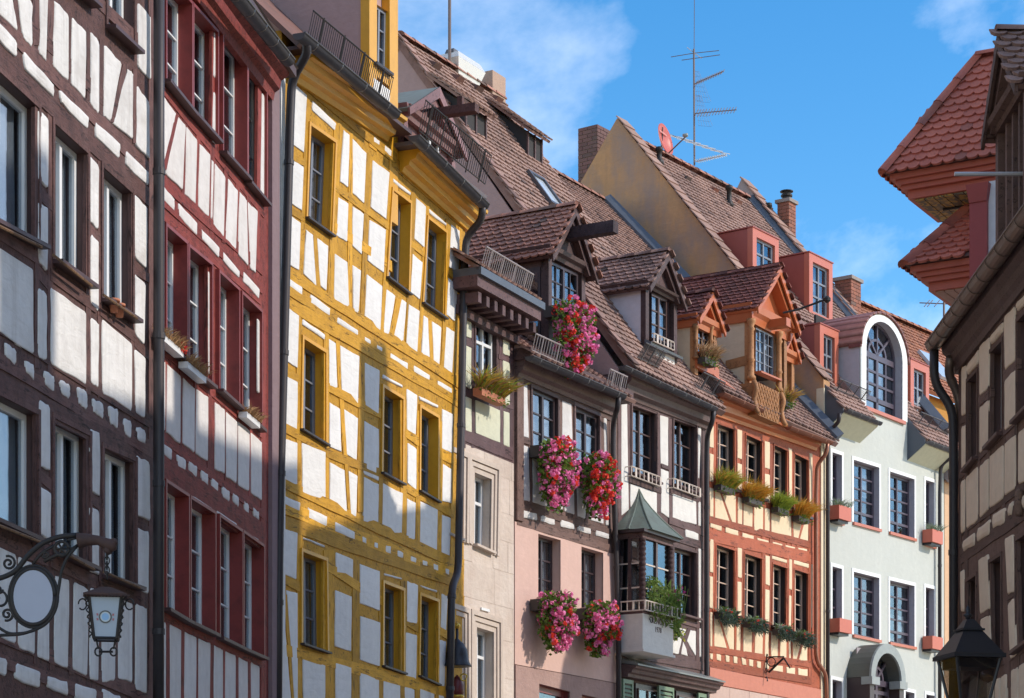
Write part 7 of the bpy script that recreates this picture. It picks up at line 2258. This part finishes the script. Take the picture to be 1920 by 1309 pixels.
# emblem printed on the front pane
cm = (T_[2] + T_[3] + B_[2] + B_[3]) / 4
ex = (T_[3] - T_[2]).normalized(); ez = ((T_[2] + T_[3]) / 2 - (B_[2] + B_[3]) / 2).normalized(); en = ex.cross(ez).normalized()
if en.y > 0: en = -en
def disc(r0, r1, d, col, nm):
    n = 28
    vs = [cm + en * d + (ex * math.cos(2 * math.pi * k / n) + ez * math.sin(2 * math.pi * k / n)) * r for r in (r0, r1) for k in range(n)]
    fs = [(k, (k + 1) % n, n + (k + 1) % n, n + k) for k in range(n)]
    mk(nm, vs, fs, col, ln)
disc(.002, .026, .004, paint('emblem_blue', (.25, .42, .62), .5), 'emblem_core')
disc(.026, .036, .004, paint('emblem_pale', (.45, .5, .52), .5), 'emblem_field')
disc(.036, .046, .005, paint('emblem_dark', (.10, .10, .09), .5), 'emblem_ring')
RE = paint('emblem_red', (.38, .14, .15), .5)
for sx in (-1, 1):
    for dz_ in (-.018, .016):
        c = [cm + en * .0045 + ex * (sx * (.048 + i)) + ez * (dz_ + j) for i, j in ((0, -.006), (.012, -.01), (.016, .008), (.003, .008))]
        mk('emblem_wing', c, [(0, 1, 2, 3)], RE, ln)
for sx in (-1, 1):
    pts = []
    for i in range(30):
        t = i / 29
        a_, b_ = (T_[3], B_[3]) if sx > 0 else (T_[2], B_[2])
        p = a_.lerp(b_, t) + Vector((sx * (.02 + .010 * math.sin(t * 40)), -.01, 0))
        pts.append(p)
    MB().tube(pts, .006, 5).build('twisted_rod', M_IRON, ln)
    cc = c0 + Vector((sx * .17, 0, -.06))
    MB().tube([cc + Vector((sx * .03 * math.cos(t), 0, .04 * math.sin(t))) for t in [k * .5 for k in range(12)]], .006, 5).build('side_scroll', M_IRON, ln)
    zq_ = zb_ - .09
    MB().tube([Vector((c0.x + sx * .055 + .025 * math.cos(t), SY, zq_ + .03 * math.sin(t))) for t in [k * .48 for k in range(14)]], .007, 5).build('foot_scroll', M_IRON, ln)
    MB().tube([Vector((c0.x + sx * .07, SY, zb_)), Vector((c0.x + sx * .055, SY, zq_ + .02))], .007, 5).build('foot_rod', M_IRON, ln)
MB().tube([Vector((c0.x - .05, SY, zb_ - .09)), Vector((c0.x + .05, SY, zb_ - .09))], .009, 6).build('foot_bar', M_IRON, ln)

# ================================================================== iron bracket on the orange house
cpl = f7.cross_plane(f7.s(1436))
br = empty('iron_sign_bracket', tuple(f7.w(f7.s(1436), 0, 0)), 'small black iron sign bracket with a ring on the orange house', 'bracket')
def ib(pts, r, nm): MB().tube([cpl.px(*Zk(*p)) for p in pts], r, 6).build(nm, M_IRON, br)
ib([(825, 745), (808, 765), (805, 850), (810, 950), (800, 1000), (820, 1090)], .02, 'upright')
ib([(800, 778), (900, 772), (1040, 772)], .014, 'top_bar'); ib([(1035, 788), (840, 975)], .022, 'stay'); ib([(1040, 790), (1075, 850), (1118, 920)], .016, 'hook')
ib([(875 + 52 * math.cos(t), 840 + 56 * math.sin(t)) for t in [k * math.pi / 12 for k in range(25)]], .011, 'ring')
ib([(760, 930), (800, 990), (830, 950)], .014, 'leaf'); ib([(825, 745), (812, 740), (806, 752)], .014, 'curl')

# ================================================================== bishop statue under its bell canopy
bp = f4.pt(857, 1250, .20)
cz = lambda y: (HY - y) * bp.y / FPX + EYE
can = empty('bell_canopy', (bp.x, bp.y, 0), 'black bell-shaped metal canopy with gilded ball beside the yellow house downpipe', 'canopy')
r_ = .19
z0 = cz(1250)
MB().lathe(Vector((bp.x, bp.y, z0)), [(r_ * .9, .0), (r_ * 1.12, .0), (r_ * 1.12, .012), (r_ * .93, .07), (r_ * .86, .16), (r_ * .78, .25), (r_ * .55, .33), (r_ * .25, .38), (.02, .41), (.02, .60)], 24).build('bell', BLK, can, True)
GOLD = paint('gilding', (.62, .40, .07), .3, .7, .3)
MB().lathe(Vector((bp.x, bp.y, cz(1180))), [(.005, 0), (.035, .015), (.05, .05), (.035, .085), (.005, .1)], 14).build('ball', GOLD, can, True)
st_ = empty('bishop_statue', (bp.x, bp.y, 0), 'painted bishop figure with red mitre and gold crozier under the bell canopy', 'statue')
zm = cz(1267)
x0_, y0_ = bp.x, bp.y
ROBE = paint('robe_gold', (.36, .20, .06), .4, .4, .4); MIT = paint('mitre_red', (.14, .022, .022), .4, 0, .2); SKIN = paint('statue_skin', (.42, .25, .18), .5)
MB().lathe(Vector((x0_, y0_, zm - .30)), [(.085, 0), (.10, .08), (.095, .16), (.06, .25), (.01, .31)], 14).build('mitre', MIT, st_, True)
MB().lathe(Vector((x0_, y0_, zm - .52)), [(.04, 0), (.05, .03), (.075, .08), (.085, .14), (.08, .20), (.07, .22)], 14).build('head', SKIN, st_, True)
MB().tube([Vector((x0_, y0_ - .08, zm - .40)), Vector((x0_, y0_ - .10, zm - .43))], [.012, .018], 8).build('nose', SKIN, st_, True)
MB().lathe(Vector((x0_, y0_, zm - 1.6)), [(.22, 0), (.21, .3), (.18, .6), (.2, .85), (.17, 1.0), (.06, 1.08)], 16).build('robe', ROBE, st_, True)
MB().lathe(Vector((x0_, y0_, zm - .33)), [(.09, 0), (.105, .01), (.105, .04), (.09, .05)], 14).build('mitre_band', GOLD, st_, True)
cr = Vector((x0_ + .13, y0_ - .05, 0))
MB().tube([cr + Vector((0, 0, zm - 1.5)), cr + Vector((0, 0, zm - .05))] + [cr + Vector((-.03 + .05 * math.cos(t) , 0, zm - .03 + .05 * math.sin(t))) for t in [k * .45 for k in range(1, 13)]], .012, 7).build('crozier', GOLD, st_, True)
MB().tube(smooth_path([Vector((x0_ + .16, y0_, zm - .62)), Vector((x0_ + .2, y0_ - .04, zm - .85)), Vector((x0_ + .14, y0_ - .09, zm - .95))]), [.06, .055, .05, .05, .045, .04, .035][:len(smooth_path([Vector((0, 0, 0)), Vector((0, 0, 1)), Vector((0, 1, 1))]))], 8).build('arm', ROBE, st_, True)
MB().box(Vector((x0_, y0_, zm - 1.68)), .4, .4, .15, f4.u, f4.n).build('console', SANDT, st_)

# ================================================================== aerials, dish, ventilator
rid8 = lambda x: f8.w(0, oA8, zA8).__add__(f8.u * f8.s(x, oA8))
def at_depth(x, y, Y): return CAMP + ray(x, y) * Y
Ym = rid8(1302).y
MA = paint('mast_steel', (.16, .12, .11), .5, .4, .4, (.1, .06, .05)); AL = paint('aluminium', (.55, .55, .56), .35, .6, .2)
ma = empty('aerial_mast', tuple(rid8(1302)), 'tall television aerial mast with several arrays on the ochre gabled roof', 'antenna')
A = lambda x, y, d=0: at_depth(x, y, Ym + d)
MB().tube([A(1302, 310), A(1301, 92)], .022, 8).build('mast', MA, ma); MB().tube([A(1301.5, 94), A(1302, -5)], .008, 5).build('whip', MA, ma)
def yagi(x0, y0, x1, y1, n, el, mat, r=.012, dep=.5):
    b = MB().tube([A(x0, y0), A(x1, y1, -dep)], r, 6).build('boom', mat, ma)
    for i in range(n):
        t = (i + .5) / n
        p = A(x0, y0).lerp(A(x1, y1, -dep), t)
        e = Vector((el[0], el[1], el[2])) * (1 - .25 * t)
        MB().tube([p - e * 1.5, p + e * 1.5], .009, 5).build('element', mat, b)
yagi(1303, 157, 1357, 134, 12, (.05, .12, .09), MA); yagi(1303, 213, 1381, 206, 14, (.04, .12, .1), MA)
yagi(1255, 252, 1358, 288, 7, (.24, .5, .13), AL, .014, .3); yagi(1305, 303, 1362, 290, 14, (.05, .16, .03), AL)
for (x0, y0, x1, y1) in ((1258, 107, 1300, 100), (1278, 113, 1350, 103), (1300, 100, 1348, 95), (1288, 89, 1316, 110)):
    MB().tube([A(x0, y0), A(x1, y1)], .009, 5).build('dipole', MA if x0 != 1288 else AL, ma)
for (xc, yc) in ((1312, 165), (1315, 210)):
    m = MB()
    for i in range(6):
        m.tube([A(xc - 12 + i * 2, yc - 32, .2), A(xc - 4 + i * 5, yc + 26, .2)], .0022, 4)
    for i in range(7):
        m.tube([A(xc - 12 + i, yc - 32 + i * 9.6, .2), A(xc - 2 + i * 3.5, yc - 30 + i * 9.6, .2)], .0022, 4)
    m.build('mesh_reflector', MA, ma)
# red dish
pd = at_depth(1246, 262, rid8(1246).y)
ds = empty('satellite_dish', tuple(rid8(1246)), 'red satellite dish on the roof ridge left of the aerial mast', 'satellite dish')
nd = Vector((.86, -.46, .2)).normalized()
ex_ = nd.cross(Vector((0, 0, 1))).normalized(); ey_ = ex_.cross(nd)
vs, fs = [], []
NR, NS = 5, 24
for i in range(NR + 1):
    for k in range(NS):
        r = i / NR; a = 2 * math.pi * k / NS
        vs.append(pd + ex_ * (.36 * r * math.cos(a)) + ey_ * (.36 * r * math.sin(a)) + nd * (.09 * r * r - .05))
for i in range(NR):
    for k in range(NS):
        fs.append((i * NS + k, i * NS + (k + 1) % NS, (i + 1) * NS + (k + 1) % NS, (i + 1) * NS + k))
nv = len(vs)
vs2 = [v - nd * .02 for v in vs]
fs2 = [tuple(nv + i for i in f) for f in fs] + [((NR * NS + k), NR * NS + (k + 1) % NS, nv + NR * NS + (k + 1) % NS, nv + NR * NS + k) for k in range(NS)]
mk('reflector', vs + vs2, fs + fs2, paint('dish_red', (.48, .10, .075), .4, 0, .15, (.4, .14, .1)), ds, True)
# worn lettering band
cc = pd + ey_ * .13
for k in range(9):
    a = cc + ex_ * (-.17 + k * .042) + nd * .004
    c = [a, a + ex_ * .030, a + ex_ * .030 + ey_ * .045, a + ey_ * .045]
    mk('worn_letter', c, [(0, 1, 2, 3)], paint('faded_print', (.62, .26, .22), .6), ds)
lnb = pd + nd * .55 - ey_ * .1
MB().tube([pd - ey_ * .34 + nd * .02, lnb], .015, 6).build('feed_arm', MA, ds)
MB().tube([lnb, lnb + nd * -.10 + ey_ * .03], [.045, .035], 10).build('feed_head', paint('lnb_grey', (.25, .27, .26), .5), ds, True)
MB().tube([pd - nd * .06 + Vector((0, 0, .3)), pd - nd * .08 - Vector((0, 0, .55))], .022, 8).build('mount', M_IRON, ds)
# left mast and steel ventilator on the tall roof
rid6 = lambda x: f6.w(f6.s(x, oA), oA, zA)
mA = rid6(843)
mm_ = MB().tube([mA - Vector((0, 0, .3)), mA + Vector((0, 0, 2.2))], .03, 8).build('aerial_pole', MA)
tag(mm_, 'plain steel aerial pole rising from the tall roof ridge', 'antenna')
vp = rid6(872)
vt = empty('roof_ventilator', tuple(vp), 'white sheet metal ventilator hood standing on the tall roof ridge', 'ventilator')
WS = paint('white_sheet', (.62, .60, .58), .35, .2, .15)
def vr(a, b, z, da=0): return [vp + f6.u * (da + i * a * .8) + f6.n * (j * b * .8 - .1) + Vector((0, 0, z)) for i, j in ((-1, -1), (1, -1), (1, 1), (-1, 1))]
MB().hexa(vr(.45, .22, -.05), vr(.62, .32, .26)).build('lower_hood', WS, vt)
MB().hexa(vr(.62, .32, .262), vr(.5, .24, .40)).build('upper_hood', WS, vt)
MB().hexa(vr(.2, .12, .401, -.25), vr(.16, .1, .48, -.25)).build('cap', M_ZINC, vt)
MB().hexa(vr(.5, .25, -.12), vr(.5, .25, -.052)).build('curb', M_IRON, vt)
# small aerial beyond, near the right eave
pa_ = at_depth(1770, 640, 55)
sa_ = empty('roof_aerial', (pa_.x, pa_.y, 0), 'small thin aerial beyond the right gutter below the lower turret', 'antenna')
MB().tube([at_depth(1770, 650, 55), at_depth(1770, 566, 55)], .03, 6).build('mast', MA, sa_)
MB().tube([at_depth(1724, 568, 55), at_depth(1776, 570, 55)], .015, 5).build('boom', MA, sa_)
for x in (1738, 1744, 1757): MB().tube([at_depth(x - 5, 575, 54.6), at_depth(x + 5, 563, 55.4)], .012, 5).build('element', MA, sa_)
# ================================================================== planting at the windows
LEAF = leafmat('geranium_leaf', [(.07, .14, .025), (.12, .21, .035), (.19, .26, .04), (.05, .10, .02)])
PK = leafmat('pink_petal', [(.85, .18, .42), (.90, .32, .55), (.80, .12, .36)], .6, .25)
RD = leafmat('red_petal', [(.80, .05, .04), (.88, .10, .05), (.72, .04, .06)], .6, .25)
TROUGH = paint('dark_trough', (.05, .04, .035), .6)
def geranium(f, x, y, rx, ry, o, label, seed, redmix=.4, sill_y=None):
    rd = random.Random(seed)
    c = f.pt(x, y, o)
    k = c.y / FPX
    hw, hh = rx * k, ry * k
    top = c.z + hh
    root = empty('geranium_box', (c.x, c.y, top - .25), label, 'flower box', 'geranium boxes on the pink house')
    du = hw / (f.u.x * .95 + .001) * .62
    b = MB(); s0 = (c - f.P0).dot(f.u)
    f.box(b, s0 - du * .8, s0 + du * .8, .04, .24, top - .30, top - .12); b.build('trough', TROUGH, root)
    lv, pk, rdm = MB(), MB(), MB()
    def sample():
        while True:
            a, e, z = rd.uniform(-1, 1), rd.uniform(-1, 1), rd.uniform(-1, 1)
            # full shoulders, hanging to a ragged tail
            lim = 1.0 if z > -.1 else 1.0 - .62 * ((-.1 - z) / .9) ** 1.3
            if a * a + e * e < lim * lim and (z < .55 or a * a + e * e < 1.2 - (z - .55) * 1.6): return a, e, z
    def pos(a, e, z):
        return f.w(s0 + a * du, .08 + (o * .75 + .16) * (e * .5 + .5) * (1.15 if z > -.3 else .9), c.z + z * hh)
    for _ in range(1500):
        a, e, z = sample()
        p = pos(a, e, z)
        d = rvec(rd) + f.n * .5 - Vector((0, 0, .2))
        leaf_mesh(lv, p, d, rd.uniform(.05, .085), rd.uniform(.045, .07), rvec(rd).normalized())
    for _ in range(215):
        a, e, z = sample()
        e = 1 - (1 - e) * .5 if rd.random() < .5 else e
        a = a * 1.03
        m_ = math.hypot(a, e)
        p = pos(a, min(e, 1.02), z) + f.n * .03
        sel = rd.random() < (redmix - .08 + .35 * math.sin(a * 3 + seed) * math.cos(z * 3 + seed * 2))
        blossoms(rdm if sel else pk, p, rd.uniform(.036, .062), rd, 13)
    o1 = lv.build('foliage', LEAF, root); o1['kind'] = 'stuff'
    o2 = pk.build('pink_blossoms', PK, root); o2['kind'] = 'stuff'
    o3 = rdm.build('red_blossoms', RD, root); o3['kind'] = 'stuff'
geranium(f5, 1082, 636, 46, 70, .42, 'large bed of pink and red geraniums hanging below the brown dormer window', 1, .4)
geranium(f5, 1046, 892, 42, 66, .34, 'pink geraniums hanging from the left window of the upper timber floor', 2, .22)
geranium(f5, 1124, 912, 40, 58, .34, 'red and pink geraniums hanging from the right window of the upper timber floor', 3, .46)
geranium(f5, 1047, 1168, 39, 56, .36, 'mostly pink geraniums hanging at the left window in the salmon wall', 4, .22)
geranium(f5, 1128, 1180, 38, 50, .36, 'red and magenta geraniums hanging at the right window in the salmon wall', 5, .38)

def grass_box(f, x, y, w_, label, mats, seed, L=.42, n=520, o=.12, group='grass boxes on the orange house', boxmat=TROUGH, bx=True, spread=.55, name='grass_box', wdt=.009, cat='planter'):
    rd = random.Random(seed)
    c = f.pt(x, y, o)
    root = empty(name, (c.x, c.y, c.z - .16), label, cat, group)
    s0 = (c - f.P0).dot(f.u)
    if bx:
        b = MB(); f.box(b, s0 - w_ / 2, s0 + w_ / 2, o - .08, o + .07, c.z - .13, c.z - .02); b.build('trough', boxmat, root)
    for i, mt in enumerate(mats):
        m = MB()
        blades(m, lambda r: f.w(s0 + r.uniform(-w_ / 2, w_ / 2), o + r.uniform(-.06, .08), c.z - .03), rd, n // len(mats), L, spread, f.n * .9, wdt, .9)
        ob = m.build('grass', mt, root); ob['kind'] = 'stuff'
    m = MB()
    for _ in range(110):
        p = f.w(s0 + rd.uniform(-.55, .55) * w_, o + rd.uniform(-.04, .12), c.z + rd.uniform(-.14, .10))
        leaf_mesh(m, p, rvec(rd) + f.n * .6 - Vector((0, 0, .25)), rd.uniform(.04, .10), rd.uniform(.015, .04), rvec(rd))
    ob = m.build('trailing_leaves', LEAF, root); ob['kind'] = 'stuff'
    return root, s0, c
G1 = leafmat('grass_gold', [(.50, .32, .05), (.60, .36, .06), (.42, .30, .06)], .6, .35)
G2 = leafmat('grass_lime', [(.28, .36, .04), (.36, .42, .06), (.20, .28, .04)], .6, .35)
G3 = leafmat('grass_orange', [(.58, .27, .03), (.66, .32, .04), (.50, .24, .05)], .6, .35)
G4 = leafmat('grass_dry', [(.42, .24, .11), (.34, .19, .09), (.48, .30, .14)], .7, .3)
grass_box(f7, 1359, 911, .6, 'yellow-green ornamental grass at the leftmost upper window of the orange house', [G2, G1], 11, .46, 420)
grass_box(f7, 1411, 934, .6, 'golden drooping grass at the second upper window of the orange house', [G1, G3], 12, .48, 420)
grass_box(f7, 1463, 952, .5, 'bright lime grass at the third upper window of the orange house', [G2, G2], 13, .42, 420)
grass_box(f7, 1502, 968, .5, 'deep orange grass at the rightmost upper window of the orange house', [G3, G3, G1], 14, .5, 420)
FIR = leafmat('fir_sprig', [(.05, .085, .06), (.075, .12, .085), (.11, .15, .12)], .7, .1)
SIL = leafmat('silver_leaf', [(.30, .34, .30), (.20, .26, .17), (.14, .22, .08)], .7, .2)
def winter_box(x, y, w_, label, seed, red=False):
    rd = random.Random(seed)
    root, s0, c = grass_box(f7, x, y, w_, label, [SIL], seed, .20, 150, .12, 'winter boxes on the orange house', spread=.8, name='winter_box', wdt=.012)
    m = MB()
    for _ in range(420):
        p = f7.w(s0 + rd.uniform(-.55, .55) * w_, .14 + rd.uniform(-.05, .14), c.z - .10 + rd.uniform(-.10, .10))
        leaf_mesh(m, p, rvec(rd) + f7.n * .8 - Vector((0, 0, .5)), rd.uniform(.06, .12), .018, rvec(rd))
    o_ = m.build('fir_sprigs', FIR, root); o_['kind'] = 'stuff'
    m = MB()
    for _ in range(14 if red else 7):
        blossoms(m, f7.w(s0 + rd.uniform(-.4, .4) * w_, .24, c.z + rd.uniform(-.08, .06)), .028, rd, 7)
    o_ = m.build('berries', RD, root); o_['kind'] = 'stuff'
winter_box(1362, 1150, .62, 'fir and silver foliage box at the leftmost lower window of the orange house', 21)
winter_box(1414, 1166, .62, 'fir and leaf box at the second lower window of the orange house', 22)
winter_box(1465, 1180, .5, 'fir box with green plants at the third lower window of the orange house', 23)
winter_box(1504, 1192, .5, 'fir box with red ribbon at the rightmost lower window of the orange house', 24, True)
TERR = paint('terracotta', (.46, .17, .09), .7, 0, .3)
RBOX = paint('red_planter', (.52, .14, .09), .5, 0, .15)
def red_box(x, y, label, seed, plant):
    f = f8; c = f.pt(x, y, .1); s0 = (c - f.P0).dot(f.u)
    root = empty('red_planter', (c.x, c.y, c.z - .14), label, 'planter', 'red planters on the green house')
    m = MB(); f.box(m, s0 - .27, s0 + .27, .03, .27, c.z - .15, c.z + .13); m.build('box', RBOX, root)
    m = MB(); f.box(m, s0 - .22, s0 + .22, .0, .22, c.z - .20, c.z - .152); m.build('bracket', BLK, root)
    if plant:
        rd = random.Random(seed); m = MB()
        blades(m, lambda r: f.w(s0 + r.uniform(-.24, .24), .15 + r.uniform(-.08, .1), c.z + .08), rd, 130, .32, .7, f.n * .5, .006, .5)
        o_ = m.build('herb', SIL, root); o_['kind'] = 'stuff'
red_box(1571, 963, 'red planter with wispy herb at the upper left narrow window', 31, True)
red_box(1745, 1007, 'red planter with wispy herb at the upper right narrow window', 32, True)
red_box(1572, 1174, 'empty red planter at the lower left narrow window of the green house', 33, False)
red_box(1745, 1206, 'empty red planter at the lower right narrow window of the green house', 34, False)
# sandstone house: terracotta box of autumn grass and a small grey pot
grass_box(f4, 918, 735, .8, 'terracotta box of shaggy autumn grass on the sandstone house sill', [G1, G4, G2], 41, .50, 420, .2, None, TERR)
c = f4.pt(937, 742, .2)
gp = MB().lathe(Vector((c.x, c.y, c.z - .1)), [(.06, 0), (.085, .14), (.095, .14), (.095, .16), (.08, .16)], 14).build('grey_pot', paint('pot_grey', (.42, .42, .43), .5), None, True)
tag(gp, 'small pale grey flower pot beside the terracotta box', 'pot')
# dormer plants of the orange house
grass_box(f7, 1326, 672, .45, 'dry straw-coloured plant on the small carved dormer sill', [G4, leafmat('straw', [(.5, .33, .18), (.42, .28, .16)], .7, .3)], 42, .42, 260, .16, None, TROUGH)
grass_box(f7, 1474, 752, .3, 'straggly dry plant trailing right of the carved panel', [G4, G1], 43, .45, 120, .2, None, TROUGH)
# bay window plants
rd = random.Random(51)
c = f6.pt(1246, 1150, .62); s0 = (c - f6.P0).dot(f6.u)
bp_ = empty('bay_planter', (c.x, c.y, c.z - .05), 'lush green plants with a few flowers in the bay window box', 'planter')
m = MB(); f6.box(m, bs0 + .1, bs1 + .5, bo + .0, bo + .08, c.z - .06, c.z + .06) if False else f6.box(m, bs0 + .12, bs1 + .02, bo + .005, bo + .075, zg_ + .0, zg_ + .12); m.build('trough', TROUGH, bp_)
GRL = leafmat('bay_leaf', [(.10, .18, .035), (.17, .26, .05), (.25, .32, .08), (.08, .14, .03)])
m = MB()
for _ in range(950):
    t = rd.random()
    s_ = lerp(bs0 + .1, bs1 + .75, t)
    hgt = .50 * (1 - .55 * t)
    z_ = zg_ + .10 + rd.uniform(-.15 - .25 * t, hgt)
    p = f6.w(s_, (bo + .05) * (1 if t < .6 else lerp(1, .35, (t - .6) / .4)) + rd.uniform(-.06, .08), z_)
    leaf_mesh(m, p, rvec(rd) + Vector((0, 0, .2)), rd.uniform(.08, .15), rd.uniform(.025, .04), rvec(rd))
for _ in range(40):
    s_ = lerp(bs0 + .1, bs1 + .6, rd.random())
    p = f6.w(s_, bo + .04, zg_ + .05)
    m.tube([p, p + Vector((rd.uniform(-.1, .1), rd.uniform(-.1, .1), rd.uniform(.3, .6)))], .006, 4)
o_ = m.build('foliage', GRL, bp_); o_['kind'] = 'stuff'
m = MB()
for _ in range(6): blossoms(m, f6.w(rd.uniform(bs0, bs1 + .4), bo + .08, zg_ + rd.uniform(.3, .6)), .035, rd, 8)
o_ = m.build('flowers', leafmat('magenta_petal', [(.45, .04, .22), (.55, .08, .30)]), bp_); o_['kind'] = 'stuff'
m = MB()
for _ in range(60):
    p = f6.w(bs1 + rd.uniform(.55, .95), .25 + rd.uniform(-.1, .1), zg_ + rd.uniform(-.3, .1))
    leaf_mesh(m, p, rvec(rd), .06, .05, rvec(rd))
o_ = m.build('yellow_flowers', leafmat('yellow_petal', [(.55, .5, .04), (.35, .4, .05)]), bp_); o_['kind'] = 'stuff'
# left house sill: two clay pots
for i, (x, y, lab) in enumerate(((214, 572, 'left of two small terracotta pots on the brown house sill'), (224, 581, 'right of two small terracotta pots on the brown house sill'))):
    c = f1.pt(x, y, .07)
    o_ = MB().lathe(Vector((c.x, c.y, c.z - .07)), [(.035, 0), (.05, .10), (.057, .10), (.057, .125), (.045, .125)], 14).build('clay_pot', TERR, None, True)
    tag(o_, lab, 'pot', 'clay pots on the brown sill')
# red house boxes
def dry_box(x, y, w_, label, seed, red):
    f = f2; rd = random.Random(seed)
    c = f.pt(x, y, .12); s0 = (c - f.P0).dot(f.u)
    root = empty('window_box', (c.x, c.y, c.z - .1), label, 'planter', 'white window boxes on the red house')
    m = MB(); f.box(m, s0 - w_ / 2, s0 + w_ / 2, .03, .13, c.z - .08, c.z - .015); m.build('box', M_WHITE, root)
    m = MB(); blades(m, lambda r: f.w(s0 + r.uniform(-w_ / 2, w_ / 2), .1 + r.uniform(-.05, .06), c.z - .02), rd, 200, .17, .9, f.n * .3, .006, .6)
    o_ = m.build('dry_plant', G4, root); o_['kind'] = 'stuff'
    if red:
        m = MB()
        for _ in range(6): blossoms(m, f.w(s0 + w_ * .45 + rd.uniform(-.08, .08), .15, c.z + rd.uniform(-.03, .06)), .03, rd, 8)
        o_ = m.build('cyclamen', RD, root); o_['kind'] = 'stuff'
dry_box(324, 640, .7, 'white box with dry plants and red blooms on the left sill of the red house', 61, True)
dry_box(368, 690, .7, 'white slatted window box without flowers on the red house middle sill', 62, False)
dry_box(474, 780, .6, 'window box with withered plants on the right sill of the red house', 63, False)
